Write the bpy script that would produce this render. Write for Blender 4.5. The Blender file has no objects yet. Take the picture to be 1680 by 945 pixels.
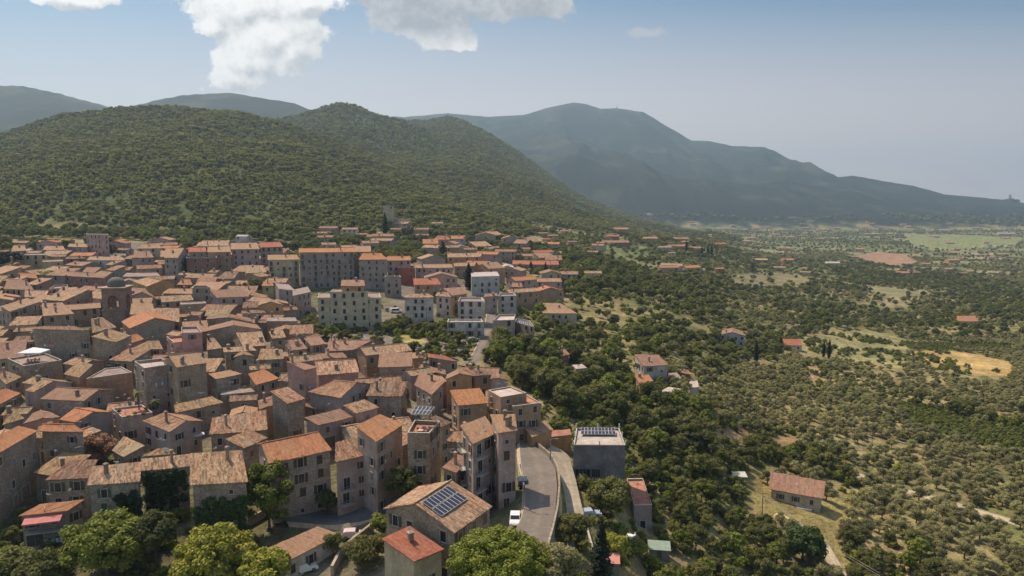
# Hill town under wooded mountains, olive valley below: everything is built in code, camera at (0, 0, CZ) looking along +Y
EXPOSURE = 0.6
SKY_STRENGTH = 0.125
SKY_TINT = (.40, .475, .495, 1)
SKY_HAZE = (7.6, 5.7, 4.9, 1)
HAZE_COL = (.50, .68, .83, 1)
HAZE_D = 0.00011
import bpy, math, random
import numpy as np

# ------------------------------------------------------------------ camera, sky, sun, exposure
R = math.radians
rnd = random.Random(7)
rs = np.random.RandomState(11)
scene = bpy.context.scene
FPX, CU, CV = 1150.0, 840.0, 472.5          # focal length and centre in photo pixels (1680 x 945)
PITCH = math.atan(139.5 / FPX)
cp, sp = math.cos(PITCH), math.sin(PITCH)
FWD = np.array([0, cp, -sp]); UP = np.array([0, sp, cp]); RT = np.array([1.0, 0, 0])
CZ = 160.0                                   # camera height above the z = 0 datum
cam_d = bpy.data.cameras.new('camera'); cam = bpy.data.objects.new('camera', cam_d)
scene.collection.objects.link(cam); scene.camera = cam
cam.location = (0, 0, CZ); cam.rotation_euler = (R(90) - PITCH, 0, 0)
cam_d.sensor_width = 36; cam_d.lens = 36 * FPX / 1680; cam_d.clip_start = 0.5; cam_d.clip_end = 60000

SUN_EL, SUN_AZ = R(56), R(-45)               # azimuth measured from +Y towards +X
sd = (math.sin(SUN_AZ) * math.cos(SUN_EL), math.cos(SUN_AZ) * math.cos(SUN_EL), math.sin(SUN_EL))
sun_d = bpy.data.lights.new('sun', 'SUN'); sun_d.energy = 3.7; sun_d.angle = R(0.5); sun_d.color = (1.0, 0.855, 0.665)
sun = bpy.data.objects.new('sun', sun_d); scene.collection.objects.link(sun)
from mathutils import Vector, Matrix
sun.rotation_euler = Vector(sd).to_track_quat('Z', 'Y').to_euler(); sun.location = (-200, 200, 500)

scene.view_settings.view_transform = 'Standard'; scene.view_settings.look = 'None'
scene.view_settings.gamma = 1.0; scene.view_settings.use_curve_mapping = False
scene.view_settings.exposure = EXPOSURE
cy = scene.cycles
cy.use_denoising = True
try: cy.denoiser = 'OPENIMAGEDENOISE'
except Exception: pass
cy.max_bounces = 5; cy.diffuse_bounces = 3; cy.glossy_bounces = 2; cy.transmission_bounces = 3; cy.transparent_max_bounces = 8; cy.volume_bounces = 0
cy.caustics_reflective = False; cy.caustics_refractive = False
cy.sample_clamp_indirect = 4.0

def ray(u, v):
    d = FWD + RT * ((u - CU) / FPX) - UP * ((v - CV) / FPX)
    return d
def proj(x, y, z):
    z = z - CZ
    d = y * cp - z * sp
    return CU + FPX * x / d, CV - FPX * (y * sp + z * cp) / d

# ------------------------------------------------------------------ node helpers
class NT:
    def __init__(s, tree): s.t = tree; s.n = tree.nodes; s.l = tree.links
    def new(s, typ, **kw):
        n = s.n.new(typ)
        for k, v in kw.items(): setattr(n, k, v)
        return n
    def put(s, sock, val):
        if val is None: return
        if isinstance(val, bpy.types.NodeSocket): s.l.new(val, sock)
        else: sock.default_value = val
    def math(s, op, a, b=None, c=None, clamp=False):
        n = s.new('ShaderNodeMath', operation=op, use_clamp=clamp)
        s.put(n.inputs[0], a); s.put(n.inputs[1], b); s.put(n.inputs[2], c)
        return n.outputs[0]
    def mix(s, f, a, b, mode='MIX', clamp=False):
        n = s.new('ShaderNodeMix', data_type='RGBA', blend_type=mode, clamp_result=clamp)
        s.put(n.inputs[0], f); s.put(n.inputs[6], a); s.put(n.inputs[7], b)
        return n.outputs[2]
    def noise(s, vec, scale, detail=3, rough=.55, out=0):
        n = s.new('ShaderNodeTexNoise'); s.put(n.inputs['Vector'], vec)
        n.inputs['Scale'].default_value = scale; n.inputs['Detail'].default_value = detail; n.inputs['Roughness'].default_value = rough
        return n.outputs[out]
    def ramp(s, f, pts, interp='LINEAR'):
        n = s.new('ShaderNodeValToRGB'); cr = n.color_ramp; cr.interpolation = interp
        while len(cr.elements) < len(pts): cr.elements.new(.5)
        for e, (p, c) in zip(cr.elements, pts): e.position = p; e.color = (*c, 1) if len(c) == 3 else c
        s.put(n.inputs[0], f); return n.outputs[0]
    def remap(s, v, a, b, c=0., d=1.):
        n = s.new('ShaderNodeMapRange'); s.put(n.inputs[0], v)
        for i, q in enumerate((a, b, c, d)): n.inputs[1 + i].default_value = q
        n.clamp = True; return n.outputs[0]
    def sstep(s, v, a, b):
        n = s.new('ShaderNodeMapRange', interpolation_type='SMOOTHSTEP'); s.put(n.inputs[0], v)
        n.inputs[1].default_value = a; n.inputs[2].default_value = b; return n.outputs[0]
    def scale(s, vec, x, y, z):
        n = s.new('ShaderNodeMapping'); s.put(n.inputs[0], vec); n.inputs['Scale'].default_value = (x, y, z); return n.outputs[0]

# ------------------------------------------------------------------ world: Nishita sky + distant cumulus
world = bpy.data.worlds.new('World'); scene.world = world; world.use_nodes = True
w = NT(world.node_tree); w.n.clear()
out = w.new('ShaderNodeOutputWorld'); bg = w.new('ShaderNodeBackground'); bg.inputs[1].default_value = SKY_STRENGTH
w.l.new(bg.outputs[0], out.inputs[0])
sky = w.new('ShaderNodeTexSky', sky_type='NISHITA'); sky.sun_disc = False
sky.sun_elevation = SUN_EL; sky.sun_rotation = SUN_AZ; sky.altitude = 400; sky.air_density = 1.0; sky.dust_density = 2.2; sky.ozone_density = 1.0
tc = w.new('ShaderNodeTexCoord')
sep = w.new('ShaderNodeSeparateXYZ'); w.l.new(tc.outputs['Generated'], sep.inputs[0])
ysafe = w.math('MAXIMUM', sep.outputs[1], 0.05)
px_ = w.math('DIVIDE', sep.outputs[0], ysafe); pz_ = w.math('DIVIDE', sep.outputs[2], ysafe)
comb = w.new('ShaderNodeCombineXYZ'); w.l.new(px_, comb.inputs[0]); w.l.new(pz_, comb.inputs[1])
def cloud_field(ells, wx, wz, wob):
    cur = None
    for (u, v, a, b) in ells:
        d = ray(u, v); cx, cz = d[0] / d[1], d[2] / d[1]
        dx = w.math('DIVIDE', w.math('SUBTRACT', wx, cx), a / FPX)
        dz = w.math('DIVIDE', w.math('SUBTRACT', wz, cz), b / FPX)
        r = w.math('SQRT', w.math('ADD', w.math('MULTIPLY', dx, dx), w.math('MULTIPLY', dz, dz)))
        f = w.math('SUBTRACT', 1.0, r)
        if cur is None: cur = f
        else: cur = w.math('SMOOTH_MAX', cur, f, 0.25)
    return cur
def cloud_density(ells, off, amp):
    wx = w.math('ADD', px_, off[0]); wz = w.math('ADD', pz_, off[1])
    cmb = w.new('ShaderNodeCombineXYZ'); w.l.new(wx, cmb.inputs[0]); w.l.new(wz, cmb.inputs[1])
    n1 = w.noise(cmb.outputs[0], 14, 12, .68)
    warp = w.new('ShaderNodeTexNoise'); w.l.new(cmb.outputs[0], warp.inputs[0]); warp.inputs['Scale'].default_value = 22; warp.inputs['Detail'].default_value = 8
    ws = w.new('ShaderNodeSeparateColor'); w.l.new(warp.outputs['Color'], ws.inputs[0])
    wx2 = w.math('ADD', wx, w.math('MULTIPLY', w.math('SUBTRACT', ws.outputs[0], .5), .05)); wz2 = w.math('ADD', wz, w.math('MULTIPLY', w.math('SUBTRACT', ws.outputs[1], .5), .05))
    f = w.math('ADD', w.math('MULTIPLY', cloud_field(ells, wx2, wz2, 0), 1.0), .16)
    return w.math('ADD', f, w.math('MULTIPLY', w.math('SUBTRACT', n1, .5), amp))
CLOUD_A = [(440, 62, 84, 46), (405, 98, 56, 32), (388, 128, 46, 24), (478, 84, 50, 34), (420, 8, 110, 40), (345, 36, 30, 22), (500, 4, 60, 18), (120, 2, 78, 16)]
CLOUD_B = [(690, 24, 85, 42), (735, 60, 48, 18), (640, 26, 40, 26), (790, 4, 110, 26), (895, 12, 40, 26), (700, -8, 110, 30)]
dA = cloud_density(CLOUD_A, (0, 0), 1.9); dA2 = cloud_density(CLOUD_A, (-.010, .014), 1.9)
dB = cloud_density(CLOUD_B, (0, 0), 1.7)
aA = w.sstep(dA, .0, .20); aB = w.sstep(dB, .0, .22)
front = w.sstep(sep.outputs[1], .1, .3)
litA = w.math('ADD', w.math('MULTIPLY', w.math('SUBTRACT', dA, dA2), 1.1), .66, clamp=True)
fine = w.noise(comb.outputs[0], 60, 5, .6)
litA = w.math('ADD', litA, w.math('MULTIPLY', w.math('SUBTRACT', fine, .5), 1.0), clamp=True)
colA = w.ramp(litA, [(0, (3.3, 3.3, 3.35)), (.4, (4.7, 4.55, 4.4)), (1, (6.6, 6.3, 6.0))])
vB = w.remap(pz_, ray(700, 78)[2] / ray(700, 78)[1], ray(700, 42)[2] / ray(700, 42)[1], 0, .85)
bn = w.noise(comb.outputs[0], 11, 6, .6)
shB = w.math('ADD', w.math('ADD', vB, w.math('MULTIPLY', w.math('SUBTRACT', bn, .5), 1.5)), w.math('MULTIPLY', w.math('SUBTRACT', fine, .5), .9), clamp=True)
colB = w.ramp(shB, [(0, (5.6, 5.3, 5.0)), (.35, (4.2, 4.1, 4.05)), (1, (2.15, 2.2, 2.35))])
lowf = w.math('MULTIPLY', w.remap(pz_, .45, .9, 1.0, 0.0), w.sstep(sep.outputs[1], 0, .3))
sky_tint = w.mix(lowf, sky.outputs[0], w.mix(1.0, sky.outputs[0], SKY_TINT, 'MULTIPLY'))
# thin high haze low over the plain (pale warm)
hz = w.remap(pz_, -.02, .27, .85, 0.0)
sky_tint = w.mix(hz, sky_tint, SKY_HAZE)
c1 = w.mix(w.math('MULTIPLY', w.math('MULTIPLY', aA, front), .93), sky_tint, colA)
c2 = w.mix(w.math('MULTIPLY', w.math('MULTIPLY', aB, front), .95), c1, colB)
faint = cloud_density([(1665, 272, 70, 34), (1590, 300, 50, 14), (1055, 54, 34, 10)], (0, 0), 1.0)
c3 = w.mix(w.math('MULTIPLY', w.math('MULTIPLY', w.sstep(faint, .0, .6), front), .35), c2, (4.4, 3.9, 3.65, 1))
w.l.new(c3, bg.inputs[0])

# ------------------------------------------------------------------ numpy noise
def _hash(ix, iy, seed):
    h = (ix.astype(np.int64) * 374761393 + iy.astype(np.int64) * 668265263 + seed * 1442695041) & 0xffffffff
    h = ((h ^ (h >> 13)) * 1274126177) & 0xffffffff
    return ((h ^ (h >> 16)) & 0xffff) / 65535.0
def vnoise(x, y, seed=0):
    ix, iy = np.floor(x), np.floor(y); fx, fy = x - ix, y - iy
    fx = fx * fx * (3 - 2 * fx); fy = fy * fy * (3 - 2 * fy)
    a, b = _hash(ix, iy, seed), _hash(ix + 1, iy, seed); c, d = _hash(ix, iy + 1, seed), _hash(ix + 1, iy + 1, seed)
    return (a * (1 - fx) + b * fx) * (1 - fy) + (c * (1 - fx) + d * fx) * fy
def fbm(x, y, oct=4, seed=0, ridged=False):
    s = 0; a = .5; tot = 0
    for i in range(oct):
        n = vnoise(x, y, seed + i * 17)
        if ridged: n = 1 - abs(2 * n - 1)
        s = s + a * n; tot += a; a *= .5; x = x * 2.03 + 3.1; y = y * 2.03 - 1.7
    return s / tot
def sst(x, a, b):
    t = np.clip((x - a) / (b - a), 0, 1); return t * t * (3 - 2 * t)

# ------------------------------------------------------------------ terrain heights
def t_of_u(u, vratio=-.1): return (u - CU) / FPX * (cp - vratio * sp)
COLS = [
 (-200, [(40,-66),(100,-66),(115,-62),(170,-55),(230,-49),(290,-45),(350,-40),(420,-33),(480,-27),(560,-22),(900,-10),(14000,0)]),
 (0,    [(40,-65),(100,-64),(115,-61),(170,-54),(230,-48),(290,-45),(350,-40),(420,-33),(480,-27),(560,-22),(900,-10),(14000,0)]),
 (300,  [(40,-64),(100,-64),(115,-61),(170,-54),(230,-48),(290,-46),(350,-42),(420,-34),(480,-28),(560,-24),(900,-12),(14000,0)]),
 (550,  [(40,-64),(90,-64),(115,-61),(140,-59),(170,-55),(230,-49),(276,-47),(345,-43),(420,-36),(500,-32),(650,-28),(14000,-20)]),
 (780,  [(40,-60),(90,-59),(115,-57),(150,-55),(200,-52),(260,-50),(330,-48),(420,-42),(520,-38),(700,-32),(900,-25),(2000,-60),(14000,-120)]),
 (880,  [(40,-56),(90,-53),(115,-52.5),(140,-53.5),(170,-55.5),(230,-56),(300,-54),(400,-49),(500,-45),(700,-40),(900,-36),(1300,-40),(2500,-90),(14000,-140)]),
 (960,  [(40,-60),(90,-59),(130,-59),(170,-61),(240,-60),(320,-58),(450,-54),(600,-50),(800,-46),(1100,-45),(1500,-60),(2500,-100),(14000,-140)]),
 (1080, [(40,-72),(100,-72),(150,-70),(190,-68),(240,-62),(300,-62),(430,-63),(640,-65),(850,-64),(1100,-63),(1500,-75),(2500,-112),(5000,-138),(14000,-150)]),
 (1300, [(40,-78),(100,-80),(180,-80),(240,-82),(330,-85),(450,-88),(600,-91),(850,-96),(1200,-104),(2000,-118),(3200,-130),(5000,-140),(14000,-150)]),
 (1500, [(40,-84),(100,-84),(160,-84),(270,-88),(400,-94),(520,-99),(720,-105),(1100,-112),(1550,-117),(2100,-122),(3200,-130),(5000,-140),(14000,-150)]),
 (1720, [(40,-86),(100,-86),(160,-86),(270,-90),(400,-96),(520,-101),(720,-107),(1100,-114),(1550,-119),(2100,-124),(3200,-131),(5000,-140),(14000,-150)])]
def smoothpts(lo, n=360):
    lg = np.linspace(math.log(40), math.log(14000), n)
    z = np.interp(lg, [math.log(a) for a, b in lo], [b for a, b in lo])
    k = np.hanning(15); k /= k.sum(); zp = np.pad(z, 7, mode='edge'); return lg, np.convolve(zp, k, 'valid')
_tc = np.array([t_of_u(u) for u, _ in COLS]); _lg = None; _tab = []
for u, lo in COLS:
    _lg, z = smoothpts(lo); _tab.append(z)
_tab = np.array(_tab)
def base_h(x, y):
    yy = np.maximum(y, 60.0); t = np.clip(x / yy, _tc[0], _tc[-1]); l = np.clip(np.log(np.maximum(y, 40.)), _lg[0], _lg[-1])
    i = np.clip(np.searchsorted(_tc, t) - 1, 0, len(_tc) - 2); f = (t - _tc[i]) / (_tc[i + 1] - _tc[i]); f = f * f * (3 - 2 * f) * .5 + f * .5
    jf = (l - _lg[0]) / (_lg[1] - _lg[0]); j = np.clip(jf.astype(int), 0, len(_lg) - 2); g = jf - j
    return ((_tab[i, j] * (1 - g) + _tab[i, j + 1] * g) * (1 - f) + (_tab[i + 1, j] * (1 - g) + _tab[i + 1, j + 1] * g) * f)
LAYERS = [  # crest distance, foot distance, back width, noise amplitude, skyline in photo pixels
 (1250, 540, 700, 16, [(-300,262),(0,222),(60,203),(100,190),(200,179),(300,178),(400,189),(480,207),(560,236),(640,272),(720,310),(800,352),(880,400)]),
 (2000, 900, 900, 22, [(300,260),(400,215),(440,201),(500,188),(540,175),(560,172),(580,174),(620,191),(660,199),(700,215),(760,250),(820,285),(880,325),(940,352),(1000,385)]),
 (2600, 900, 1000, 26, [(540,230),(620,201),(700,199),(735,192),(760,199),(800,219),(850,250),(900,287),(960,327),(1010,347),(1060,362),(1120,378),(1200,392)]),
 (3900, 2000, 1500, 60, [(-300,170),(-100,155),(0,140),(40,141),(100,154),(190,178),(225,172),(260,163),(300,156),(340,153),(380,152),(440,162),(480,168),(512,181),(560,200),(620,225)]),
 (6600, 3400, 3000, 120.5, [(500,230),(600,203),(670,191),(735,186),(800,191),(860,188),(900,176),(940,168),(960,170),(985,178),(1010,177),(1055,183),(1100,210),(1135,230),(1165,231),(1200,239),(1255,241),(1290,258),(1330,280),(1400,330)]),
 (5200, 3300, 2000, 60, [(1100,330),(1200,285),(1290,268),(1330,282),(1365,291),(1400,288),(1450,297),(1500,305),(1550,319),(1600,323),(1640,327),(1680,333),(1800,342),(1950,350)]),
]
def crest_tables():
    res = []
    for (Rc, Y0, W, amp, pts) in LAYERS:
        ts, zs = [], []
        for u, v in pts:
            d = ray(u, v); s = Rc / d[1]; ts.append(d[0] * s / Rc); zs.append(d[2] * s)
        res.append((np.array(ts), np.array(zs)))
    return res
CREST = crest_tables()
def full_h(x, y):
    b = base_h(x, y); h = b.copy(); lay = np.zeros(h.shape, int)
    yy = np.maximum(y, 60.)
    for k, ((Rc, Y0, W, amp, pts), (ts, zs)) in enumerate(zip(LAYERS, CREST)):
        t = x / yy
        zc = np.interp(t, ts, zs)
        edge = sst(t, ts[0] - .05, ts[0] + .03) if k > 0 else np.ones_like(t)
        edge = edge * (1 - sst(t, ts[-1] - .02, ts[-1] + .06))
        s = np.clip((y - Y0) / (Rc - Y0), 0, 1)
        S = s ** .95 * (1 - .12 * np.sin(math.pi * s))
        back = np.clip((y - Rc) / W, 0, 1)
        sc = {16: 190, 22: 260, 26: 330, 60: 620, 120.5: 1500}[amp]; amp = 300 if amp == 120.5 else amp
        nz = (fbm(x / sc, y / (sc * 1.6), 5, 31 + k, True) - .5) * 2
        n2 = (fbm(x / 40, y / 40, 3, 77 + k) - .5)
        z = b + np.maximum(zc - b, 0) * S * (1 - back ** 1.5) + edge * (nz * amp * 4 * s * (1 - s) * (s > 0) + n2 * 6 * s * (1 - s ** 3))
        z = b + (z - b) * edge
        m = z > h; h = np.where(m, z, h); lay = np.where(m & (z - b > 4), k + 1, lay)
    far = sst(y, 120, 500)
    h = h + (fbm(x / 60, y / 60, 3, 5) - .5) * 5 * far + (fbm(x / 14, y / 14, 2, 9) - .5) * .5
    return h, lay
# fine lookup grid (also the terrain mesh): polar-like rows of constant radius
NTH, NR = 820, 760
th_f = np.linspace(-R(50), R(50), NTH)
rr = np.exp(np.linspace(math.log(38), math.log(13500), NR))
def grid_for(th):
    T, RR_ = np.meshgrid(th, rr); X = RR_ * np.sin(T); Y = RR_ * np.cos(T); return X, Y
GX, GY = grid_for(th_f)
GH, GL = full_h(GX, GY)
_lr0, _dlr = math.log(rr[0]), math.log(rr[1]) - math.log(rr[0]); _th0, _dth = th_f[0], th_f[1] - th_f[0]
def G(x, y):
    x = np.asarray(x, float); y = np.asarray(y, float)
    r = np.hypot(x, y); th = np.arctan2(x, y)
    a = np.clip((np.log(np.maximum(r, rr[0])) - _lr0) / _dlr, 0, NR - 1.001); c = np.clip((th - _th0) / _dth, 0, NTH - 1.001)
    i = a.astype(int); j = c.astype(int); f = a - i; g = c - j
    return (GH[i, j] * (1 - f) + GH[i + 1, j] * f) * (1 - g) + (GH[i, j + 1] * (1 - f) + GH[i + 1, j + 1] * f) * g
def Gz(x, y): return float(G(x, y)) + CZ
_ys = np.exp(np.linspace(math.log(50), math.log(9000), 1500))
def hit(u, v, h=0.0):
    """where the line of sight through a photo pixel meets the terrain raised by h"""
    d = ray(u, v); s = _ys / d[1]; x = d[0] * s; z = d[2] * s
    g = G(x, _ys) + h - z
    k = np.argmax(g > 0)
    if k == 0: k = 1 if g[0] > 0 else len(_ys) - 1
    y0, y1 = _ys[k - 1], _ys[k]; g0, g1 = g[k - 1], g[k]
    yy = y0 + (y1 - y0) * (0 - g0) / (g1 - g0 + 1e-9); s = yy / d[1]
    return np.array([d[0] * s, yy, d[2] * s + CZ])
def at_z(u, v, z):
    d = ray(u, v); s = (z - CZ) / d[2]; return np.array([d[0] * s, d[1] * s, z])
# ------------------------------------------------------------------ materials
def mat(name, rough=.85, spec=.2):
    m = bpy.data.materials.new(name); m.use_nodes = True
    t = NT(m.node_tree); b = m.node_tree.nodes['Principled BSDF']
    b.inputs['Roughness'].default_value = rough; b.inputs['Specular IOR Level'].default_value = spec
    return m, t, b
def bump(t, b, h, strength, dist):
    n = t.new('ShaderNodeBump'); n.inputs['Strength'].default_value = strength; n.inputs['Distance'].default_value = dist
    t.put(n.inputs['Height'], h); t.l.new(n.outputs[0], b.inputs['Normal'])
def plain(name, col, rough=.8, spec=.2, metal=0, var=.25, sc=1.5):
    m, t, b = mat(name, rough, spec); b.inputs['Metallic'].default_value = metal
    tc_ = t.new('ShaderNodeTexCoord')
    n = t.noise(tc_.outputs['Object'], sc, 4)
    f = t.remap(n, .25, .75, 1 - var, 1 + var)
    t.put(b.inputs['Base Color'], t.mix(1.0, (*col, 1), f, 'MULTIPLY')); return m
def objcol(t):
    o = t.new('ShaderNodeObjectInfo'); return o
# stucco / stone walls: colour comes from the object
def wall_mat(name, stone):
    m, t, b = mat(name, .92, .1)
    o = objcol(t); tc_ = t.new('ShaderNodeTexCoord'); P = tc_.outputs['Object']
    base = o.outputs['Color']
    big = t.noise(P, .35, 4, .6); mid = t.noise(t.scale(P, 1, 1, .25), 1.6, 4, .65); fine_ = t.noise(P, 7, 3, .7)
    c = t.mix(t.remap(big, .35, .65), base, t.mix(1.0, base, (.72, .68, .64, 1), 'MULTIPLY'))
    c = t.mix(t.remap(mid, .5, .75, 0, .55), c, t.mix(1.0, base, (.5, .47, .42, 1), 'MULTIPLY'))
    c = t.mix(t.remap(mid, .25, .42, .4, 0), c, t.mix(1.0, base, (1.25, 1.2, 1.1, 1), 'MULTIPLY'))
    c = t.mix(1.0, c, t.remap(fine_, .2, .8, .75, 1.25), 'MULTIPLY')
    pn = t.noise(P, .8, 5, .7); pr = t.math('MULTIPLY', t.sstep(pn, .56, .60), .6 if not stone else .35)
    c = t.mix(pr, c, (.30, .235, .175, 1)); pn2 = t.noise(P, .55, 4, .7, 0)
    c = t.mix(t.math('MULTIPLY', t.sstep(pn2, .40, .36), .5), c, t.mix(1.0, base, (1.35, 1.25, 1.1, 1), 'MULTIPLY'))
    if stone:
        v = t.new('ShaderNodeTexVoronoi'); t.put(v.inputs['Vector'], t.scale(P, 1, 1, 1.6)); v.inputs['Scale'].default_value = 3.6
        hs = t.new('ShaderNodeSeparateColor'); t.l.new(v.outputs['Color'], hs.inputs[0])
        c = t.mix(1.0, c, t.remap(hs.outputs[0], 0, 1, .72, 1.28), 'MULTIPLY')
        bump(t, b, v.outputs['Distance'], .6, .15)
    else: bump(t, b, t.math('ADD', mid, fine_), .5, .08)
    t.put(b.inputs['Base Color'], c); return m
M_STUCCO = wall_mat('stucco_wall', False); M_STONE = wall_mat('rubble_stone_wall', True)
def tile_mat(name, old):
    m, t, b = mat(name, .85, .15)
    o = objcol(t); uv = t.new('ShaderNodeTexCoord').outputs['UV']; s = t.new('ShaderNodeSeparateXYZ'); t.l.new(uv, s.inputs[0])
    base = o.outputs['Color']
    cu_ = t.math('FLOOR', t.math('DIVIDE', s.outputs[0], .24)); cv_ = t.math('FLOOR', t.math('DIVIDE', s.outputs[1], .45))
    cb = t.new('ShaderNodeCombineXYZ'); t.put(cb.inputs[0], cu_); t.put(cb.inputs[1], cv_); t.put(cb.inputs[2], o.outputs['Random'])
    wn = t.new('ShaderNodeTexWhiteNoise'); t.l.new(cb.outputs[0], wn.inputs[0])
    tile = wn.outputs['Value']
    cu3 = t.math('FLOOR', t.math('DIVIDE', s.outputs[0], .42)); cv3 = t.math('FLOOR', t.math('DIVIDE', t.math('ADD', s.outputs[1], t.math('MULTIPLY', cu3, .37)), 1.9))
    cb3 = t.new('ShaderNodeCombineXYZ'); t.put(cb3.inputs[0], cu3); t.put(cb3.inputs[1], cv3)
    wn3 = t.new('ShaderNodeTexWhiteNoise'); t.l.new(cb3.outputs[0], wn3.inputs[0])
    cb2 = t.new('ShaderNodeCombineXYZ'); t.put(cb2.inputs[0], t.math('MULTIPLY', s.outputs[0], 2.3)); t.put(cb2.inputs[1], t.math('MULTIPLY', s.outputs[1], .45)); t.put(cb2.inputs[2], t.math('MULTIPLY', o.outputs['Random'], 40))
    streak = t.noise(cb2.outputs[0], 1.0, 5, .7); patch = t.noise(cb2.outputs[0], .22, 3, .6); patch2 = t.noise(cb2.outputs[0], .5, 4, .65)
    a = .85 if old else .35
    c = t.mix(1.0, base, t.remap(tile, 0, 1, 1 - a * .55, 1 + a * .55), 'MULTIPLY')
    c = t.mix(1.0, c, t.remap(wn3.outputs['Value'], 0, 1, 1 - a * .42, 1 + a * .42), 'MULTIPLY')
    c = t.mix(t.remap(wn3.outputs['Value'], .8, .95, 0, a * .6), c, (.50, .23, .12, 1))
    c = t.mix(t.remap(streak, .55, .72, 0, a), c, (.53, .42, .27, 1) if old else (.52, .30, .17, 1))
    c = t.mix(t.remap(streak, .30, .44, a, 0), c, (.10, .075, .055, 1) if old else (.25, .12, .07, 1))
    c = t.mix(t.remap(patch, .5, .68, 0, .6 * a), c, (.34, .28, .19, 1))
    c = t.mix(t.remap(patch2, .62, .75, 0, .5 * a), c, (.25, .24, .10, 1))
    c = t.mix(t.remap(patch, .3, .45, .5 * a, 0), c, (.46, .22, .13, 1))
    t.put(b.inputs['Base Color'], c)
    h = t.math('SINE', t.math('MULTIPLY', s.outputs[0], 2 * math.pi / .24)); st = t.math('FRACT', t.math('DIVIDE', s.outputs[1], .45))
    bump(t, b, t.math('ADD', h, t.math('ADD', t.math('MULTIPLY', st, .6), t.math('MULTIPLY', tile, .8))), .8, .06)
    return m
M_TILE_OLD = tile_mat('weathered_roof_tiles', True); M_TILE_NEW = tile_mat('newer_roof_tiles', False)
def obj_mat(name, rough=.8, spec=.2, var=.2, sc=1.2):
    m, t, b = mat(name, rough, spec); o = objcol(t); tc_ = t.new('ShaderNodeTexCoord')
    n = t.noise(tc_.outputs['Object'], sc, 5, .65)
    t.put(b.inputs['Base Color'], t.mix(1.0, o.outputs['Color'], t.remap(n, .25, .75, 1 - var, 1 + var), 'MULTIPLY')); return m
M_PAINT = obj_mat('painted_surface'); M_FLOOR = obj_mat('terrace_floor', .9, .1, .35, .6)
M_CARP = obj_mat('car_paint', .25, .5, .04)
M_GLASS = plain('window_glass', (.02, .022, .025), .15, .6, var=.4)
M_FRAME = plain('window_frame', (.10, .075, .055), .7)
M_SILL = plain('stone_sill', (.40, .36, .30), .9)
M_METAL = plain('grey_metal', (.25, .25, .25), .5, .4, .5)
M_DARK = plain('dark_rubber', (.02, .02, .02), .8)
M_WHITE = plain('white_fabric', (.75, .73, .70), .8, var=.1)
M_PV = None
def pv_mat():
    m, t, b = mat('solar_cells', .25, .5); uv = t.new('ShaderNodeTexCoord').outputs['UV']
    br = t.new('ShaderNodeTexBrick'); t.put(br.inputs[0], uv); br.offset = 0; br.inputs['Scale'].default_value = 6
    br.inputs['Color1'].default_value = (.010, .014, .035, 1); br.inputs['Color2'].default_value = (.014, .018, .045, 1); br.inputs['Mortar'].default_value = (.05, .055, .07, 1); br.inputs['Mortar Size'].default_value = .015
    t.put(b.inputs['Base Color'], br.outputs[0]); return m
M_PV = pv_mat()
def leaf_mat(name, col, col2, trans=.25, hv=.35, rough=.7):
    m = bpy.data.materials.new(name); m.use_nodes = True; t = NT(m.node_tree); b = t.n['Principled BSDF']; o_ = t.n['Material Output']
    b.inputs['Roughness'].default_value = rough; b.inputs['Specular IOR Level'].default_value = .25
    oi = objcol(t); geo = t.new('ShaderNodeNewGeometry'); tc_ = t.new('ShaderNodeTexCoord')
    n = t.noise(tc_.outputs['Object'], .55, 2); pr = t.noise(tc_.outputs['Object'], 3.0, 2)
    f = t.math('ADD', t.math('MULTIPLY', oi.outputs['Random'], .55), t.math('MULTIPLY', t.remap(n, .3, .7), .45))
    c = t.mix(f, (*col, 1), (*col2, 1))
    c = t.mix(1.0, c, t.remap(pr, .25, .75, 1 - hv, 1 + hv), 'MULTIPLY')
    r2 = t.math('FRACT', t.math('MULTIPLY', oi.outputs['Random'], 7.31))
    c = t.mix(1.0, c, t.remap(r2, 0, 1, .72, 1.28), 'MULTIPLY')
    t.put(b.inputs['Base Color'], c)
    tr = t.new('ShaderNodeBsdfTranslucent'); t.put(tr.inputs[0], t.mix(1.0, c, (1.1, 1.25, .7, 1), 'MULTIPLY'))
    ms = t.new('ShaderNodeMixShader'); ms.inputs[0].default_value = trans
    t.l.new(b.outputs[0], ms.inputs[1]); t.l.new(tr.outputs[0], ms.inputs[2]); t.l.new(ms.outputs[0], o_.inputs[0]); return m
L_BROAD = leaf_mat('broadleaf_foliage', (.088, .098, .028), (.205, .185, .058), .42)
L_BRIGHT = leaf_mat('fresh_green_foliage', (.125, .150, .020), (.20, .205, .030))
L_YEL = leaf_mat('yellow_green_foliage', (.24, .24, .03), (.33, .29, .045))
L_OLIVE = leaf_mat('olive_foliage', (.245, .218, .10), (.345, .300, .15), .45)
L_DARK = leaf_mat('cypress_foliage', (.010, .016, .007), (.018, .026, .010), .05)
L_FOREST = leaf_mat('forest_foliage', (.150, .148, .052), (.285, .252, .095), .48, .34)
L_IVY = leaf_mat('ivy_foliage', (.035, .055, .015), (.06, .085, .02))
L_DEAD = leaf_mat('dry_brown_foliage', (.20, .09, .05), (.25, .13, .07), .1)
M_BARK = plain('bark', (.10, .075, .05), .95)

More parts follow.
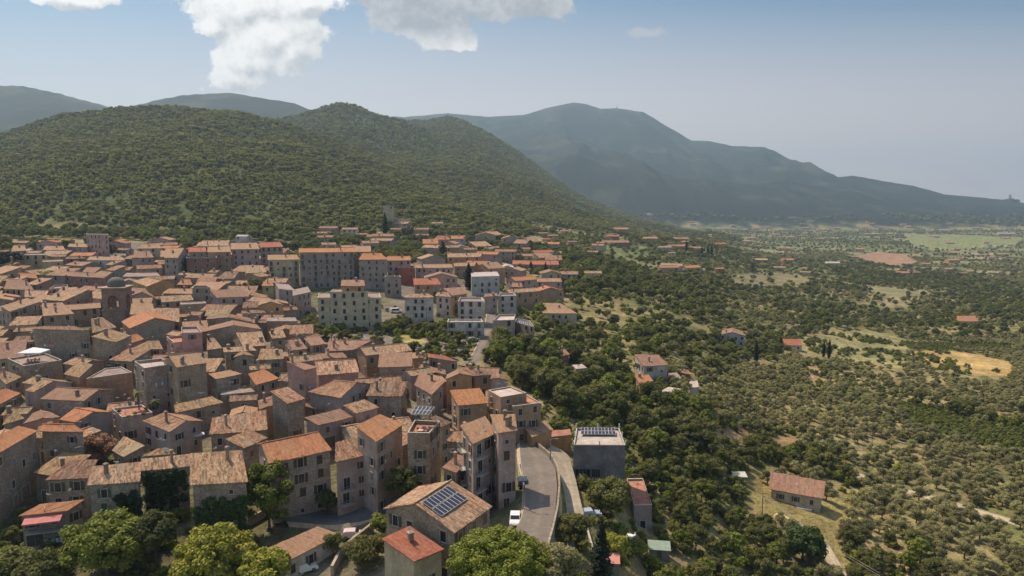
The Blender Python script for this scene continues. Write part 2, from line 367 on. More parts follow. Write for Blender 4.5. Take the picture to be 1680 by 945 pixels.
# ------------------------------------------------------------------ mesh helpers
class MB:
    def __init__(s): s.v = []; s.f = []; s.m = []; s.uv = []
    def add(s, vs, fs, mi=0, uvs=None):
        b = len(s.v); s.v += [tuple(map(float, p)) for p in vs]
        for k, f in enumerate(fs):
            s.f.append(tuple(b + i for i in f)); s.m.append(mi); s.uv.append(uvs[k] if uvs else None)
    def box(s, x0, y0, z0, x1, y1, z1, mi=0):
        s.add([(x0,y0,z0),(x1,y0,z0),(x1,y1,z0),(x0,y1,z0),(x0,y0,z1),(x1,y0,z1),(x1,y1,z1),(x0,y1,z1)],
              [(0,3,2,1),(4,5,6,7),(0,1,5,4),(1,2,6,5),(2,3,7,6),(3,0,4,7)], mi)
    def bar(s, p, q, w, h=None, mi=0, up=(0, 0, 1)):
        h = h or w; p = np.array(p, float); q = np.array(q, float); d = q - p; L = np.linalg.norm(d)
        if L < 1e-6: return
        d /= L; u = np.array(up, float)
        if abs(d @ u) > .95: u = np.array([1., 0, 0])
        a = np.cross(d, u); a /= np.linalg.norm(a); c = np.cross(a, d)
        P = [p - a*w/2 - c*h/2, p + a*w/2 - c*h/2, p + a*w/2 + c*h/2, p - a*w/2 + c*h/2]; Q = [k + d*L for k in P]
        s.add(P + Q, [(0,1,2,3),(7,6,5,4),(0,4,5,1),(1,5,6,2),(2,6,7,3),(3,7,4,0)], mi)
    def tube(s, pts, rad, n=8, mi=0, cap=True):
        b0 = len(s.v); pts = [np.array(p, float) for p in pts]; rings = []
        for i, p in enumerate(pts):
            d = pts[min(i+1, len(pts)-1)] - pts[max(i-1, 0)]; d /= (np.linalg.norm(d) + 1e-9)
            u = np.array([0,0,1.]) if abs(d[2]) < .9 else np.array([1.,0,0]); a = np.cross(d, u); a /= np.linalg.norm(a); c = np.cross(a, d)
            r_ = rad[i] if hasattr(rad, '__len__') else rad
            rings.append([p + r_*(math.cos(2*math.pi*k/n)*a + math.sin(2*math.pi*k/n)*c) for k in range(n)])
        vs = [q for r_ in rings for q in r_]; fs = []
        for i in range(len(pts)-1):
            for k in range(n): fs.append((i*n+k, i*n+(k+1)%n, (i+1)*n+(k+1)%n, (i+1)*n+k))
        if cap: fs += [tuple(range(n))[::-1], tuple((len(pts)-1)*n + k for k in range(n))]
        s.add(vs, fs, mi)
    def lathe(s, prof, n=16, mi=0, c=(0,0,0)):
        vs = []; fs = []
        for r_, z in prof:
            for k in range(n): a = 2*math.pi*k/n; vs.append((c[0]+r_*math.cos(a), c[1]+r_*math.sin(a), c[2]+z))
        for i in range(len(prof)-1):
            for k in range(n): fs.append((i*n+k, i*n+(k+1)%n, (i+1)*n+(k+1)%n, (i+1)*n+k))
        s.add(vs, fs, mi)
    def mesh(s, name, mats):
        me = bpy.data.meshes.new(name); me.from_pydata(s.v, [], s.f)
        for m in mats: me.materials.append(m)
        if any(s.m): me.polygons.foreach_set('material_index', s.m)
        if any(u is not None for u in s.uv):
            ul = me.uv_layers.new(name='UVMap'); arr = []
            for f, u in zip(s.f, s.uv): arr += [c for p in (u if u else [(0, 0)] * len(f)) for c in p]
            ul.data.foreach_set('uv', np.array(arr, np.float32))
        me.update(); return me
def link(name, me, parent=None, loc=(0, 0, 0), rz=0, col=None):
    o = bpy.data.objects.new(name, me); scene.collection.objects.link(o); o.location = loc
    if rz: o.rotation_euler = (0, 0, rz)
    if parent: o.parent = parent
    if col is not None: o.color = (*col[:3], 1)
    return o
def empty(name, loc, rz=0):
    o = bpy.data.objects.new(name, None); scene.collection.objects.link(o); o.location = loc; o.rotation_euler = (0, 0, rz); o.empty_display_size = .5; return o
def tag(o, label=None, cat=None, group=None, kind=None):
    if label: o['label'] = label
    if cat: o['category'] = cat
    if group: o['group'] = group
    if kind: o['kind'] = kind
    return o
def smooth(me): me.polygons.foreach_set('use_smooth', [True] * len(me.polygons))
def copy_tree(o, loc, rz=0, sc=(1, 1, 1), label=None):
    c = o.copy(); scene.collection.objects.link(c); c.location = loc; c.rotation_euler = (0, 0, rz); c.scale = sc
    if label: c['label'] = label
    for ch in KIDS.get(o.name, []):
        d = ch.copy(); scene.collection.objects.link(d); d.parent = c
        for g in KIDS.get(ch.name, []):
            e = g.copy(); scene.collection.objects.link(e); e.parent = d
    return c
KIDS = {}
def kid(parent, o): KIDS.setdefault(parent.name, []).append(o); return o

# ------------------------------------------------------------------ ground sheet
def wpoly(pts): return np.array([hit(u, v)[:2] for u, v in pts])
def inpoly(x, y, P):
    res = np.zeros(x.shape, bool); n = len(P); j = n - 1
    for i in range(n):
        xi, yi = P[i]; xj, yj = P[j]
        c = ((yi > y) != (yj > y)) & (x < (xj - xi) * (y - yi) / (yj - yi + 1e-12) + xi)
        res ^= c; j = i
    return res
FIELDS = [
 ([(1405,420),(1440,413),(1485,418),(1506,430),(1475,438),(1425,432)], (.30,.185,.115), 'ploughed'),
 ([(1480,384),(1600,386),(1680,390),(1665,404),(1560,411),(1500,406)], (.20,.21,.085), 'vines'),
 ([(1488,578),(1530,572),(1600,580),(1660,594),(1660,618),(1600,616),(1530,601)], (.40,.275,.11), 'dry'),
 ([(1160,697),(1230,703),(1310,712),(1318,730),(1240,735),(1165,724)], (.30,.20,.10), 'dry'),
 ([(1225,770),(1262,768),(1265,815),(1350,835),(1372,800),(1395,790),(1400,830),(1370,870),(1405,945),(1350,945),(1320,880),(1270,850),(1225,830)], (.27,.215,.085), 'dry'),
 ([(1460,656),(1560,668),(1680,690),(1680,750),(1590,725),(1500,700)], (.085,.11,.022), 'green'),
 ([(1012,896),(1062,900),(1062,945),(1018,945)], (.26,.20,.085), 'lawn'),
 ([(1300,560),(1420,540),(1500,560),(1480,600),(1400,590),(1320,580)], (.25,.22,.10), 'dry'),
 ([(1320,600),(1350,596),(1352,625),(1325,625)], (.33,.22,.12), 'dry'),
 ([(1480,560),(1660,568),(1660,578),(1490,572)], (.10,.13,.04), 'green'),
 ([(980,400),(1060,402),(1070,425),(985,420)], (.15,.17,.07), 'green'),
 ([(1180,450),(1300,445),(1330,462),(1210,470)], (.20,.17,.09), 'dry'),
 ([(865,385),(905,393),(900,412),(878,408)], (.30,.27,.13), 'dry'),
 ([(645,545),(680,540),(700,562),(650,570)], (.33,.27,.10), 'dry'),
 ([(1420,470),(1520,462),(1560,478),(1440,490)], (.22,.20,.10), 'dry'),
]
FPOLY = [(wpoly(p), c, k) for p, c, k in FIELDS]
VILL = wpoly([(-300,945),(-300,400),(0,405),(200,398),(460,395),(600,402),(640,420),(790,440),(820,500),(790,560),(730,600),(830,640),(850,700),(860,760),(850,860),(800,905),(640,945)])
def ground_cols(X, Y, H, L):
    n1 = fbm(X / 9, Y / 9, 4, 3); n2 = fbm(X / 45, Y / 45, 4, 4); n3 = fbm(X / 2.2, Y / 2.2, 2, 8)
    c = np.zeros(X.shape + (3,))
    dry = np.array([.26, .215, .10]); grn = np.array([.135, .135, .05]); soil = np.array([.26, .185, .10])
    f = sst(n2 * .6 + n1 * .4, .42, .60)[..., None]
    c[:] = dry * (1 - f) + grn * f
    g = sst(n1, .6, .72)[..., None]; c = c * (1 - g) + soil * g
    # patchwork of the plain
    cx = np.floor((X + fbm(X/90, Y/90, 2, 2) * 60) / 110); cyy = np.floor((Y + fbm(X/90, Y/90, 2, 6) * 60) / 75)
    hsh = _hash(cx, cyy, 99); pal = np.array([[.13,.15,.06],[.20,.18,.09],[.09,.115,.045],[.26,.215,.12],[.11,.13,.05],[.08,.10,.04],[.16,.17,.075],[.31,.24,.15]])
    pc = pal[(hsh * 7.999).astype(int)]
    pf = (sst(Y, 550, 900) * (L == 0))[..., None] * .8
    c = c * (1 - pf) + pc * pf
    vf = inpoly(X, Y, VILL)[..., None]
    vil = np.array([.20, .165, .125]) * (0.8 + .4 * n1[..., None])
    vg = sst(n2, .50, .62)[..., None]; vil = vil * (1 - vg * .7) + np.array([.11, .11, .04]) * vg * .7
    c = np.where(vf, vil, c)
    for P, col, k in FPOLY:
        m = inpoly(X, Y, P)
        if k == 'vines': q = (.6 + .8 * (np.sin((X * .9 - Y * .35) * .55) > 0))[..., None]
        else: q = (.8 + .4 * n3)[..., None]
        cc = np.array(col) * q
        c = np.where(m[..., None], cc, c)
    hill = ((L > 0) * np.where(L >= 4, sst(H - base_h(X, Y) + (n2 - .5) * 60, 5, 40), sst(H - base_h(X, Y) + (n1 - .5) * 12, 2, 12)))[..., None]
    hc = np.array([.075, .085, .035]) * (.6 + .8 * n1[..., None]); c = c * (1 - hill) + hc * hill
    sc = sst(fbm(X / 160, Y / 160, 4, 55), .55, .72)[..., None]
    c = np.where((L >= 4)[..., None], c * (1 - hill) + hill * (np.array([.022, .028, .016]) * (1 - sc) + np.array([.055, .058, .034]) * sc), c)
    return c
def grid_mesh(name, X, Y, H, C, wrap=False):
    nr, nc = X.shape; me = bpy.data.meshes.new(name)
    v = np.stack([X, Y, H + CZ], -1).reshape(-1, 3)
    i = np.arange(nr - 1)[:, None] * nc + np.arange(nc - 1)[None]; q = np.stack([i, i + nc, i + nc + 1, i + 1], -1).reshape(-1, 4)[:, ::-1]
    me.vertices.add(len(v)); me.vertices.foreach_set('co', v.ravel())
    me.loops.add(q.size); me.loops.foreach_set('vertex_index', q.ravel()); me.polygons.add(len(q))
    me.polygons.foreach_set('loop_start', np.arange(len(q)) * 4); me.polygons.foreach_set('loop_total', np.full(len(q), 4))
    me.update(); me.validate()
    a = me.color_attributes.new('Col', 'FLOAT_COLOR', 'POINT'); a.data.foreach_set('color', np.concatenate([C.reshape(-1, 3), np.ones((len(v), 1))], 1).ravel())
    smooth(me); return me
def ground_mat():
    m, t, b = mat('ground_cover', .95, .05)
    vc = t.new('ShaderNodeVertexColor', layer_name='Col'); g = t.new('ShaderNodeNewGeometry'); P = g.outputs['Position']
    n1 = t.noise(P, .9, 4, .7); n2 = t.noise(P, .12, 4, .65); n3 = t.noise(P, .035, 4, .7)
    c = t.mix(1.0, vc.outputs[0], t.remap(n1, .25, .75, .68, 1.32), 'MULTIPLY')
    c = t.mix(1.0, c, t.remap(n2, .3, .7, .7, 1.3), 'MULTIPLY')
    c = t.mix(1.0, c, t.remap(n3, .3, .7, .72, 1.28), 'MULTIPLY')
    t.put(b.inputs['Base Color'], c)
    bump(t, b, t.math('ADD', t.math('MULTIPLY', n2, 5), n1), .6, 1.2)
    return m
M_GROUND = ground_mat()
GC = ground_cols(GX, GY, GH, GL)
front_me = grid_mesh('terrain', GX, GY, GH, GC); front_me.materials.append(M_GROUND)
tag(link('ground', front_me), kind='structure')
# the rest of the disc round the camera, coarser, so that the land carries on to the sides and behind
th_b = np.linspace(R(50), R(310), 160); rb = rr[::8] if (NR - 1) % 8 == 0 else np.append(rr[::8], rr[-1])
T_, RB_ = np.meshgrid(th_b, rb); BX, BY = RB_ * np.sin(T_), RB_ * np.cos(T_)
BH, BL = full_h(BX, BY)
for j, jj in ((0, -1), (-1, 0)): BH[:, j] = np.interp(rb, rr, GH[:, jj])
back_me = grid_mesh('terrain_behind', BX, BY, BH, ground_cols(BX, BY, BH, BL)); back_me.materials.append(M_GROUND)
tag(link('land_behind', back_me), kind='structure')
# disc under the camera
ring = list(zip(*[(rr[0] * np.sin(a), rr[0] * np.cos(a)) for a in np.linspace(-math.pi, math.pi, 97)[:-1]]))
mb = MB(); rx, ry = ring; rz_ = [Gz(a, b) if abs(math.atan2(a, b)) <= R(50) else float(full_h(np.array([a]), np.array([b]))[0][0]) + CZ for a, b in zip(rx, ry)]
mb.add([(0, 0, float(np.mean(rz_)))] + list(zip(rx, ry, rz_)), [(0, 1 + i, 1 + (i + 1) % 96) for i in range(96)])
me = mb.mesh('terrain_below', [M_GROUND]); a = me.color_attributes.new('Col', 'FLOAT_COLOR', 'POINT'); a.data.foreach_set('color', [.12, .12, .05, 1] * 97); tag(link('land_below', me), kind='structure')

# ------------------------------------------------------------------ roads draped on the ground
def asphalt(name, col, var=.2):
    m, t, b = mat(name, .9, .2); g = t.new('ShaderNodeNewGeometry'); P = g.outputs['Position']; uv = t.new('ShaderNodeTexCoord').outputs['UV']
    s = t.new('ShaderNodeSeparateXYZ'); t.l.new(uv, s.inputs[0])
    n = t.noise(P, 1.2, 5, .7); n2 = t.noise(P, .15, 3)
    c = t.mix(1.0, (*col, 1), t.remap(n, .25, .75, 1 - var, 1 + var), 'MULTIPLY'); c = t.mix(1.0, c, t.remap(n2, .3, .7, .85, 1.15), 'MULTIPLY')
    band = t.math('ABSOLUTE', t.math('SUBTRACT', s.outputs[0], .52)); worn = t.remap(band, .03, .14, .35, 0)
    c = t.mix(worn, c, t.mix(1.0, c, (1.5, 1.45, 1.35, 1), 'MULTIPLY')); t.put(b.inputs['Base Color'], c); return m
M_ROAD = asphalt('worn_asphalt', (.165, .135, .11)); M_PATH = asphalt('pale_concrete', (.29, .24, .175), .25); M_LANE = asphalt('dark_lane_paving', (.13, .125, .115)); M_TRACK = asphalt('dirt_track', (.40, .32, .21), .3)
ROADS = []
def road(name, left, right, m, lift=.06, n=60, kerb=True):
    """left and right edge polylines traced in the photo, dropped on the ground"""
    def res(pl):
        P = np.array([hit(u, v)[:2] for u, v in pl]); s = np.r_[0, np.cumsum(np.hypot(*np.diff(P, axis=0).T))]; q = np.linspace(0, s[-1], n)
        o = np.stack([np.interp(q, s, P[:, 0]), np.interp(q, s, P[:, 1])], 1)
        k = np.array([1, 2, 3, 2, 1]) / 9; oo = o.copy()
        for c in (0, 1): oo[2:-2, c] = np.convolve(o[:, c], k, 'valid')
        return oo
    A, B = res(left), res(right); mb = MB(); nw = 6; V = []
    ROADS.append((A, B))
    for i in range(n):
        for k in range(nw + 1):
            p = A[i] + (B[i] - A[i]) * k / nw; V.append((p[0], p[1], Gz(*p) + lift))
    for i in range(n):   # level across
        row = V[i*(nw+1):(i+1)*(nw+1)]; zm = max(r_[2] for r_ in row)
        for k in range(nw + 1): V[i*(nw+1)+k] = (row[k][0], row[k][1], zm)
    zs = np.array([V[i*(nw+1)][2] for i in range(n)]); zs = np.convolve(np.pad(zs, 3, mode='edge'), np.ones(7)/7, 'valid') + .05
    for i in range(n):
        for k in range(nw + 1): x, y, _ = V[i*(nw+1)+k]; V[i*(nw+1)+k] = (x, y, zs[i])
    F = []; U = []
    for i in range(n - 1):
        for k in range(nw):
            a = i*(nw+1)+k; F.append((a, a+1, a+nw+2, a+nw+1)); U.append([(k/nw, i/4), ((k+1)/nw, i/4), ((k+1)/nw, (i+1)/4), (k/nw, (i+1)/4)])
    mb.add(V, F, 0, U)
    sk = []   # earth shoulders on both sides
    for side, e in ((0, -1), (nw, 1)):
        b0 = len(sk)
        for i in range(n):
            x, y, z = V[i*(nw+1)+side]; d = (B[i] - A[i]); d = d / (np.linalg.norm(d) + 1e-6) * e * 1.2
            sk += [(x, y, z - .01), (x + d[0], y + d[1], Gz(x + d[0], y + d[1]) - .4)]
        mb.add(sk[b0:], [(2*i, 2*i+1, 2*i+3, 2*i+2) for i in range(n - 1)], 1)
    me = mb.mesh(name, [m, M_TRACK]); tag(link(name, me), kind='structure')
    return A, B, zs
# ------------------------------------------------------------------ windows, doors, chimneys (shared unit meshes, front faces -Y)
def win_mesh(w, h, arch=False):
    mb = MB(); a = w / 2
    mb.box(-a, -.02, 0, a, .02, h, 1)
    for x0, x1, z0, z1 in ((-a-.07, -a+.02, -.05, h+.07), (a-.02, a+.07, -.05, h+.07), (-a, a, h-.02, h+.08)): mb.box(x0, -.10, z0, x1, .03, z1, 2)
    mb.box(-.025, -.04, 0, .025, 0, h, 0)
    mb.box(-a-.15, -.16, -.12, a+.15, .03, -.04, 2)
    return mb.mesh('window', [M_FRAME, M_GLASS, M_SILL])
def shutter_mesh(w, h):
    mb = MB(); mb.box(-w/4, -.05, 0, w/4, 0, h)
    for i in range(int(h / .16)): mb.box(-w/4+.05, -.075, .05+i*.16, w/4-.05, -.045, .12+i*.16)
    return mb.mesh('shutter', [M_PAINT])
def door_mesh(w, h, glass=False):
    mb = MB(); a = w/2; mb.box(-a, -.03, 0, a, .02, h, 1)
    for x0, x1, z0, z1 in ((-a-.14, -a, 0, h+.14), (a, a+.14, 0, h+.14), (-a, a, h, h+.14)): mb.box(x0, -.09, z0, x1, .03, z1, 0)
    mb.box(-.02, -.05, 0, .02, 0, h, 0); mb.box(a*.3, -.07, h*.45, a*.4, -.02, h*.5, 0)
    return mb.mesh('door', [M_SILL, M_GLASS if glass else M_PAINT])
WDIM = [(1.0, 1.55), (.9, 1.3), (1.15, 1.75), (.7, .8)]
WINS = [win_mesh(*d) for d in WDIM]
SHUT = [shutter_mesh(*d) for d in WDIM]; DOORS = [door_mesh(1.1, 2.2), door_mesh(1.3, 2.3, True), door_mesh(2.6, 2.5)]; DDIM = [(1.1, 2.2), (1.3, 2.3), (2.6, 2.5)]
def chimney_mesh(h=1.3, w=.55):
    mb = MB(); mb.box(-w/2, -w/2, -.8, w/2, w/2, h, 0); mb.box(-w/2-.08, -w/2-.08, h, w/2+.08, w/2+.08, h+.09, 1)
    for x in (-1, 1):
        for y in (-1, 1): mb.box(x*w*.38-.05, y*w*.38-.05, h+.09, x*w*.38+.05, y*w*.38+.05, h+.32, 0)
    mb.add([(-w/2-.12,-w/2-.12,h+.32),(w/2+.12,-w/2-.12,h+.32),(w/2+.12,w/2+.12,h+.32),(-w/2-.12,w/2+.12,h+.32),(0,0,h+.6)], [(0,1,4),(1,2,4),(2,3,4),(3,0,4),(3,2,1,0)], 1)
    return mb.mesh('chimney', [M_STUCCO, M_TILE_NEW])
CHIM = [chimney_mesh(), chimney_mesh(1.9, .45), chimney_mesh(.9, .75)]
mb = MB(); mb.tube([(0,0,-.3),(0,0,2.4)], .025, 5)
for i in range(6): mb.bar((-.05+i*.0, -.5+i*.2, 2.3), (-.05, -.5+i*.2, 2.3), .02); mb.bar((-.35+.04*i, -.5+.2*i, 2.3), (.35-.04*i, -.5+.2*i, 2.3), .03)
mb.bar((0,-.55,2.3), (0,.55,2.3), .03); ANT = mb.mesh('antenna', [M_METAL])
mb = MB(); prof = [(0,0),(.15,.01),(.3,.05),(.42,.12)]; mb.lathe(prof, 14); mb.bar((0,0,0),(0,0,.45), .03); DISH = mb.mesh('satellite_dish', [M_WHITE])

WALLC = {'st': (.37,.295,.225), 'sg': (.32,.26,.195), 'bg': (.40,.33,.25), 'pk': (.50,.30,.24), 'lp': (.43,.32,.27), 'or': (.50,.29,.13), 'wh': (.55,.48,.41), 'ye': (.45,.38,.20), 'gr': (.35,.285,.245),
         'br': (.27,.155,.115), 'dg': (.20,.185,.18), 'ob': (.38,.25,.16), 'cr': (.50,.42,.28), 'rd': (.40,.12,.09), 'bl': (.43,.42,.41), 'sb': (.38,.29,.20)}
ROOFC = {'tw': (0.288,0.157,0.091), 'tb': (0.211,0.118,0.075), 'to': (0.436,0.188,0.086), 'tr': (0.374,0.128,0.075), 'tg': (0.312,0.195,0.104), 'tp': (0.312,0.176,0.116), 'fl': (0.266,0.201,0.169), 'fg': (0.211,0.168,0.152), 'ft': (0.351,0.168,0.111), 'fw': (0.429,0.349,0.306), 'tl': (0.382,0.232,0.136), 'ts': (0.389,0.233,0.135)}
STONE = {'st', 'sg', 'sb'}
def jit(c, a=.06, r_=rnd): k = 1 + r_.uniform(-a, a); return tuple(max(0, v * k * (1 + r_.uniform(-a/3, a/3))) for v in c)
H2 = lambda a: np.array([a[0], a[1], 0.0])
def norm(a): return a / (np.linalg.norm(a) + 1e-9)

FOOT = []           # footprints of everything built (for keeping trees and infill houses out)
CROPS = {'a': (0,390,5.982), 'b': (0,540,5.982), 'c': (0,690,5.982), 'd': (240,390,5.982), 'e': (240,540,5.982), 'g': (240,690,5.982), 'h': (480,370,5.982), 'i': (480,520,5.982),
         'j': (480,670,5.982), 'k': (700,370,5.982), 'l': (660,560,5.982), 'm': (660,700,5.982), 'n': (380,787,5.982), 'p': (400,705,3.938), 'q': (400,580,3.938), 'r': (0,705,3.938),
         'v': (800,360,3.938), 'w': (780,580,3.938), 't': (780,705,3.938), 's': (1240,740,7.0), 'z': (620,760,7.0), 'P': (0,0,1.0)}
def pts(sx):
    o = []; cur = 'P'
    for tk in sx.split():
        if tk[0].isalpha(): cur = tk[0]; tk = tk[1:]
        X, Y = tk.split(','); x0, y0, k = CROPS[cur]; o.append((x0 + float(X) / k, y0 + float(Y) / k))
    return o
def solve(P, s, typ, h):
    """photo corners of a roof plane -> world corners; A,B lie on the low eave, D,C on the high edge"""
    mid = ((P[0][0] + P[1][0]) / 2, (P[0][1] + P[1][1]) / 2)
    M = hit(mid[0], mid[1], h); e = M[2]
    A, B = at_z(*P[0], e), at_z(*P[1], e)
    ab = norm(H2(B - A)); n = np.array([-ab[1], ab[0], 0]); s_ = 0 if typ in 'fx' else s
    Cf = at_z(*P[2], e) if True else None
    mc = ((P[2][0] + P[3][0]) / 2, (P[2][1] + P[3][1]) / 2)
    if (at_z(mc[0], mc[1], e - .001) - M) @ n < 0: n = -n
    out_ = []
    for q, base in ((P[2], B), (P[3], A)):
        d = ray(*q); o = np.array([0, 0, CZ])     # plane: z = e + s * ((p - A) . n)
        den = d[2] - s_ * (d @ n); tt = (e + s_ * ((o - A) @ n) - CZ) / den if abs(den) > 1e-6 else -1
        p = o + d * tt; dv = H2(p - base); L = np.linalg.norm(dv)
        if tt <= 0 or dv @ n <= 0: dv = n * 6; L = 6
        if L > 15: dv = dv / L * 15
        if dv @ n < 2.5: dv = dv + n * (2.5 - dv @ n)
        p = base + dv; p = np.array([p[0], p[1], e + s_ * ((p - A) @ n)]); out_.append(p)
    C, D = out_
    # keep the two depths alike so that roofs stay close to rectangles
    dC, dD = (C - B) @ n, (D - A) @ n; m_ = (dC + dD) / 2
    for k in (0, 1):
        p, base, dd = ((C, B, dC), (D, A, dD))[k]
        t_ = (.35 * dd + .65 * m_) / max(dd, .1); q = base + H2(p - base) * t_; q[2] = e + s_ * ((q - A) @ n)
        if k == 0: C = q
        else: D = q
    return [A, B, C, D], e, n
def slab(mb, Q, th=.16, sag=.10, ns=None, seed=0, uo=0):
    A, B, C, D = Q; w_ = np.linalg.norm(B - A); d_ = np.linalg.norm(D - A)
    nu, nv = max(2, int(w_ / 1.2)), max(2, int(d_ / 1.0)); V = []; U = []
    for j in range(nv + 1):
        for i in range(nu + 1):
            a, b = i / nu, j / nv; p = (A * (1 - a) + B * a) * (1 - b) + (D * (1 - a) + C * a) * b
            k = math.sin(math.pi * b) * .6 + .4
            p = p + np.array([0, 0, -sag * math.sin(math.pi * a) * k + rs.uniform(-1, 1) * sag * .4])
            if j == 0: p = p + np.array([rs.uniform(-1,1)*.04, rs.uniform(-1,1)*.06, 0])
            V.append(p); U.append((uo + a * w_, b * d_))
    nt = len(V); F = []; UV = []
    for j in range(nv):
        for i in range(nu):
            q = (j*(nu+1)+i, j*(nu+1)+i+1, (j+1)*(nu+1)+i+1, (j+1)*(nu+1)+i); F.append(q); UV.append([U[k] for k in q])
    Vb = [p - np.array([0, 0, th]) for p in V]
    edge = [i for i in range(nu)] + [j*(nu+1)+nu for j in range(nv)] + [nv*(nu+1)+i for i in range(nu, 0, -1)] + [j*(nu+1) for j in range(nv, 0, -1)]
    for k, a in enumerate(edge):
        b = edge[(k+1) % len(edge)]; F.append((a, a + nt, b + nt, b)); UV.append([U[a], U[a], U[b], U[b]])
    F.append(tuple(k + nt for k in edge[::-1])); UV.append([U[k] for k in edge[::-1]])
    mb.add(V + Vb, F, 0, UV)
def ridge_cap(mb, P, Q, z=.06):
    n = 8; a = P + np.array([0,0,z]); b = Q + np.array([0,0,z]); b0 = len(mb.v)
    mb.tube([a + (b - a) * i / n + np.array([0,0,rs.uniform(-.03,.03)]) for i in range(n + 1)], .13, 6)
HOUSES = []
def winrow(house, wallpart, p, q, zlo, zhi, opt, near, sc, seed):
    """windows on the wall from p to q (horizontal points) between two heights"""
    r_ = random.Random(seed); L = np.linalg.norm(H2(q - p)); d = norm(H2(q - p)); n = np.array([d[1], -d[0], 0])
    mid = (p + q) / 2
    if n @ (mid - HC) < 0: n = -n
    tocam = norm(np.array([-mid[0], -mid[1], 0]))
    if n @ tocam < .12 or L < 2.4: return
    ang = math.atan2(n[0], -n[1]); H = zhi - zlo; fl = max(1, int(H / 2.9)); cols = max(1, int(L / opt.get('gap', 3.1)))
    fl = min(fl, opt.get('floors', 9)); dens = opt.get('dens', .75); off = np.array([house.location.x, house.location.y, house.location.z])
    scol = opt.get('shut', r_.choice([(.10,.06,.035), (.07,.09,.06), (.16,.10,.06), (.20,.17,.13), (.09,.07,.06)]))
    kind = r_.choice([0, 0, 1, 2]) if not opt.get('modern') else 2
    for f in range(fl):
        for c in range(cols):
            if r_.random() > dens: continue
            isdoor = f == fl - 1 and fl > 1 and r_.random() < .3
            x = (c + .5) / cols * L + (0 if opt.get('modern') else r_.uniform(-.35, .35)); 
            if x < .9 or x > L - .9: continue
            z = zhi - 2.25 - f * 2.95 + (0 if opt.get('modern') else r_.uniform(-.25, .2))
            if z < zlo + .4: continue
            pos = np.array([p[0], p[1], z]) + d * x + n * .03
            if opt.get('balc') and f < fl and c % 2 == 0 and L > 6:
                balcony(house, pos - np.array([0,0,.75]), ang, n, r_); 
                o = link('door', DOORS[1], house, pos - off - np.array([0,0,.7]), ang, (.15,.12,.1)); continue
            if isdoor and not opt.get('modern'):
                o = link('door', DOORS[r_.choice([0, 0, 2])] , house, pos - off - np.array([0,0,.6]), ang, scol); continue
            kk = kind if r_.random() < .8 else r_.choice([1, 3])
            w_ = link('window', WINS[kk], house, pos - off, ang); w_.scale = (sc, 1, sc)
            if kk != 3 and near and r_.random() < opt.get('shutp', .65):
                op = r_.random() < .7; ww, hh = WDIM[kk]
                for sgn in (-1, 1):
                    o = link('shutter', SHUT[kk], w_, (sgn * (ww * .25 if not op else ww * .75 + .08), -.09 if not op else -.06, .02), 0, scol)
def balcony(house, pos, ang, n, r_, w_=2.6):
    mb = MB(); mb.box(-w_/2, -1.1, -.15, w_/2, .02, 0, 0)
    for i in range(int(w_ / .16) + 1): x = -w_/2 + .03 + i * .16; mb.box(x-.012, -1.08, 0, x+.012, -1.055, .95, 1)
    for s_ in (-1, 1):
        for i in range(6): mb.box(s_*(w_/2-.03)-.012, -1.08+i*.18, 0, s_*(w_/2-.03)+.012, -1.055+i*.18, .95, 1)
        mb.box(s_*(w_/2-.03)-.02, -1.09, .93, s_*(w_/2-.03)+.02, 0, .98, 1)
    mb.box(-w_/2, -1.09, .93, w_/2, -1.05, .98, 1)
    off = np.array(house.location); link('balcony', mb.mesh('balcony', [M_SILL, M_METAL]), house, pos - off, ang)
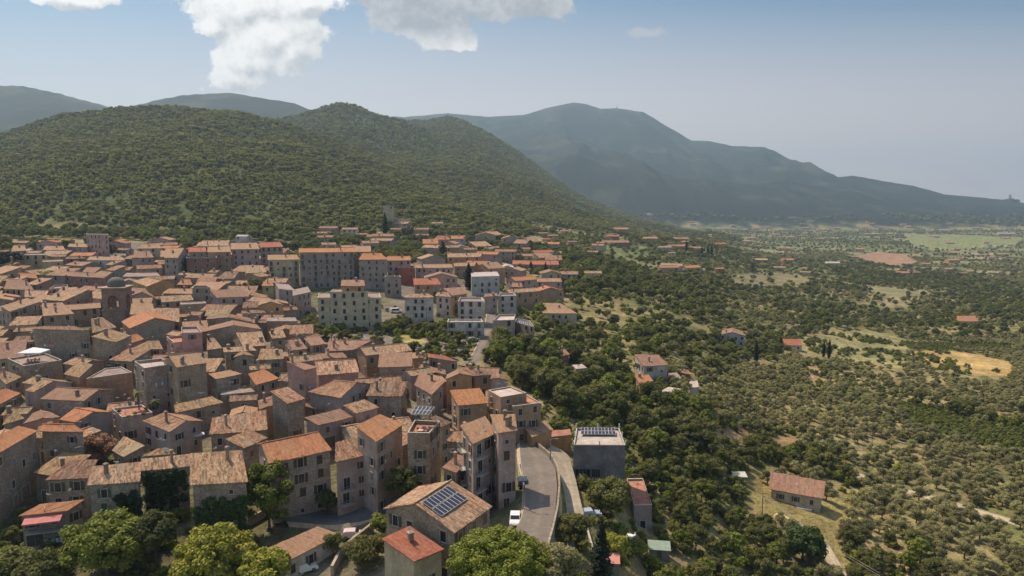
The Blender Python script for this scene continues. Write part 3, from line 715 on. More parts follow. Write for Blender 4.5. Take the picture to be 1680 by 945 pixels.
def build_block(house, blk, opt, first, near):
    """one volume of a building: walls, roof and what sits on them"""
    global HC
    Q, e, n, s, typ, h, wc, rc = blk; A, B, C, D = Q; off = np.array([house.location.x, house.location.y, house.location.z])
    col = jit(WALLC[wc]); rcol = jit(ROOFC[rc], .08); tile = rc[0] == 't'
    ctr = (A + B + C + D) / 4; ov = opt.get('over', .35) if tile else .05
    if typ == 'g':
        lim = opt.get('back', 6.5); dl = np.linalg.norm(H2(C - B)); k = min(1.0, lim / max(dl, .1))
        E = C + H2(C - B) * k; F = D + H2(D - A) * k; E[2] = C[2] - s * dl * k; F[2] = D[2] - s * dl * k
        foot = [A, B, E, F]; ctr = (A + B + E + F) / 4
    elif typ == 'x':
        foot = [A, B, C, D]
    else: foot = [A, B, C, D]
    HC = H2(ctr)
    def ins(p): v = H2(ctr - p); L = np.linalg.norm(v); return p + v / (L + 1e-6) * min(ov * 1.35, L * .2)
    zb = min(Gz(p[0], p[1]) for p in foot) - 1.2
    W = [ins(p) for p in foot]
    def zroof(p):
        if typ == 'f': return e
        if typ == 's': return e + s * ((p - A) @ n)
        if typ == 'g':
            dd = (p - A) @ n; dr = (C - B) @ n
            return e + s * dd if dd <= dr else e + s * dr - s * (dd - dr) * ((C - B) @ n) / max(((C - B) @ n), .1)
        return e
    mb = MB(); T = []
    drop = .17 if tile else 0
    for p in W: T.append(np.array([p[0], p[1], zroof(p) - drop]))
    Bs = [np.array([p[0], p[1], zb]) for p in W]
    if typ == 'g':
        dr = (C - B) @ n
        rB = W[1] + (W[2] - W[1]) * ((dr - (W[1] - A) @ n) / max(((W[2] - W[1]) @ n), .1)); rA = W[0] + (W[3] - W[0]) * ((dr - (W[0] - A) @ n) / max(((W[3] - W[0]) @ n), .1))
        zr = e + s * dr - drop; rB = np.array([rB[0], rB[1], zr]); rA = np.array([rA[0], rA[1], zr])
        mb.add([Bs[0], Bs[1], T[1], T[0]], [(0,1,2,3)]); mb.add([Bs[1], Bs[2], T[2], rB, T[1]], [(0,1,2,3,4)])
        mb.add([Bs[2], Bs[3], T[3], T[2]], [(0,1,2,3)]); mb.add([Bs[3], Bs[0], T[0], rA, T[3]], [(0,1,2,3,4)])
    elif typ == 'x':
        wd = np.linalg.norm(H2(B - A)); zr = e + s * wd / 2 - drop
        f_, b_ = (T[0] + T[1]) / 2, (T[2] + T[3]) / 2; f_[2] = zr; b_[2] = zr
        mb.add([Bs[0], Bs[1], T[1], f_, T[0]], [(0,1,2,3,4)]); mb.add([Bs[1], Bs[2], T[2], T[1]], [(0,1,2,3)])
        mb.add([Bs[2], Bs[3], T[3], b_, T[2]], [(0,1,2,3,4)]); mb.add([Bs[3], Bs[0], T[0], T[3]], [(0,1,2,3)])
    elif typ == 'f':
        tp = .28; ph = opt.get('par', .8)
        In = []
        for i, p in enumerate(W):
            v = H2(ctr - p); In.append(p + v / (np.linalg.norm(v) + 1e-6) * tp * 1.4)
        for i in range(4):
            j = (i + 1) % 4
            mb.add([Bs[i], Bs[j], T[j], T[i]], [(0,1,2,3)])
            a, b = np.array([*In[i][:2], e]), np.array([*In[j][:2], e]); a2, b2 = a - [0,0,ph], b - [0,0,ph]
            mb.add([T[i], T[j], b, a], [(0,1,2,3)], 1); mb.add([a, b, b2, a2], [(0,1,2,3)])
    else:
        for i in range(4):
            j = (i + 1) % 4; mb.add([Bs[i], Bs[j], T[j], T[i]], [(0,1,2,3)])
    mb.v = [tuple(np.array(p) - off) for p in mb.v]
    wall = link('wall', mb.mesh('wall', [M_STONE if wc in STONE else M_STUCCO, M_SILL]), house, col=col)
    # roof
    mb = MB(); name = 'roof'
    if typ == 'f':
        P4 = [np.array([*p[:2], e - opt.get('par', .8) + .02]) for p in In]; mb.add(P4 + [p - [0,0,.2] for p in P4], [(0,1,2,3), (7,6,5,4), (0,4,5,1), (1,5,6,2), (2,6,7,3), (3,7,4,0)])
        name = 'terrace_floor'
    elif typ == 's': slab(mb, Q, seed=0)
    elif typ == 'g':
        slab(mb, Q); slab(mb, [F, E, C, D], uo=30); ridge_cap(mb, D, C)
    elif typ == 'x':
        wd = np.linalg.norm(H2(B - A)); fr, bk = (A + B) / 2, (D + C) / 2; fr[2] = bk[2] = e + s * wd / 2
        slab(mb, [D, A, fr, bk]); slab(mb, [B, C, bk, fr], uo=20); ridge_cap(mb, fr, bk)
    mb.v = [tuple(np.array(p) - off) for p in mb.v]
    rm = (M_TILE_NEW if rc in ('to', 'tr', 'tp', 'ts') else M_TILE_OLD) if tile else M_FLOOR
    roof = link(name, mb.mesh(name, [rm]), house, col=rcol)
    # windows
    m = len(W); zt = [min(T[i][2], T[(i+1) % 4][2]) for i in range(4)]
    for i in range(4):
        j = (i + 1) % 4
        if i in opt.get('blind', ()): continue
        glo = min(Gz(W[i][0], W[i][1]), Gz(W[j][0], W[j][1]))
        winrow(house, wall, W[i], W[j], max(glo, zt[i] - h - 1.5), zt[i], opt, near, 1.0 if near else 1.1, rnd.randint(0, 10**6))
    # chimneys and aerials
    if tile and opt.get('chim', 1):
        nc = rnd.choice([0, 1, 1, 2, 3]) if near else rnd.choice([0, 1, 1])
        if 'chim' in opt: nc = opt['chim']
        for _ in range(nc):
            a, b = rnd.uniform(.15, .85), rnd.uniform(.3, .85); p = (A*(1-a)+B*a)*(1-b) + (D*(1-a)+C*a)*b
            if typ == 'x': p = ((D*(1-b)+A*b)*(1-a) + ((D+C)/2*(1-b)+(A+B)/2*b)*a); p[2] = e + s*np.linalg.norm(H2(B-A))/2*a
            o = link('chimney', rnd.choice(CHIM), roof, p - off, rnd.uniform(0, 1.5), jit((.33,.24,.18), .25))
    for _q in range(rnd.choice([0, 0, 1, 1, 2])):
        a, b = rnd.uniform(.2, .8), rnd.uniform(.4, .9); p = (A*(1-a)+B*a)*(1-b) + (D*(1-a)+C*a)*b
        if typ == 'x': p[2] = e + .3
        if typ == 'f': p = p - [0,0,.7]
        link('antenna', ANT, roof, p - off, rnd.uniform(0, 3))
    if rnd.random() < .18 and typ != 'x':
        a = rnd.uniform(.2, .8); p = (A*(1-a)+B*a)*.6 + (D*(1-a)+C*a)*.4 + np.array([0,0,.5])
        if typ == 'f': p = p - [0,0,.6]
        o = link('satellite_dish', DISH, roof, p - off, rnd.uniform(0, 3)); o.rotation_euler = (R(75), 0, rnd.uniform(-1, 1)+2.2)
    return wall, roof, W, T
def rect(x, y, w, d, yaw, h, s=.3, typ='g'):
    """a roof plane given in world metres: eave w long centred near (x, y), facing -Y turned by yaw"""
    a = np.array([math.cos(yaw), math.sin(yaw), 0]); n = np.array([-math.sin(yaw), math.cos(yaw), 0]); e = Gz(x, y) + h; c = np.array([x, y, e])
    dd = d / 2 if typ == 'g' else d; A = c - a*w/2 - n*d/2; B = c + a*w/2 - n*d/2; up = np.array([0, 0, (0 if typ in 'fx' else s) * dd])
    return ([A, B, B + n*dd + up, A + n*dd + up], e, n)
def house(name, cat, label, blocks, group=None, **opt):
    """blocks: (points, slope, type, eave height, wall colour, roof colour)"""
    B_ = []
    for (px, s, typ, h, wc, rc) in blocks:
        Q, e, n = px if isinstance(px, tuple) else solve(pts(px), s, typ, h); B_.append((Q, e, n, s, typ, h, wc, rc))
    c = np.mean([np.mean(b[0], axis=0) for b in B_], axis=0)
    o = empty(name, (c[0], c[1], Gz(c[0], c[1]))); tag(o, label, cat, group)
    near = c[1] < 260; res = []
    for k, b in enumerate(B_):
        res.append(build_block(o, b, opt, k == 0, near)); W = res[-1][2]; P = [w[:2] for w in W]
        FOOT.append(np.array(P))
    HOUSES.append((o, label, c, res)); return o, res
# ------------------------------------------------------------------ the town, traced house by house
OT = 'houses of the old town'; UP_ = 'blocks of the upper town'; VA = 'houses of the valley'
SHn, AB, CO = 'stone_house', 'apartment_building', 'country_house'
def H1(label, px, s, typ, h, wc, rc, name='stone_house', group=OT, **o):
    cat = {'stone_house': 'house', 'plastered_house': 'house', 'terrace_house': 'house', 'apartment_building': 'apartment building', 'country_house': 'house', 'shed': 'shed'}[name]
    return house(name, cat, label, [(px, s, typ, h, wc, rc)], group, **o)
def HM(label, blocks, name='stone_house', group=OT, **o):
    cat = {'stone_house': 'house', 'plastered_house': 'house', 'terrace_house': 'house', 'apartment_building': 'apartment building', 'country_house': 'house', 'shed': 'shed'}[name]
    return house(name, cat, label, blocks, group, **o)
PH, TH = 'plastered_house', 'terrace_house'
# --- lower edge of the village
LONG, LONGR = HM('long stone house with straw coloured tile roof and ivy above the big garden trees',
   [('c850,635 1375,597 1388,390 900,460', .38, 's', 11, 'sg', 'tl'), ('c1378,495 g430,447 430,325 c1385,375', .38, 's', 10, 'sg', 'tl'), ('g430,632 1000,600 935,280 430,328', .38, 's', 12, 'sg', 'tl')], chim=1, dens=.6)
H1('low brown roofed stone house wedged beside the long straw coloured roof', 'c440,582 860,562 960,385 700,380', .3, 's', 8, 'sg', 'tb', chim=0)
ORA, ORAR = H1('small stone house with orange tiles and a pinkish red awning over its balcony', 'r118,556 440,520 535,482 250,498', .3, 's', 7, 'sg', 'to', chim=0)
H1('tall rough stone house at the village edge under bright ribbed orange sheet roofing', 'c-200,425 372,97 190,52 -200,232', .25, 's', 13, 'sg', 'to', chim=0, dens=.35)
H1('rough stone house with a thin strip of orange roof and a hollow black window', 'c385,102 830,108 700,62 372,68', .25, 'g', 11, 'sg', 'to', dens=.4, chim=0)
H1('tiny hip roofed house behind the rust brown dry bush', 'c1095,292 1213,358 1432,238 1212,158', .28, 's', 5, 'sg', 'tg', chim=0)
H1('low lichen roofed lean-to pressed against the back of the long roof', 'c1390,352 g290,324 200,285 c1540,300', .25, 's', 7, 'sg', 'tg', chim=0, dens=0)
H1('lilac plastered gabled house with an arched blue grey window', 'b245,602 332,617 520,508 432,480', .34, 'g', 7.5, 'lp', 'tg', name=PH, back=7, chim=0, dens=.5)
GAZ, GAZR = H1('flat roofed stone house carrying the white gazebo terrace', 'b235,362 610,300 440,232 68,286', 0, 'f', 8, 'sb', 'fl', name=TH, dens=.45, par=.6)
H1('tall dark fronted house with nearly flat brown roof behind the white gazebo', 'a310,895 890,908 720,862 420,868', .12, 's', 13, 'sg', 'tb', dens=.35, chim=0)
H1('tall grey stone house with one green shuttered window under a long beige eave', 'a97,724 402,624 262,592 0,672', .22, 's', 10, 'st', 'tl', dens=.5)
H1('low stone lean-to at the foot of the green shuttered house', 'a-80,690 92,742 60,712 -80,660', .2, 's', 8, 'st', 'tl', chim=0)
H1('house with a broad sunlit salmon roof below the pink walled terrace', 'a420,768 730,745 612,638 408,638', .25, 's', 8, 'sb', 'ts')
H1('long shed roofed house whose dark side wall faces the bell tower', 'a405,605 622,620 892,500 690,496', .3, 's', 8, 'sg', 'tl')
H1('low house with sandy roof below the pink terrace wall', 'a240,583 442,583 480,518 242,516', .3, 'g', 6, 'st', 'tl')
H1('pink walled roof terrace with laundry above the old roofs', 'a480,500 668,490 655,425 590,430', 0, 'f', 7, 'pk', 'fl', name=TH, dens=.3)
H1('faded pinkish tiled house with a washing balcony below the yellow house', 'a35,502 335,512 250,405 80,385', .3, 'g', 7, 'lp', 'tp', name=PH)
H1('small house with a bright orange ridge beside the pale olive coloured house', 'a212,388 372,400 342,345 190,352', .3, 'g', 7, 'sg', 'to', chim=0)
HM('mustard yellow house of two boxy flat topped volumes with brown windows', [('a232,170 465,168 450,128 325,112', 0, 'f', 9, 'ye', 'fl'), ('a415,237 622,228 600,203 430,208', 0, 'f', 9, 'ye', 'fl')], name=PH, modern=1, par=.4)
H1('wide reddish fronted house behind the church roofs', 'a655,375 1040,395 930,348 670,330', .2, 'g', 9, 'br', 'tp', name=PH, dens=.5)
H1('house with diamond shaped yellowish roof behind the bell tower', 'a900,362 1030,384 1112,335 990,325', .2, 's', 6, 'sb', 'tg')
H1('orange walled gabled house with broad sand roof just beyond the bell tower', 'a1300,425 1440,478 1600,415 1430,392', .3, 'g', 8, 'or', 'tl', name=PH, dens=.15, chim=0, back=6)
H1('house with low pinkish roof touching the far side of the bell tower', 'a1278,545 1480,560 1420,495 1285,490', .2, 's', 8, 'sb', 'tp', chim=0)
H1('grey gabled house between the bell tower and a slim chimney', 'a1265,575 1530,592 1480,548 1290,545', .3, 'x', 8, 'st', 'tp', dens=.2)
H1('house with smooth pale salmon roof beside the foot of the bell tower', 'a1275,752 1520,752 1500,648 1288,645', .28, 's', 9, 'sb', 'ts', chim=0)
H1('gabled house with vivid orange roof below the bell tower', 'a1190,822 1270,890 1520,786 1416,706', .32, 'g', 8, 'st', 'to', chim=0, dens=0)
H1('house with cream streaked sunlit roof behind the vivid orange one', 'd60,815 325,826 325,692 100,690', .28, 's', 7, 'sb', 'tl')
H1('long low house under a plain brown roof near the orange walled gable', 'd148,632 466,610 440,560 138,572', .3, 's', 7, 'sb', 'tl', chim=0)
H1('plain windowless khaki block in front of the long brown roof', 'd333,655 592,642 572,625 338,630', 0, 'f', 7, 'sb', 'fl', name=TH, dens=0, par=.3)
H1('dark green grey townhouse with tall narrow shutters', 'd448,490 628,486 602,468 470,468', 0, 'f', 11, 'st', 'fg', name=TH)
H1('little house with a salmon roof and white chimney cap under the tall grey block', 'd298,460 455,462 428,405 350,405', .3, 'g', 6, 'ob', 'to', name=PH)
H1('red tiled house with white roof edges and blue washing on the balcony', 'd690,588 1015,575 950,498 625,515', .3, 's', 8, 'lp', 'tp', name=PH, chim=0)
H1('house with ochre speckled roof in front of the red tiled white edged one', 'd572,768 800,762 848,700 590,708', .28, 's', 6, 'sb', 'tg')
H1('long dark fronted gabled house with low pitched brown roof', 'd580,800 1045,828 1020,785 605,770', .12, 'x', 8, 'sg', 'tb', dens=.3)
H1('broad gabled stone house whose pale verges form a wide arrow shape', 'd585,918 1130,897 1085,850 620,868', .2, 'x', 8, 'sb', 'tp', dens=.3)
H1('small pinkish house with thin flat eave near the orange fronted house', 'd930,745 1178,735 1135,702 935,718', .12, 's', 7, 'lp', 'tb', name=PH)
H1('orange fronted gabled house with a row of small windows near the pale apartments', 'd1090,665 1352,660 1290,625 1110,625', .3, 'x', 9, 'or', 'tl', name=PH, dens=.8, chim=0)
H1('pale apricot house with flat cream cornice beside the green bank', 'd1180,818 1482,818 1460,780 1190,785', .08, 's', 7, 'ob', 'fl', name=TH)
H1('small brown house tucked below the pale apricot one', 'd1045,838 1200,832 1180,812 1060,812', .1, 's', 6, 'sg', 'tb')
H1('striped tiled house just below the church apse', 'a905,935 1145,876 1012,785 890,740', .28, 's', 9, 'sb', 'tg')
H1('dark fronted house with lichen spotted roof in two diamond slopes', 'b1140,128 1285,62 1082,0 887,72', .25, 's', 10, 'sg', 'tg', dens=.5)
H1('orange roofed cottage squeezed between the lichen diamond roof and a pergola', 'b1290,136 1415,95 1345,45 1290,50', .28, 's', 6, 'sb', 'to', chim=0)
H1('low house with rounded lichen roof and a plant covered terrace', 'b1285,192 1600,196 1560,105 1440,118', .25, 's', 6, 'sb', 'tg', chim=0)
H1('grey fronted house with a parapet terrace of square pillars above the white awning', 'b1415,382 e275,338 b1600,290 1305,305', 0, 'f', 12, 'st', 'fw', name=TH, dens=.4)
H1('tall stone house with freckled clay roof and two windows one above the other', 'e298,376 602,326 512,235 210,250', .3, 'g', 13, 'sb', 'ts', dens=.35, back=5)
HM('brown brick coloured house with half tiled roof and half open terrace', [('b625,440 775,475 912,350 770,312', .25, 's', 8, 'ob', 'tg'), ('b845,487 1300,422 1200,372 1045,375', 0, 'f', 8, 'ob', 'fl')], dens=.4, chim=0, par=.3)
H1('small lichen roofed cottage below the gazebo house', 'b60,540 215,466 60,410 -60,440', .25, 'g', 6, 'st', 'tg')
H1('house with a strong red orange roof near the lilac gable', 'b-90,780 205,627 90,592 -90,592', .25, 's', 7, 'st', 'to', chim=0)
H1('house with crumbling straw coloured roof under the red orange one', 'b20,940 240,872 180,830 70,850', .22, 's', 6, 'sg', 'tg', chim=0)
H1('mauve gabled house with low roof between the crumbling and the coral roofs', 'b225,930 600,862 500,815 330,812', .15, 'x', 6, 'pk', 'tb', name=PH, dens=0, chim=0)
H1('gabled grey house with a coral orange roof slope beside the potted terrace', 'b580,885 740,912 912,812 742,766', .3, 'g', 8, 'gr', 'to', name=PH, dens=.4, chim=0, back=7)
TERR, TERRR = H1('low house carrying the bright potted palm terrace', 'b1195,862 1500,815 1400,742 1090,772', 0, 'f', 7, 'lp', 'ft', name=TH, par=.5, dens=.2)
SHH, SHHR = H1('grey gabled house with four dark brown shuttered windows and a white parasol', 'e-40,900 g228,112 398,-4 e170,818', .3, 'g', 8, 'lp', 'tw', name=PH, dens=.9, back=6, shut=(.05,.03,.02))
H1('narrow house with ragged golden roof behind the shuttered gable', 'e285,822 755,718 640,655 272,742', .22, 's', 6, 'sb', 'tg', chim=0)
H1('wide house with a rambling clay roof and tall thin chimney', 'g615,138 1190,88 e1175,757 640,905', .22, 's', 7, 'sb', 'tw', chim=1)
H1('house with a tilted diamond roof of weathered clay beside the climbing ivy', 'g960,272 1195,165 1010,82 775,182', .18, 's', 9, 'sg', 'tw', chim=0)
H1('big house half roofed in new orange and half in old speckled tiles', 'g1200,420 j388,408 248,225 g1130,232', .3, 'g', 12, 'st', 'to', dens=.7, chim=0, back=5)
H1('house with yellow flecked tiles and a long rusty balcony', 'j415,525 800,437 600,270 420,345', .28, 's', 11, 'lp', 'tw', name=PH, balc=1, dens=.9, chim=0)
H1('tall tower like house with smooth salmon diamond roof', 'j820,328 1095,152 875,62 595,158', .18, 's', 14, 'lp', 'to', name=PH, dens=.5, chim=0)
PVT, PVTR = H1('tall narrow house topped by a tiled terrace and a solar pergola', 'j1125,237 1342,242 1445,130 1200,105', 0, 'f', 14, 'sb', 'ft', name=TH, dens=.5)
H1('house with moss brown roof tucked behind the solar pergola', 'l380,842 490,797 330,725 265,742', .2, 's', 9, 'sb', 'tb', chim=0)
H1('small house with a yellow lichen diamond roof above the salmon one', 'j625,50 i850,886 700,803 500,870', .25, 's', 7, 'lp', 'tg', name=PH, chim=0)
H1('gabled house with rosy brown roof and white wall lamp', 'j250,165 620,76 455,0 120,92', .25, 's', 7, 'lp', 'tp', name=PH)
H1('square stone tower house with pale sagging roof in the middle of the old town', 'i-120,-0 e1385,730', .2, 's', 11, 'sg', 'tw') if 0 else H1('square stone tower house with pale sagging roof in the middle of the old town', 'e1385,730 1560,682 1390,566 1213,605', .2, 's', 11, 'sg', 'tw', dens=.3, chim=0)
H1('tiny gabled house with dusty tiles below the pink tower house', 'i120,872 290,916 350,842 150,790', .25, 'g', 5, 'sg', 'tw', chim=0)
H1('massive grey gabled house with stony roof slope and one dark window', 'i150,735 475,795 650,622 370,640', .3, 'g', 9, 'gr', 'tw', name=PH, dens=.35, back=7, chim=0)
H1('pink tower house with a white box on its flat brown roof', 'i120,520 248,490 60,440 e1350,305', .1, 's', 13, 'pk', 'tp', name=PH, dens=.4)
H1('long house with patched beige roof and pink lower storey', 'i245,572 658,540 622,420 215,430', .28, 'g', 7, 'pk', 'tl', name=PH, dens=.3)
H1('long narrow roofed house just above the patched beige roof', 'i275,408 540,397 490,345 270,362', .25, 's', 6, 'sb', 'tp')
H1('broad house with dusty pink roof and dark gable under the dry yellow bank', 'i335,336 600,322 737,250 360,205', .28, 'g', 6, 'sg', 'tp', dens=.3, back=6)
H1('house with plain rose roof beside two dark side alleys', 'i0,325 150,310 60,200 e1400,215', .28, 'g', 7, 'lp', 'tp', name=PH)
H1('house with rose roof over a deep shaded loggia near the green bank', 'i180,282 330,262 270,195 105,202', .25, 's', 8, 'sb', 'tp', chim=0)
H1('sunny house with big pale clay roof and red brick chimney', 'e950,172 1185,160 1130,12 880,36', .32, 'g', 7, 'sb', 'tl', chim=1)
H1('striped roofed house with a small awning in front', 'e1090,302 1352,290 1340,215 1130,172', .3, 's', 7, 'sg', 'tg')
H1('little freckled roof house beside the apricot house', 'e1235,92 1372,78 1340,10 1200,20', .3, 's', 7, 'sb', 'tl')
H1('small house with sandy roof squeezed beside the pink terrace house', 'e595,202 747,185 660,80 595,90', .25, 's', 6, 'sg', 'tl')
H1('house with thin cream roof edge below the big arrow gable', 'e760,226 1085,208 1030,165 750,180', .12, 's', 8, 'sb', 'tl')
H1('small greyish gabled house in the shade of the cream edged roof', 'e850,278 1070,265 1010,232 890,240', .25, 'x', 8, 'st', 'tw', dens=.2, chim=0)
H1('house with bright plain roof and one small arched window over a ledge', 'e680,490 940,437 830,402 600,432', .12, 's', 8, 'st', 'ts', dens=.35, chim=0)
H1('lower annex with dark doorway and corrugated porch under the arched window', 'e730,645 1185,600 1100,570 730,602', .05, 's', 5, 'st', 'fl', name=TH, dens=.4)
H1('house with orange freckled diamond roof near the pink tower house', 'e1075,548 1305,480 1150,390 1000,440', .25, 's', 7, 'st', 'to', chim=0)
HM('raspberry pink house with stepped roof terraces', [('e270,130 540,100 470,60 185,62', 0, 'f', 8, 'pk', 'ft'), ('e345,35 548,30 500,-30 345,-25', 0, 'f', 11, 'pk', 'fl')], name=TH, dens=.6)
# --- around the street bend
H1('orange pink gabled house behind the ribbed terracotta roof', 'l420,372 700,337 640,300 440,325', .28, 'x', 9, 'or', 'tp', name=PH, dens=.4, chim=0)
BRK, _ = H1('house with ribbed bright terracotta roof over a shaded open loggia', 'l545,628 850,602 760,455 465,480', .3, 's', 9, 'ob', 'to', name=PH, dens=.6, chim=0)
H1('house with dusty rose sloping roof beside the ribbed terracotta roof', 'l120,428 290,522 432,378 165,312', .22, 's', 9, 'st', 'tp')
H1('house with coral red roof at the wooded rim of the village', 'l250,155 550,198 420,140 240,118', .2, 's', 7, 'sb', 'tr')
H1('ochre walled house with tan roof at the end of the coral roof', 'l110,168 245,152 215,108 50,108', .2, 's', 7, 'or', 'tl', name=PH)
H1('long narrow brown roofed house below the coral one', 'l160,262 430,327 400,290 180,222', .15, 's', 6, 'st', 'tp')
H1('house with dark moss brown roof beside the woods', 'l700,340 905,325 830,278 600,272', .22, 's', 8, 'ob', 'tb', name=PH)
H1('dusky pink house with small square window beside the woods', 'l860,368 1045,385 1000,335 880,330', .2, 'x', 9, 'lp', 'tb', name=PH, dens=.5, chim=0)
HM('beige palazzo with white railed roof terrace and terracotta lower deck', [('l965,548 1222,503 1062,440 840,475', 0, 'f', 11, 'ob', 'fw'), ('l1088,637 1362,602 1222,520 985,550', 0, 'f', 9, 'ob', 'ft')], name=TH, dens=.8, par=.35)
CURV, CURVR = HM('tall curved house row with shady balconies standing above the bending road',
   [('m430,140 690,168 640,0 480,80', .22, 's', 9, 'st', 'tw'), ('m690,168 930,60 820,-95 560,-25', .22, 's', 14, 'lp', 'ts'), ('m935,60 1130,35 1110,-95 850,-150', .22, 's', 14, 'lp', 'ts')], name=PH, balc=1, dens=.9)
H1('narrow house with flat rosy roof wedged above the solar roof house', 'm530,452 668,308 560,275 375,395', .15, 's', 8, 'ob', 'tp', name=PH)
PVH, PVHR = H1('stone house with a big solar array on its straw coloured roof', 'z880,800 1315,495 830,185 437,470', .36, 'g', 8, 'sg', 'tl', chim=0, dens=.7, back=7)
REDH, REDR = H1('cream walled house with plain brick red roof and a stub chimney', 'p1100,850 1295,770 1060,610 900,712', .22, 's', 8, 'cr', 'tr', name=PH, chim=1, dens=.4)
LOWW, LOWR = H1('long low white walled cottage with ribbed brown roof beside the parked cars', 'n480,835 1060,532 880,470 225,690', .25, 's', 3.6, 'wh', 'ts', name=PH, dens=.7, chim=0)
HM('deep orange house and garden wing beside the pale concrete lane', [('l1275,938 1485,862 1395,770 1205,850', .2, 's', 3.4, 'or', 'ts'), ('w480,540 620,525 612,490 500,492', .05, 's', 3.2, 'or', 'ft')], name=PH, dens=.3, chim=0)
GREY, GREYR = H1('big dark grey cube of a house with a white edged terrace and solar panels', 'w632,592 970,594 930,480 650,480', 0, 'f', 10, 'dg', 'fw', name=TH, dens=.0, modern=1, par=.5)
ANN, ANNR = H1('terracotta tiled roof terrace with benches beside the dark grey cube house', 't1025,490 1142,487 1072,285 975,305', 0, 'f', 5, 'gr', 'ft', name=TH, par=.5, dens=.5, modern=1)
# --- upper town
T5 = dict(name='apartment_building', group=UP_, dens=.85, gap=2.8)
H1('square five storey block standing alone below the wooded hill', 'P141,384 178,385 174,378 146,378', 0, 'f', 16, 'lp', 'fl', par=.4, **T5)
H1('tall pale sided grey block with tiled gable behind the orange walled gable', 'd172,196 310,198 372,100 190,96', .3, 'g', 14, 'gr', 'ts', **T5)
H1('dark maroon fronted block with white roof rail', 'd392,198 690,197 688,150 402,150', 0, 'f', 13, 'br', 'fl', **T5)
H1('town block with coral red roof beside the dark maroon block', 'd418,140 592,137 582,92 410,95', .25, 'g', 14, 'gr', 'tr', **T5)
H1('town block with ochre clay roof behind the dark maroon block', 'd600,142 832,138 822,80 600,90', .25, 'g', 14, 'ob', 'ts', **T5)
H1('wide pinkish block with arched loggia under an orange roof', 'd832,113 1112,110 1085,50 830,52', .25, 'g', 15, 'lp', 'ts', **T5)
H1('grey green block ending the street with coral roof and two dormers', 'd1115,95 1345,87 1310,40 1112,45', .25, 'g', 15, 'gr', 'tr', **T5)
H1('back row block with sand coloured roof below the hill woods', 'd490,82 820,77 800,42 510,45', .25, 's', 13, 'cr', 'tl', **T5)
H1('cream block with rows of open balconies and a beige roof', 'd1190,217 1505,213 1480,165 1190,168', .25, 's', 14, 'cr', 'ts', balc=1, **T5)
HM('long five storey grey row with two stepped orange roofs', [('h60,300 640,295 640,268 65,270', .2, 's', 15, 'gr', 'to'), ('h60,264 610,258 600,215 60,225', .25, 'g', 18, 'gr', 'to')], balc=1, **T5)
H1('slightly taller narrow block with honey roof over the long grey row', 'h605,258 772,256 766,200 605,200', .25, 'g', 17, 'cr', 'ts', **T5)
H1('grey block with orange roof and a little stair tower beside the long row', 'h645,335 930,332 870,270 690,270', .25, 'g', 15, 'gr', 'to', **T5)
H1('lower block with orange roof and stacked loggias at the end of the row', 'h925,343 1162,340 1155,300 930,300', .25, 'g', 12, 'lp', 'to', **T5)
H1('bare grey stair block below the orange roofed row', 'h900,502 1066,502 1050,488 915,488', 0, 'f', 10, 'gr', 'fg', **T5)
HM('pale yellow four storey apartment house with attic and roof hut', [('h245,707 870,707 850,642 262,642', 0, 'f', 12, 'cr', 'fl'), ('h365,650 742,646 700,622 400,622', 0, 'f', 14.5, 'cr', 'fl'), ('h470,592 712,592 700,532 480,532', .22, 's', 16.5, 'or', 'tp')], name='apartment_building', group=UP_, dens=1, gap=3.4, par=.3)
H1('white three storey house with hipped pale roof beside the yellow apartments', 'h1090,708 1392,703 1335,668 1135,668', .2, 's', 11, 'wh', 'tl', **T5)
H1('house with coral roof standing above the white hipped house', 'h1190,582 1458,578 1420,515 1182,520', .28, 's', 8, 'ob', 'tr', name=PH, group=UP_)
H1('rose white house with apricot roof beyond the crimson loggias', 'h1200,416 1575,413 1560,375 1202,382', .28, 'g', 9, 'lp', 'ts', name=PH, group=UP_)
H1('crimson painted house with open loggias', 'h1040,414 1202,414 1190,396 1050,396', 0, 'f', 9, 'rd', 'ft', name=PH, group=UP_, balc=1)
H1('long ochre schoolhouse with rows of small windows', 'k205,313 532,306 545,266 200,274', .28, 'g', 8, 'or', 'tl', name='apartment_building', group=UP_, dens=1)
H1('long pinkish tiled house in front of the ochre schoolhouse', 'k268,400 470,396 490,355 262,372', .28, 'g', 7, 'ob', 'tl', name=PH, group=UP_)
H1('rose pink villa above the ochre schoolhouse', 'k70,137 232,137 212,112 90,113', .25, 'g', 9, 'pk', 'tr', name=PH, group=UP_)
H1('pale villa with orange roof beside the rose pink villa', 'k235,130 370,127 340,97 240,98', .25, 'g', 9, 'bl', 'to', name=PH, group=UP_)
H1('white and light blue hall with a flat white roof beside the dark cypress', 'k440,502 716,494 690,450 432,458', .05, 's', 10, 'bl', 'fw', name=TH, group=UP_, modern=1)
H1('long single storey house with faded red roofs', 'k842,380 1300,384 1290,345 842,342', .25, 'g', 5, 'ob', 'tr', name=PH, group=UP_)
H1('white cubic house with a thin cornice near the village car park', 'k305,742 562,742 540,702 330,702', 0, 'f', 10, 'wh', 'fl', name=TH, group=UP_, modern=1)
H1('house with rust brown roof and orange loggia above the white cubic house', 'k250,687 402,667 380,610 150,605', .25, 's', 9, 'or', 'tp', name=PH, group=UP_)
H1('slender white house with a flat roof beside the white cubic house', 'k700,692 882,687 860,660 720,660', 0, 'f', 9, 'wh', 'fl', name=TH, group=UP_, modern=1)
H1('house with a long tan roof and cream terrace at the edge of the trees', 'k1130,860 1480,862 1290,748 1130,745', .2, 's', 5, 'cr', 'ts', name=PH, group=UP_)
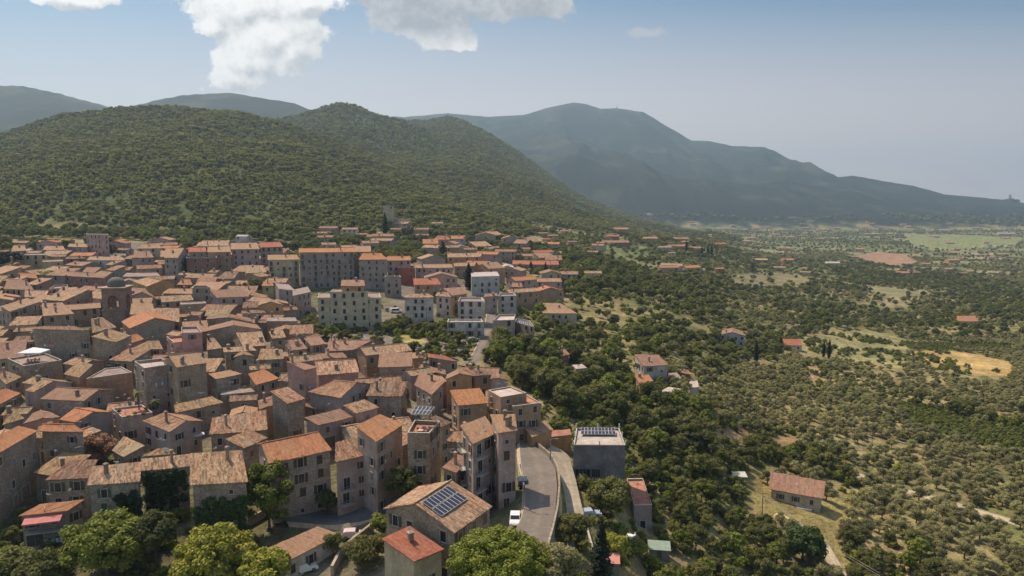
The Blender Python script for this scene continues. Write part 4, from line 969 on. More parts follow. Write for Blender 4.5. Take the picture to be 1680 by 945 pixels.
HM('white flat roofed house with a row of solar panels on its lower wing', [('v35,652 172,648 180,612 72,612', 0, 'f', 9, 'lp', 'fw'), ('v168,660 302,692 270,650 188,640', 0, 'f', 8, 'gr', 'fl')], name=TH, group=UP_, modern=1)
H1('low grey building with a white slab roof below the white cubic house', 'k200,945 560,945 540,915 210,915', 0, 'f', 6, 'wh', 'fw', name=TH, group=UP_, modern=1)
H1('pale hipped villa with cream eaves behind the pink grey blocks', 'a1340,107 1602,102 1540,52 1400,56', .25, 'g', 10, 'cr', 'tl', name=PH, group=UP_)
H1('house with faded pink roof and skylight in front of the hipped villa', 'a1285,197 1512,192 1470,132 1330,130', .25, 's', 10, 'gr', 'tp', name=PH, group=UP_)
H1('whitewashed row of low houses with small square windows', 'a850,218 1232,222 1200,190 882,182', .1, 's', 8, 'bl', 'tl', name=PH, group=UP_, dens=.7)
H1('grey roofed building at the edge of the wood', 'a660,87 862,92 850,60 680,60', .15, 's', 8, 'gr', 'tl', name=PH, group=UP_)
H1('brown roofed house in front of the whitewashed row', 'a640,208 842,203 800,185 660,185', .2, 's', 7, 'br', 'tb', name=PH, group=UP_)
H1('house with dusty violet brown roof above the wide reddish house', 'a800,342 930,342 995,290 850,288', .25, 'g', 6, 'sb', 'tp', group=UP_)
H1('long low house with grey slab roof below the pink grey block', 'a1200,382 1582,378 1540,342 1240,346', .06, 's', 6, 'gr', 'fl', name=TH, group=UP_)
H1('long low grey hall beside the square five storey block', 'a1090,178 1237,182 1230,145 1100,140', .05, 's', 6, 'bl', 'fg', name=TH, group=UP_, dens=.3)
H1('tan roofed house at the upper corner of the town beside the pine', 'a110,135 260,125 240,70 130,75', .25, 'g', 8, 'ob', 'ts', name=PH, group=UP_)
H1('long tan roofed house below the hill road', 'a420,120 640,118 620,80 440,80', .25, 'g', 7, 'br', 'tl', name=PH, group=UP_)
H1('white eaved house in front of the pine tree', 'a105,190 330,112 300,95 90,150', .12, 's', 7, 'ob', 'fl', name=PH, group=UP_)
H1('grey gabled roofs stepping down to the small car park', 'd680,402 862,402 905,332 780,330', .25, 'g', 7, 'gr', 'tb', name=PH, group=UP_)
H1('yellow ochre house with orange roof behind the green shrubs', 'd1130,472 1252,470 1232,425 1150,425', .25, 's', 7, 'ye', 'to', name=PH, group=UP_)
H1('house with a long stepped grey roof beside the yellow ochre house', 'd1300,502 1462,517 1380,440 1255,430', .12, 's', 9, 'gr', 'fl', name=PH, group=UP_)
H1('mauve grey townhouse below the cream balcony block', 'h0,690 180,650 150,600 0,620', .1, 's', 9, 'lp', 'fl', name=PH, group=UP_)
H1('white rendered house with arched top windows beside the white hipped house', 'h1400,690 1560,700 1520,650 1420,655', .2, 's', 9, 'wh', 'tl', name=PH, group=UP_)
H1('round cream summer house with a domed white roof on the slope', 'k712,415 862,415 850,395 725,395', .3, 'x', 4, 'cr', 'fw', name=PH, group=UP_, dens=.3)
H1('rose house with roof terrace between the cypress and the slender white house', 'k560,700 700,690 690,665 570,668', .2, 's', 8, 'lp', 'tp', name=PH, group=UP_)
H1('brick coloured house with pitched red roof below the white hall', 'k830,600 940,605 930,565 840,560', .25, 's', 6, 'br', 'tp', name=PH, group=UP_)
# --- valley and the far slope
C_ = dict(name='country_house', group=VA)
H1('white farmhouse with a long rosy roof above the wooded gully', 'w1085,82 1248,73 v1112,882 940,862', .2, 's', 5.5, 'wh', 'tp', **C_)
H1('small cottage with orange roof below the white farmhouse', 'w1060,192 1150,177 1120,137 1028,143', .2, 's', 4, 'ob', 'to', **C_)
H1('low shed with a flat pale metal roof near the white farmhouse', 'w1262,266 1332,228 1250,215 1192,240', .05, 's', 3, 'gr', 'fw', name='shed', group=VA, dens=0)
H1('pale concrete yard building beside the white farmhouse', 'w1285,172 1332,158 1300,120 1242,125', .05, 's', 3, 'wh', 'fl', name='shed', group=VA, dens=0)
H1('tiny white washhouse east of the farm yard', 'w1385,222 1445,215 1435,175 1382,180', .05, 's', 3, 'wh', 'fw', name='shed', group=VA, dens=0)
H1('little brown roofed barn with red shadowed side behind the farm', 'w1320,122 1395,135 1375,105 1320,100', .2, 's', 3.5, 'br', 'tp', name='shed', group=VA, dens=0)
H1('white canopy shed among the dense trees of the gully', 'w650,99 722,92 690,68 622,72', .05, 's', 3, 'gr', 'fw', name='shed', group=VA, dens=0)
H1('small brown roofed hut in the clearing above the gully', 'v460,882 532,872 500,838 438,842', .2, 's', 4, 'br', 'tp', name='shed', group=VA, dens=0)
FARM, FARMR = H1('single storey farmhouse with dusty pink roof alone among the olive groves', 's145,432 775,548 802,348 170,235', .26, 's', 3.4, 'cr', 'tp', name='country_house', group=VA, dens=.8, chim=0, over=.6)
H1('pale grey house half hidden by dark trees in the middle of the valley', 'P1180,549 1223,551 1213,536 1190,535', .25, 'x', 5, 'bl', 'tp', **C_)
H1('small house with a coral roof beside the cypress pair', 'P1283,566 1317,567 1312,556 1284,556', .25, 's', 3.5, 'wh', 'tr', **C_)
H1('lone house with a bright orange roof near the eastern woods', 'P1569,527 1605,527 1600,518 1570,518', .25, 's', 3.5, 'wh', 'to', **C_)
FARH = [ # small far buildings: u, v of the front eave centre, width px, wall, roof, label
 (1180,402,22,'br','tr','dark red complex of roofs behind the row of four cypresses'), (1008,400,46,'br','tp','long brick red villa on the slope of the ridge'), (1014,378,32,'ob','tp','broad roofed villa highest on the ridge slope'),
 (1004,390,22,'br','tr','small red house above the long brick red villa'), (1066,393,24,'ob','ts','tan house on the ridge tail'), (1090,408,22,'bl','tl','bluish white house below the ridge tail'), (1100,404,14,'ob','ts','tiny orange roof beside the bluish white house'),
 (1140,409,24,'lp','tp','pink roofed house framed by cypresses'), (1222,396,16,'cr','tl','cream house on the near edge of the plain'), (1246,428,24,'or','ts','orange farm shed on the plain edge'), (1290,428,22,'or','to','long orange roofed barn next to the farm shed'),
 (1365,433,22,'wh','fw','white greenhouse like shed near the ploughed field'), (1480,449,20,'wh','to','small cottage just below the ploughed field'), (1562,428,20,'or','tl','ochre cottage among hedges beyond the ploughed field'),
 (944,438,18,'pk','to','rosy villa above the pale slope house'), (972,452,30,'wh','tl','white slope house with brown gable'), (890,384,16,'ob','tp','first of three small pink roofs on the slope'), (906,388,18,'ob','tp','widest of three small pink roofs on the slope'),
 (897,394,14,'ob','tr','lowest of three small pink roofs on the slope'), (925,380,14,'wh','to','small house with pale roof beside dark slope trees'), (860,412,20,'wh','tp','white house beside the dry triangular field'), (938,398,16,'lp','tp','mauve house in the slope olives'),
 (1300,357,16,'lp','tp','faraway pink hamlet house at the mountain foot'), (1330,363,14,'wh','tp','faraway white house at the mountain foot'), (1430,367,24,'lp','to','long faraway pinkish barn on the plain'), (1434,384,16,'wh','fw','small white faraway shed on the plain'),
 (1372,374,16,'cr','tl','faraway cream farmhouse in the middle of the plain'), (1548,378,28,'wh','fw','long white faraway warehouse'), (1600,374,26,'lp','fw','pale faraway warehouse beside the long white one'), (1650,384,50,'wh','fw','very long pale greenhouse at the far plain edge'),
 (540,378,30,'ob','tp','low pink roofed house at the foot of the hill wood'), (575,380,26,'wh','tl','pale roofed house beside the hill wood'), (650,378,18,'lp','tp','violet pink villa among the hillside trees'), (690,380,26,'ob','tp','villa with salmon roof on the terraced slope'),
 (620,392,34,'ye','tp','dusty ochre house among the rounded trees'), (694,390,22,'ob','tp','small roof below the salmon villa'), (745,392,20,'br','tb','dark brown house among the cypress clump'), (400,392,22,'wh','fw','white arched hut above the orange roofed street'),
 (1066,352,10,'wh','to','speck of an orange roof high on the ridge tail'), (780,405,22,'lp','tp','pink roofed house above the schoolhouse road'), (810,408,18,'br','tp','brown house beside the hill road bend'),
 (1240,375,12,'wh','tp','tiny pale house in the hazy plain'), (1270,385,14,'cr','to','tiny cream house with orange roof in the plain'), (1490,372,12,'wh','tp','tiny white farmhouse before the vineyard'), (1345,392,14,'lp','tp','tiny mauve farmhouse behind the ploughed field'),
 (40,403,26,'sb','tl','sandy roofed house below the hill wood'), (75,402,22,'or','tl','ochre house below the hill wood'), (110,400,20,'ob','tl','low house with a yellow lawn by the wood'), (205,415,24,'lp','tp','pinkish house behind the long grey hall')]
FAR_POS = []
for (u, v, wpx, wc, rc, lab) in FARH:
    M = hit(u, v, 3.0); w_ = min(wpx * M[1] / FPX, 34 if wpx < 30 else 70); tp_ = 's' if wpx < 13 else 'g'; yaw = rnd.uniform(-.35, .35) if wpx < 30 else 0
    house('country_house', 'house', lab, [(rect(M[0], M[1], w_, min(max(6, w_ * .6), 15), yaw, 4.0 if wpx < 20 else 5.0, .32, tp_), .32, tp_, 4.5, wc, rc)], 'small houses scattered over slope and plain', chim=0, dens=.6, gap=3.8, back=9)

# scattered farmhouses of the far plain
rf = random.Random(77); PM = [('ploughed field', hit(1455, 425)), ('vineyard', hit(1580, 398)), ('row of cypresses', hit(1150, 415)), ('greenhouse like shed', hit(1365, 433)), ('eastern woods', hit(1620, 500)), ('long white warehouse', hit(1548, 378)), ('foot of the big mountain', hit(1200, 366)), ('long orange roofed barn', hit(1290, 428))]
TONE = ['tiny pale', 'tiny tan', 'tiny pinkish', 'small cream', 'small whitewashed', 'small ochre']; used_ = {}
for k in range(64):
    u, v = rf.uniform(1080, 1675), 364 + 90 * rf.random() ** 1.5; M = hit(u, v); m_ = min(PM, key=lambda q: np.hypot(q[1][0] - M[0], q[1][1] - M[1])); t = rf.choice(TONE); key = (t, m_[0]); n_ = used_[key] = used_.get(key, 0) + 1
    w_ = rf.uniform(9, 22) * (1 if v > 400 else 1.5)
    house('country_house', 'house', f"{['first', 'second', 'third', 'fourth', 'fifth', 'sixth', 'seventh', 'eighth', 'ninth'][min(n_ - 1, 8)]} {t} farmhouse of the hazy plain near the {m_[0]}" , [(rect(M[0], M[1], w_, w_ * .6, rf.uniform(-.5, .5), rf.uniform(3.5, 6), .3, 'g'), .3, 'g', 4.5, rf.choice(['wh', 'cr', 'lp', 'ob']), rf.choice(['tp', 'to', 'tl', 'ts']))], 'farmhouses of the far plain', chim=0, dens=.4, gap=5, back=9)

# small houses among the trees at the foot of the hill
PF = [('square five storey block', hit(160, 384, 12)), ('rose pink villa', hit(725, 405)), ('ridge villa', hit(1008, 400)), ('long ochre schoolhouse', hit(770, 420)), ('long faded red roofs', hit(880, 432)), ('bluish white ridge house', hit(1090, 408)), ('hill wood above the grey row', hit(580, 392)), ('terraced slope tower', hit(648, 368))]
used_.clear()
for k in range(30):
    u, v = rf.uniform(520, 1180), rf.uniform(374, 432); M = hit(u, v); m_ = min(PF, key=lambda q: np.hypot(q[1][0] - M[0], q[1][1] - M[1])); t = rf.choice(['modest pink roofed', 'modest tan roofed', 'little white walled', 'little cream walled']); n_ = used_[(t, m_[0])] = used_.get((t, m_[0]), 0) + 1
    w_ = rf.uniform(8, 13); wc = 'wh' if 'white' in t else 'cr' if 'cream' in t else rf.choice(['lp', 'ob']); rc = 'tp' if 'pink' in t else 'tl' if 'tan' in t else rf.choice(['ts', 'to', 'tp'])
    if min(np.hypot(M[0] - h_[2][0], M[1] - h_[2][1]) for h_ in HOUSES) < 13: continue
    house('country_house', 'house', f"{['first', 'second', 'third', 'fourth', 'fifth', 'sixth', 'seventh'][min(n_ - 1, 6)]} {t} house on the slope near the {m_[0]}", [(rect(M[0], M[1], w_, w_ * .75, rf.uniform(-.5, .5), rf.uniform(4, 6.5), .3, 'g'), .3, 'g', 5, wc, rc)], 'houses among the trees of the slope', chim=1, dens=.6, gap=3, back=9)
M = hit(646, 372); house('stone_tower', 'tower', 'pale ruined tower on the terraced slope under the hill wood', [(rect(M[0] - 4, M[1], 9, 8, .1, 17, 0, 'f'), 0, 'f', 17, 'cr', 'fl'), (rect(M[0] + 7, M[1] + 2, 13, 8, .1, 8, 0, 'f'), 0, 'f', 8, 'cr', 'fl')], None, dens=.3)
# ------------------------------------------------------------------ infill: small houses packed between the traced ones
def sep_ok(P, Q, gap=.2):
    for A_, B_ in ((P, Q), (Q, P)):
        for i in range(len(A_)):
            e_ = A_[(i + 1) % len(A_)] - A_[i]; n_ = np.array([e_[1], -e_[0]]); n_ = n_ / (np.linalg.norm(n_) + 1e-9)
            a = A_ @ n_; b = B_ @ n_
            if a.max() + gap < b.min() or b.max() + gap < a.min(): return True
    return False
def free(P, gap=.2):
    c = P.mean(0)
    for F_ in FOOT:
        if np.abs(F_.mean(0) - c).max() > 32: continue
        if not sep_ok(P, F_, gap): return False
    return True
INF = np.array([hit(u, v, 5)[:2] for u, v in [(-60,418),(460,418),(478,540),(560,575),(740,592),(820,635),(842,690),(742,700),(700,735),(645,760),(560,735),(430,700),(410,735),(150,735),(150,775),(-60,800)]])
UPT = np.array([hit(u, v, 5)[:2] for u, v in [(-40,402),(470,400),(900,395),(960,430),(930,480),(820,505),(800,480),(700,475),(640,470),(500,490),(440,430),(-40,425)]])
TWR = hit(194.5, 521, 4); FOOT.append(np.array([[TWR[0]-9, TWR[1]-26], [TWR[0]+7, TWR[1]-26], [TWR[0]+6, TWR[1]+4], [TWR[0]-6, TWR[1]+4]])); NTWR = len(FOOT) - 1
ADJ = ['little', 'squat', 'narrow', 'leaning', 'plain', 'crooked', 'low', 'humble', 'boxy', 'compact']
WN = {'st': 'grey stone', 'sg': 'dark rubble', 'sb': 'tawny stone', 'lp': 'lilac grey', 'ob': 'earth brown', 'bg': 'beige', 'cr': 'cream', 'wh': 'white', 'gr': 'grey', 'pk': 'pink'}
RN = {'tw': 'weathered clay roof', 'tg': 'lichen yellow roof', 'tl': 'straw coloured roof', 'tp': 'dusty pink roof', 'ts': 'salmon roof', 'to': 'orange roof', 'tb': 'dark brown roof', 'tr': 'brick red roof'}
ri = random.Random(21); seen = set()
def shortref(c):
    best = min(HOUSES[:NTR], key=lambda hh: np.hypot(hh[2][0] - c[0], hh[2][1] - c[1])); t = best[1].split(' ')
    stop = {'behind', 'beside', 'below', 'above', 'under', 'in', 'near', 'with', 'between', 'whose', 'squeezed', 'over', 'at', 'wedged', 'tucked', 'standing', 'just', 'carrying', 'topped', 'half', 'on', 'to', 'pressed', 'touching'}
    k = [i for i, w_ in enumerate(t) if w_ in stop and i > 1]
    if not k: return ' '.join(t[:7])
    j = k[0]
    if t[j] in ('with', 'topped', 'carrying', 'whose', 'in', 'half', 'under', 'on', 'over') : j = min([x for x in k if x > j] + [j + 5, len(t)])
    return ' '.join(t[:min(j, 8)])
NTR = len(HOUSES)
def infill(poly, sizes, tries, hr, walls, roofs, grp, nmax, step_seed, nm='stone_house'):
    lo, hi = poly.min(0), poly.max(0); n = 0
    for (w0, w1, d0, d1), tr in zip(sizes, tries):
        for _ in range(tr):
            if n >= nmax: return n
            x, y = ri.uniform(lo[0], hi[0]), ri.uniform(lo[1], hi[1])
            if not inpoly(np.array([x]), np.array([y]), poly)[0]: continue
            if abs(x / y) > .76: continue
            yaw = ri.choice([-.35, -.15, .1, .3, .5]) + ri.uniform(-.1, .1); w_, d_ = ri.uniform(w0, w1), ri.uniform(d0, d1)
            typ = ri.choice('ggsgx'); hh = ri.uniform(*hr); Q = rect(x, y, w_, d_, yaw, hh, .27, 'x' if typ == 'x' else typ)
            A, B, C, D = Q[0]; P = np.array([A[:2], B[:2], B[:2] + Q[2][:2] * d_, A[:2] + Q[2][:2] * d_])
            if not free(P, .15): continue
            wc, rc = ri.choice(walls), ri.choice(roofs)
            for _k in range(30):
                lab = f"{ri.choice(ADJ)} {WN[wc]} house with {RN[rc]} beside the {shortref((x, y))}"
                if lab not in seen and len(lab.split()) <= 16: break
            if lab in seen or len(lab.split()) > 16: lab = f"{ri.choice(ADJ)} {WN[wc]} house, {RN[rc]}, by the {' '.join(shortref((x, y)).split()[:6])}"
            seen.add(lab)
            house(nm, 'house', lab, [(Q, .27, typ, hh, wc, rc)], grp, dens=.45, chim=ri.choice([0, 1, 1]), back=d_ / 2 + .1)
            n += 1
    return n
n_in = infill(INF, [(10, 15, 9, 12), (7, 10, 7, 9), (5, 7.5, 5, 7), (3.6, 5, 3.6, 5)], [2500, 4500, 6000, 5000], (5.0, 7.0), ['st', 'sg', 'sb', 'sb', 'lp', 'ob', 'bg'], ['tw', 'tg', 'tl', 'tl', 'tp', 'ts', 'ts', 'to', 'tb', 'tw'], OT, 150, 1)
n_up = infill(UPT, [(11, 18, 9, 12), (8, 12, 7, 9)], [260, 420], (5, 9), ['lp', 'ob', 'bg', 'cr', 'wh', 'gr', 'pk'], ['tp', 'ts', 'to', 'tr', 'tl', 'tw'], UP_, 46, 2, 'plastered_house')
print('infill', n_in, n_up, 'houses', len(HOUSES))

# ------------------------------------------------------------------ bell tower
FOOT.pop(NTWR)
def bell_tower():
    h0 = 9.0; Mt = hit(194.5, 521, 4); x, y = Mt[0], Mt[1]; w_ = 33.5 * y / FPX; zc = CZ + (at_px_z(472, y)); zd = CZ + at_px_z(457, y)
    o = empty('bell_tower', (x, y, Gz(x, y))); tag(o, 'brick church bell tower with open arches and a small dark dome', 'bell tower')
    zb = -2; zt = zc - o.location.z; a = w_ / 2; arch_h = w_ * .78; za0 = zt - arch_h - w_ * .22; rz = .12; col = (.30, .20, .15)
    mb = MB(); mb.box(-a*1.06, -a*1.06, zb, a*1.06, a*1.06, za0 - .6); mb.box(-a*1.12, -a*1.12, za0 - .6, a*1.12, a*1.12, za0 - .35)
    p_ = a * .5      # corner piers round the belfry
    mb.box(-a, -a, za0 - .35, a, a, za0)
    for sx in (-1, 1):
        for sy in (-1, 1): mb.box(min(sx*a, sx*(a-p_)), min(sy*a, sy*(a-p_)), za0, max(sx*a, sx*(a-p_)), max(sy*a, sy*(a-p_)), zt)
    ro = a - p_; zs = za0 + arch_h * .55
    for side in range(4):
        ang = side * math.pi / 2; ca, sa = math.cos(ang), math.sin(ang); T_ = lambda u_, dd, z_: (u_ * ca - dd * sa, u_ * sa + dd * ca, z_)
        n_ = 10
        for i in range(n_):
            t0, t1 = math.pi * i / n_, math.pi * (i + 1) / n_; q = [(-ro*math.cos(t0), zs + ro*math.sin(t0)), (-ro*math.cos(t1), zs + ro*math.sin(t1))]
            V = [T_(q[0][0], -a, q[0][1]), T_(q[1][0], -a, q[1][1]), T_(q[1][0], -a, zt), T_(q[0][0], -a, zt)]; V2 = [T_(q[0][0], -a+.5, q[0][1]), T_(q[1][0], -a+.5, q[1][1]), T_(q[1][0], -a+.5, zt), T_(q[0][0], -a+.5, zt)]
            mb.add(V + V2, [(0,1,2,3), (7,6,5,4), (0,4,5,1)])
    link('wall', mb.mesh('tower_wall', [M_STONE]), o, col=col).rotation_euler = (0, 0, rz)
    mb = MB(); mb.box(-a*1.12, -a*1.12, zt, a*1.12, a*1.12, zt + .3); mb.box(-a*1.2, -a*1.2, zt + .3, a*1.2, a*1.2, zt + .5)
    link('cornice', mb.mesh('cornice', [M_STUCCO]), o, col=(.42, .34, .27)).rotation_euler = (0, 0, rz)
    mb = MB(); n_ = 14; rd = a * .80; hd = max(1.5, zd - zc - .2)
    mb.lathe([(rd, zt + .5), (rd, zt + .5 + hd * .3)] + [(rd * math.cos(t), zt + .5 + hd * .3 + hd * .8 * math.sin(t)) for t in np.linspace(.05, 1.5, 9)], 20)
    mb.lathe([(.12, zt + .5 + hd*1.05), (.1, zt + .5 + hd * 1.05 + .5), (0, zt + .5 + hd * 1.05 + .6)], 6)
    dm = mb.mesh('dome', [M_PAINT]); smooth(dm); link('dome', dm, o, col=(.13, .12, .095))
    mb = MB(); mb.lathe([(0, 1.15), (.22, 1.1), (.34, .8), (.4, .35), (.62, 0), (.55, 0), (.3, .4)], 14, 0, (0, 0, zs - .7)); mb.bar((-ro - .3, 0, zs + .5), (ro + .3, 0, zs + .5), .14)
    link('bell', mb.mesh('bell', [M_METAL]), o, col=(.2, .16, .1)).rotation_euler = (0, 0, rz)
    mb = MB(); mb.bar((0, 0, zt + .5 + hd*1.1), (0, 0, zt + .5 + hd*1.1 + 1.3), .05); mb.bar((-.35, 0, zt + .5 + hd*1.1 + .9), (.35, 0, zt + .5 + hd*1.1 + .9), .05)
    link('cross', mb.mesh('cross', [M_METAL]), o)
    FOOT.append(np.array([[x-a, y-a], [x+a, y-a], [x+a, y+a], [x-a, y+a]]))
def at_px_z(v, y):
    d = ray(194, v); return d[2] / d[1] * y
bell_tower()
house('church', 'church', 'beige church body buttressing the brick bell tower', [('a910,592 1068,604 1055,482 905,492', .12, 's', 9, 'bg', 'tl')], None, dens=0, chim=0)

# ------------------------------------------------------------------ roads, paths, walls
LEFT_E = [(848,700),(852,712),(853,745),(856,775),(863,800),(862,830),(856,860),(846,885),(836,925),(826,960)]
RIGHT_E = [(853,700),(859,708),(880,735),(900,762),(911,790),(914,822),(911,860),(903,890),(890,925),(872,960)]
RA, RB, RZ = road('main_road', LEFT_E, RIGHT_E, M_ROAD, .25, 80)
road('side_lane', [(893,742),(915,768),(926,800),(932,840),(934,862)], [(906,740),(934,765),(944,800),(952,835),(958,858)], M_PATH, .15, 40)
road('upper_road', [(752,600),(772,590),(781,572),(790,552),(797,530),(800,505),(790,486)], [(766,604),(786,594),(794,574),(804,554),(812,532),(814,505),(800,482)], M_ROAD, .15, 50)
road('lane_by_the_cottage', [(430,838),(500,842),(560,838),(620,826),(655,812)], [(470,862),(545,868),(600,856),(650,838),(672,822)], M_LANE, .1, 40)
road('dirt_track', [(1268,846),(1310,870),(1345,900),(1375,950)], [(1276,842),(1320,864),(1358,895),(1390,948)], M_TRACK, .08, 30)
road('farm_track', [(1380,770),(1440,795),(1500,812),(1580,835),(1690,868)], [(1382,766),(1442,790),(1502,807),(1582,829),(1690,861)], M_TRACK, .08, 40)
def wall_line(name, label, cat, P3, hgt, th, m, col, below=1.5):
    """a masonry wall following a 3-D line"""
    c = np.mean(P3, axis=0); mb = MB(); n_ = len(P3)
    V = []
    for i, p in enumerate(P3):
        d = norm(H2(P3[min(i+1, n_-1)] - P3[max(i-1, 0)])); s_ = np.array([-d[1], d[0], 0]) * th / 2; q = p - c
        V += [q - s_ - [0,0,below], q + s_ - [0,0,below], q + s_ + [0,0,hgt], q - s_ + [0,0,hgt]]
    F = []
    for i in range(n_ - 1):
        for k in range(4): F.append((i*4+k, i*4+(k+1)%4, i*4+4+(k+1)%4, i*4+4+k))
    F += [(3,2,1,0), tuple((n_-1)*4 + k for k in range(4))]; mb.add(V, F)
    o = link(name, mb.mesh(name, [m]), None, c, col=col); tag(o, label, cat); return o
side = [np.array([RB[i][0], RB[i][1], RZ[i]]) + norm(H2(np.array([*(RB[i] - RA[i]), 0]))) * .45 for i in range(4, 80)]
wall_line('parapet_wall', 'long low stone parapet along the outer side of the bending road', 'wall', side, .75, .35, M_STONE, (.34, .28, .21), 2.0)
side2 = [np.array([RA[i][0], RA[i][1], RZ[i]]) - norm(H2(np.array([*(RB[i] - RA[i]), 0]))) * .5 for i in range(24, 50)]
wall_line('kerb_wall', 'short pale kerb wall beside the parked white van', 'wall', side2[8:], .35, .3, M_STONE, (.45, .40, .33))
def pxline(P, h=0): return [np.array([*hit(u, v)[:2], 0]) for u, v in P]
def gline(P, n_=24):
    Q = np.array([hit(u, v)[:2] for u, v in P]); s = np.r_[0, np.cumsum(np.hypot(*np.diff(Q, axis=0).T))]; q = np.linspace(0, s[-1], n_)
    return [np.array([a, b, Gz(a, b)]) for a, b in zip(np.interp(q, s, Q[:, 0]), np.interp(q, s, Q[:, 1]))]
wall_line('retaining_wall', 'curved stone retaining wall between the cottage and the climbing lane', 'wall', gline([(400,868),(440,845),(480,830),(520,826)]), 1.6, .5, M_STONE, (.34, .29, .23))
wall_line('retaining_wall', 'beige garden wall dropping from the parked pink car to the red roofed house', 'wall', gline([(545,945),(560,915),(585,893),(612,872)]), 1.8, .5, M_STONE, (.42, .35, .26))
wall_line('lane_wall', 'white topped wall down the outer side of the pale concrete lane', 'wall', gline([(934,760),(944,800),(953,838),(962,870),(972,905)]), .9, .3, M_STUCCO, (.55, .48, .40))
wall_line('hillside_wall', 'arched concrete terrace wall on the bank below the white hipped house', 'wall', gline([(660,540),(690,532),(715,534),(735,548)]), 1.5, .4, M_STUCCO, (.50, .36, .24))

# ------------------------------------------------------------------ vehicles
def car(label, u, v, yaw, col, van=False, z=None, cat='car'):
    M = hit(u, v); x, y = M[0], M[1]; zz = Gz(x, y) + .12 if z is None else z
    L, W_, H_ = (4.9, 1.95, 1.95) if van else (4.2, 1.75, 1.45)
    o = empty('parked_van' if van else 'parked_car', (x, y, zz), yaw); tag(o, label, cat, 'cars parked about the town')
    prof = [(-L/2,.35),(-L/2,.75),(-L/2+.12,.95),(-L/2+.35,H_-.12),(-L/2+.75,H_),(L*.08,H_),(L*.23,.95),(L/2-.25,.82),(L/2,.62),(L/2,.35)] if not van else [(-L/2,.4),(-L/2,1.0),(-L/2+.08,H_-.1),(-L/2+.25,H_),(L*.2,H_),(L*.34,1.15),(L/2-.15,1.0),(L/2,.7),(L/2,.4)]
    n_ = len(prof); mb = MB(); V = []
    for k, yv in enumerate((-W_/2, -W_/2+.12, W_/2-.12, W_/2)):
        for (px0, pz0) in prof: V.append((px0, yv if pz0 < 1.0 or k in (1, 2) else yv * .94, pz0 if k in (1, 2) else pz0 - .05))
    F = [tuple(range(n_))[::-1], tuple(3*n_ + i for i in range(n_))]
    for k in range(3):
        for i in range(n_): F.append((k*n_+i, k*n_+(i+1)%n_, (k+1)*n_+(i+1)%n_, (k+1)*n_+i))
    mb.add(V, F); bd = link('body', mb.mesh('car_body', [M_CARP]), o, col=col)
    mb = MB(); wx0, wx1 = (L*.09, L*.22) if not van else (L*.21, L*.33); zt_, zb_ = H_ - .04, (1.0 if not van else 1.2)
    mb.add([(wx0+.02,-W_*.42,zt_+.01),(wx1+.02,-W_*.44,zb_+.01),(wx1+.02,W_*.44,zb_+.01),(wx0+.02,W_*.42,zt_+.01)], [(0,1,2,3)])
    xb0, xb1 = -L/2 + .10, -L/2 + .36; mb.add([(xb0-.02,-W_*.42,1.0),(xb1-.02,-W_*.4,H_-.14),(xb1-.02,W_*.4,H_-.14),(xb0-.02,W_*.42,1.0)], [(0,1,2,3)])
    for s_ in (-1, 1):
        yy = s_ * (W_/2 * .97 + .015); mb.add([(-L/2+.5,yy,.92),(wx1-.25,yy,.92),(wx0-.1,yy*.96,H_-.14),(-L/2+.75,yy*.96,H_-.14)], [(0,1,2,3) if s_ > 0 else (3,2,1,0)])
    link('windows', mb.mesh('car_windows', [M_GLASS]), o)
    for sx in (-1, 1):
        for sy in (-1, 1):
            mb = MB(); mb.tube([(0, -.11, 0), (0, .11, 0)], .32, 12); wh = link('wheel', mb.mesh('wheel', [M_DARK]), o, (sx*L*.31, sy*(W_/2-.08), .32))
            mb = MB(); mb.tube([(0, sy*.10, 0), (0, sy*.125, 0)], .18, 8); link('rim', mb.mesh('rim', [M_METAL]), wh)
    for sy in (-1, 1):
        mb = MB(); mb.box(L/2-.06, sy*W_*.36-.17, .62, L/2+.015, sy*W_*.36+.17, .75); link('headlight', mb.mesh('headlight', [M_WHITE]), o)
car('white car parked nose out beside the kerb wall at the bend', 845, 858, R(-92), (.7, .69, .66))
car('pale blue hatchback parked where the road meets the curved house row', 851, 722, R(95), (.42, .52, .58))
car('dark car in the shade of the curved house row', 857, 795, R(92), (.04, .05, .07))
car('white car with a dirty roof beside the low white cottage', 486, 926, R(25), (.72, .66, .62))
car('small white car behind the dirty roofed one', 500, 938, R(30), (.70, .68, .62))
car('pinkish white car parked across the lane from the cottage gable', 580, 882, R(8), (.62, .48, .46))
car('silver car on the concrete lane under the grey cube house', 968, 848, R(10), (.35, .38, .42))
car('white car at the roadside car park above the green bank', 782, 553, R(40), (.75, .74, .72))
car('grey car next to the white one above the green bank', 777, 560, R(35), (.3, .3, .32))
car('white van below the yellow apartments', 650, 513, R(15), (.74, .74, .72), True, cat='van')
car('white car by the grey car port of the upper street', 424, 446, R(5), (.5, .55, .62))
car('white van parked in front of the cream balcony block', 436, 455, R(-8), (.7, .72, .74), True, cat='van')
car('silver car on the hill road near the rose pink villa', 737, 413, R(5), (.6, .6, .6))
car('dark red car behind the silver one on the hill road', 752, 414, R(5), (.25, .05, .05))

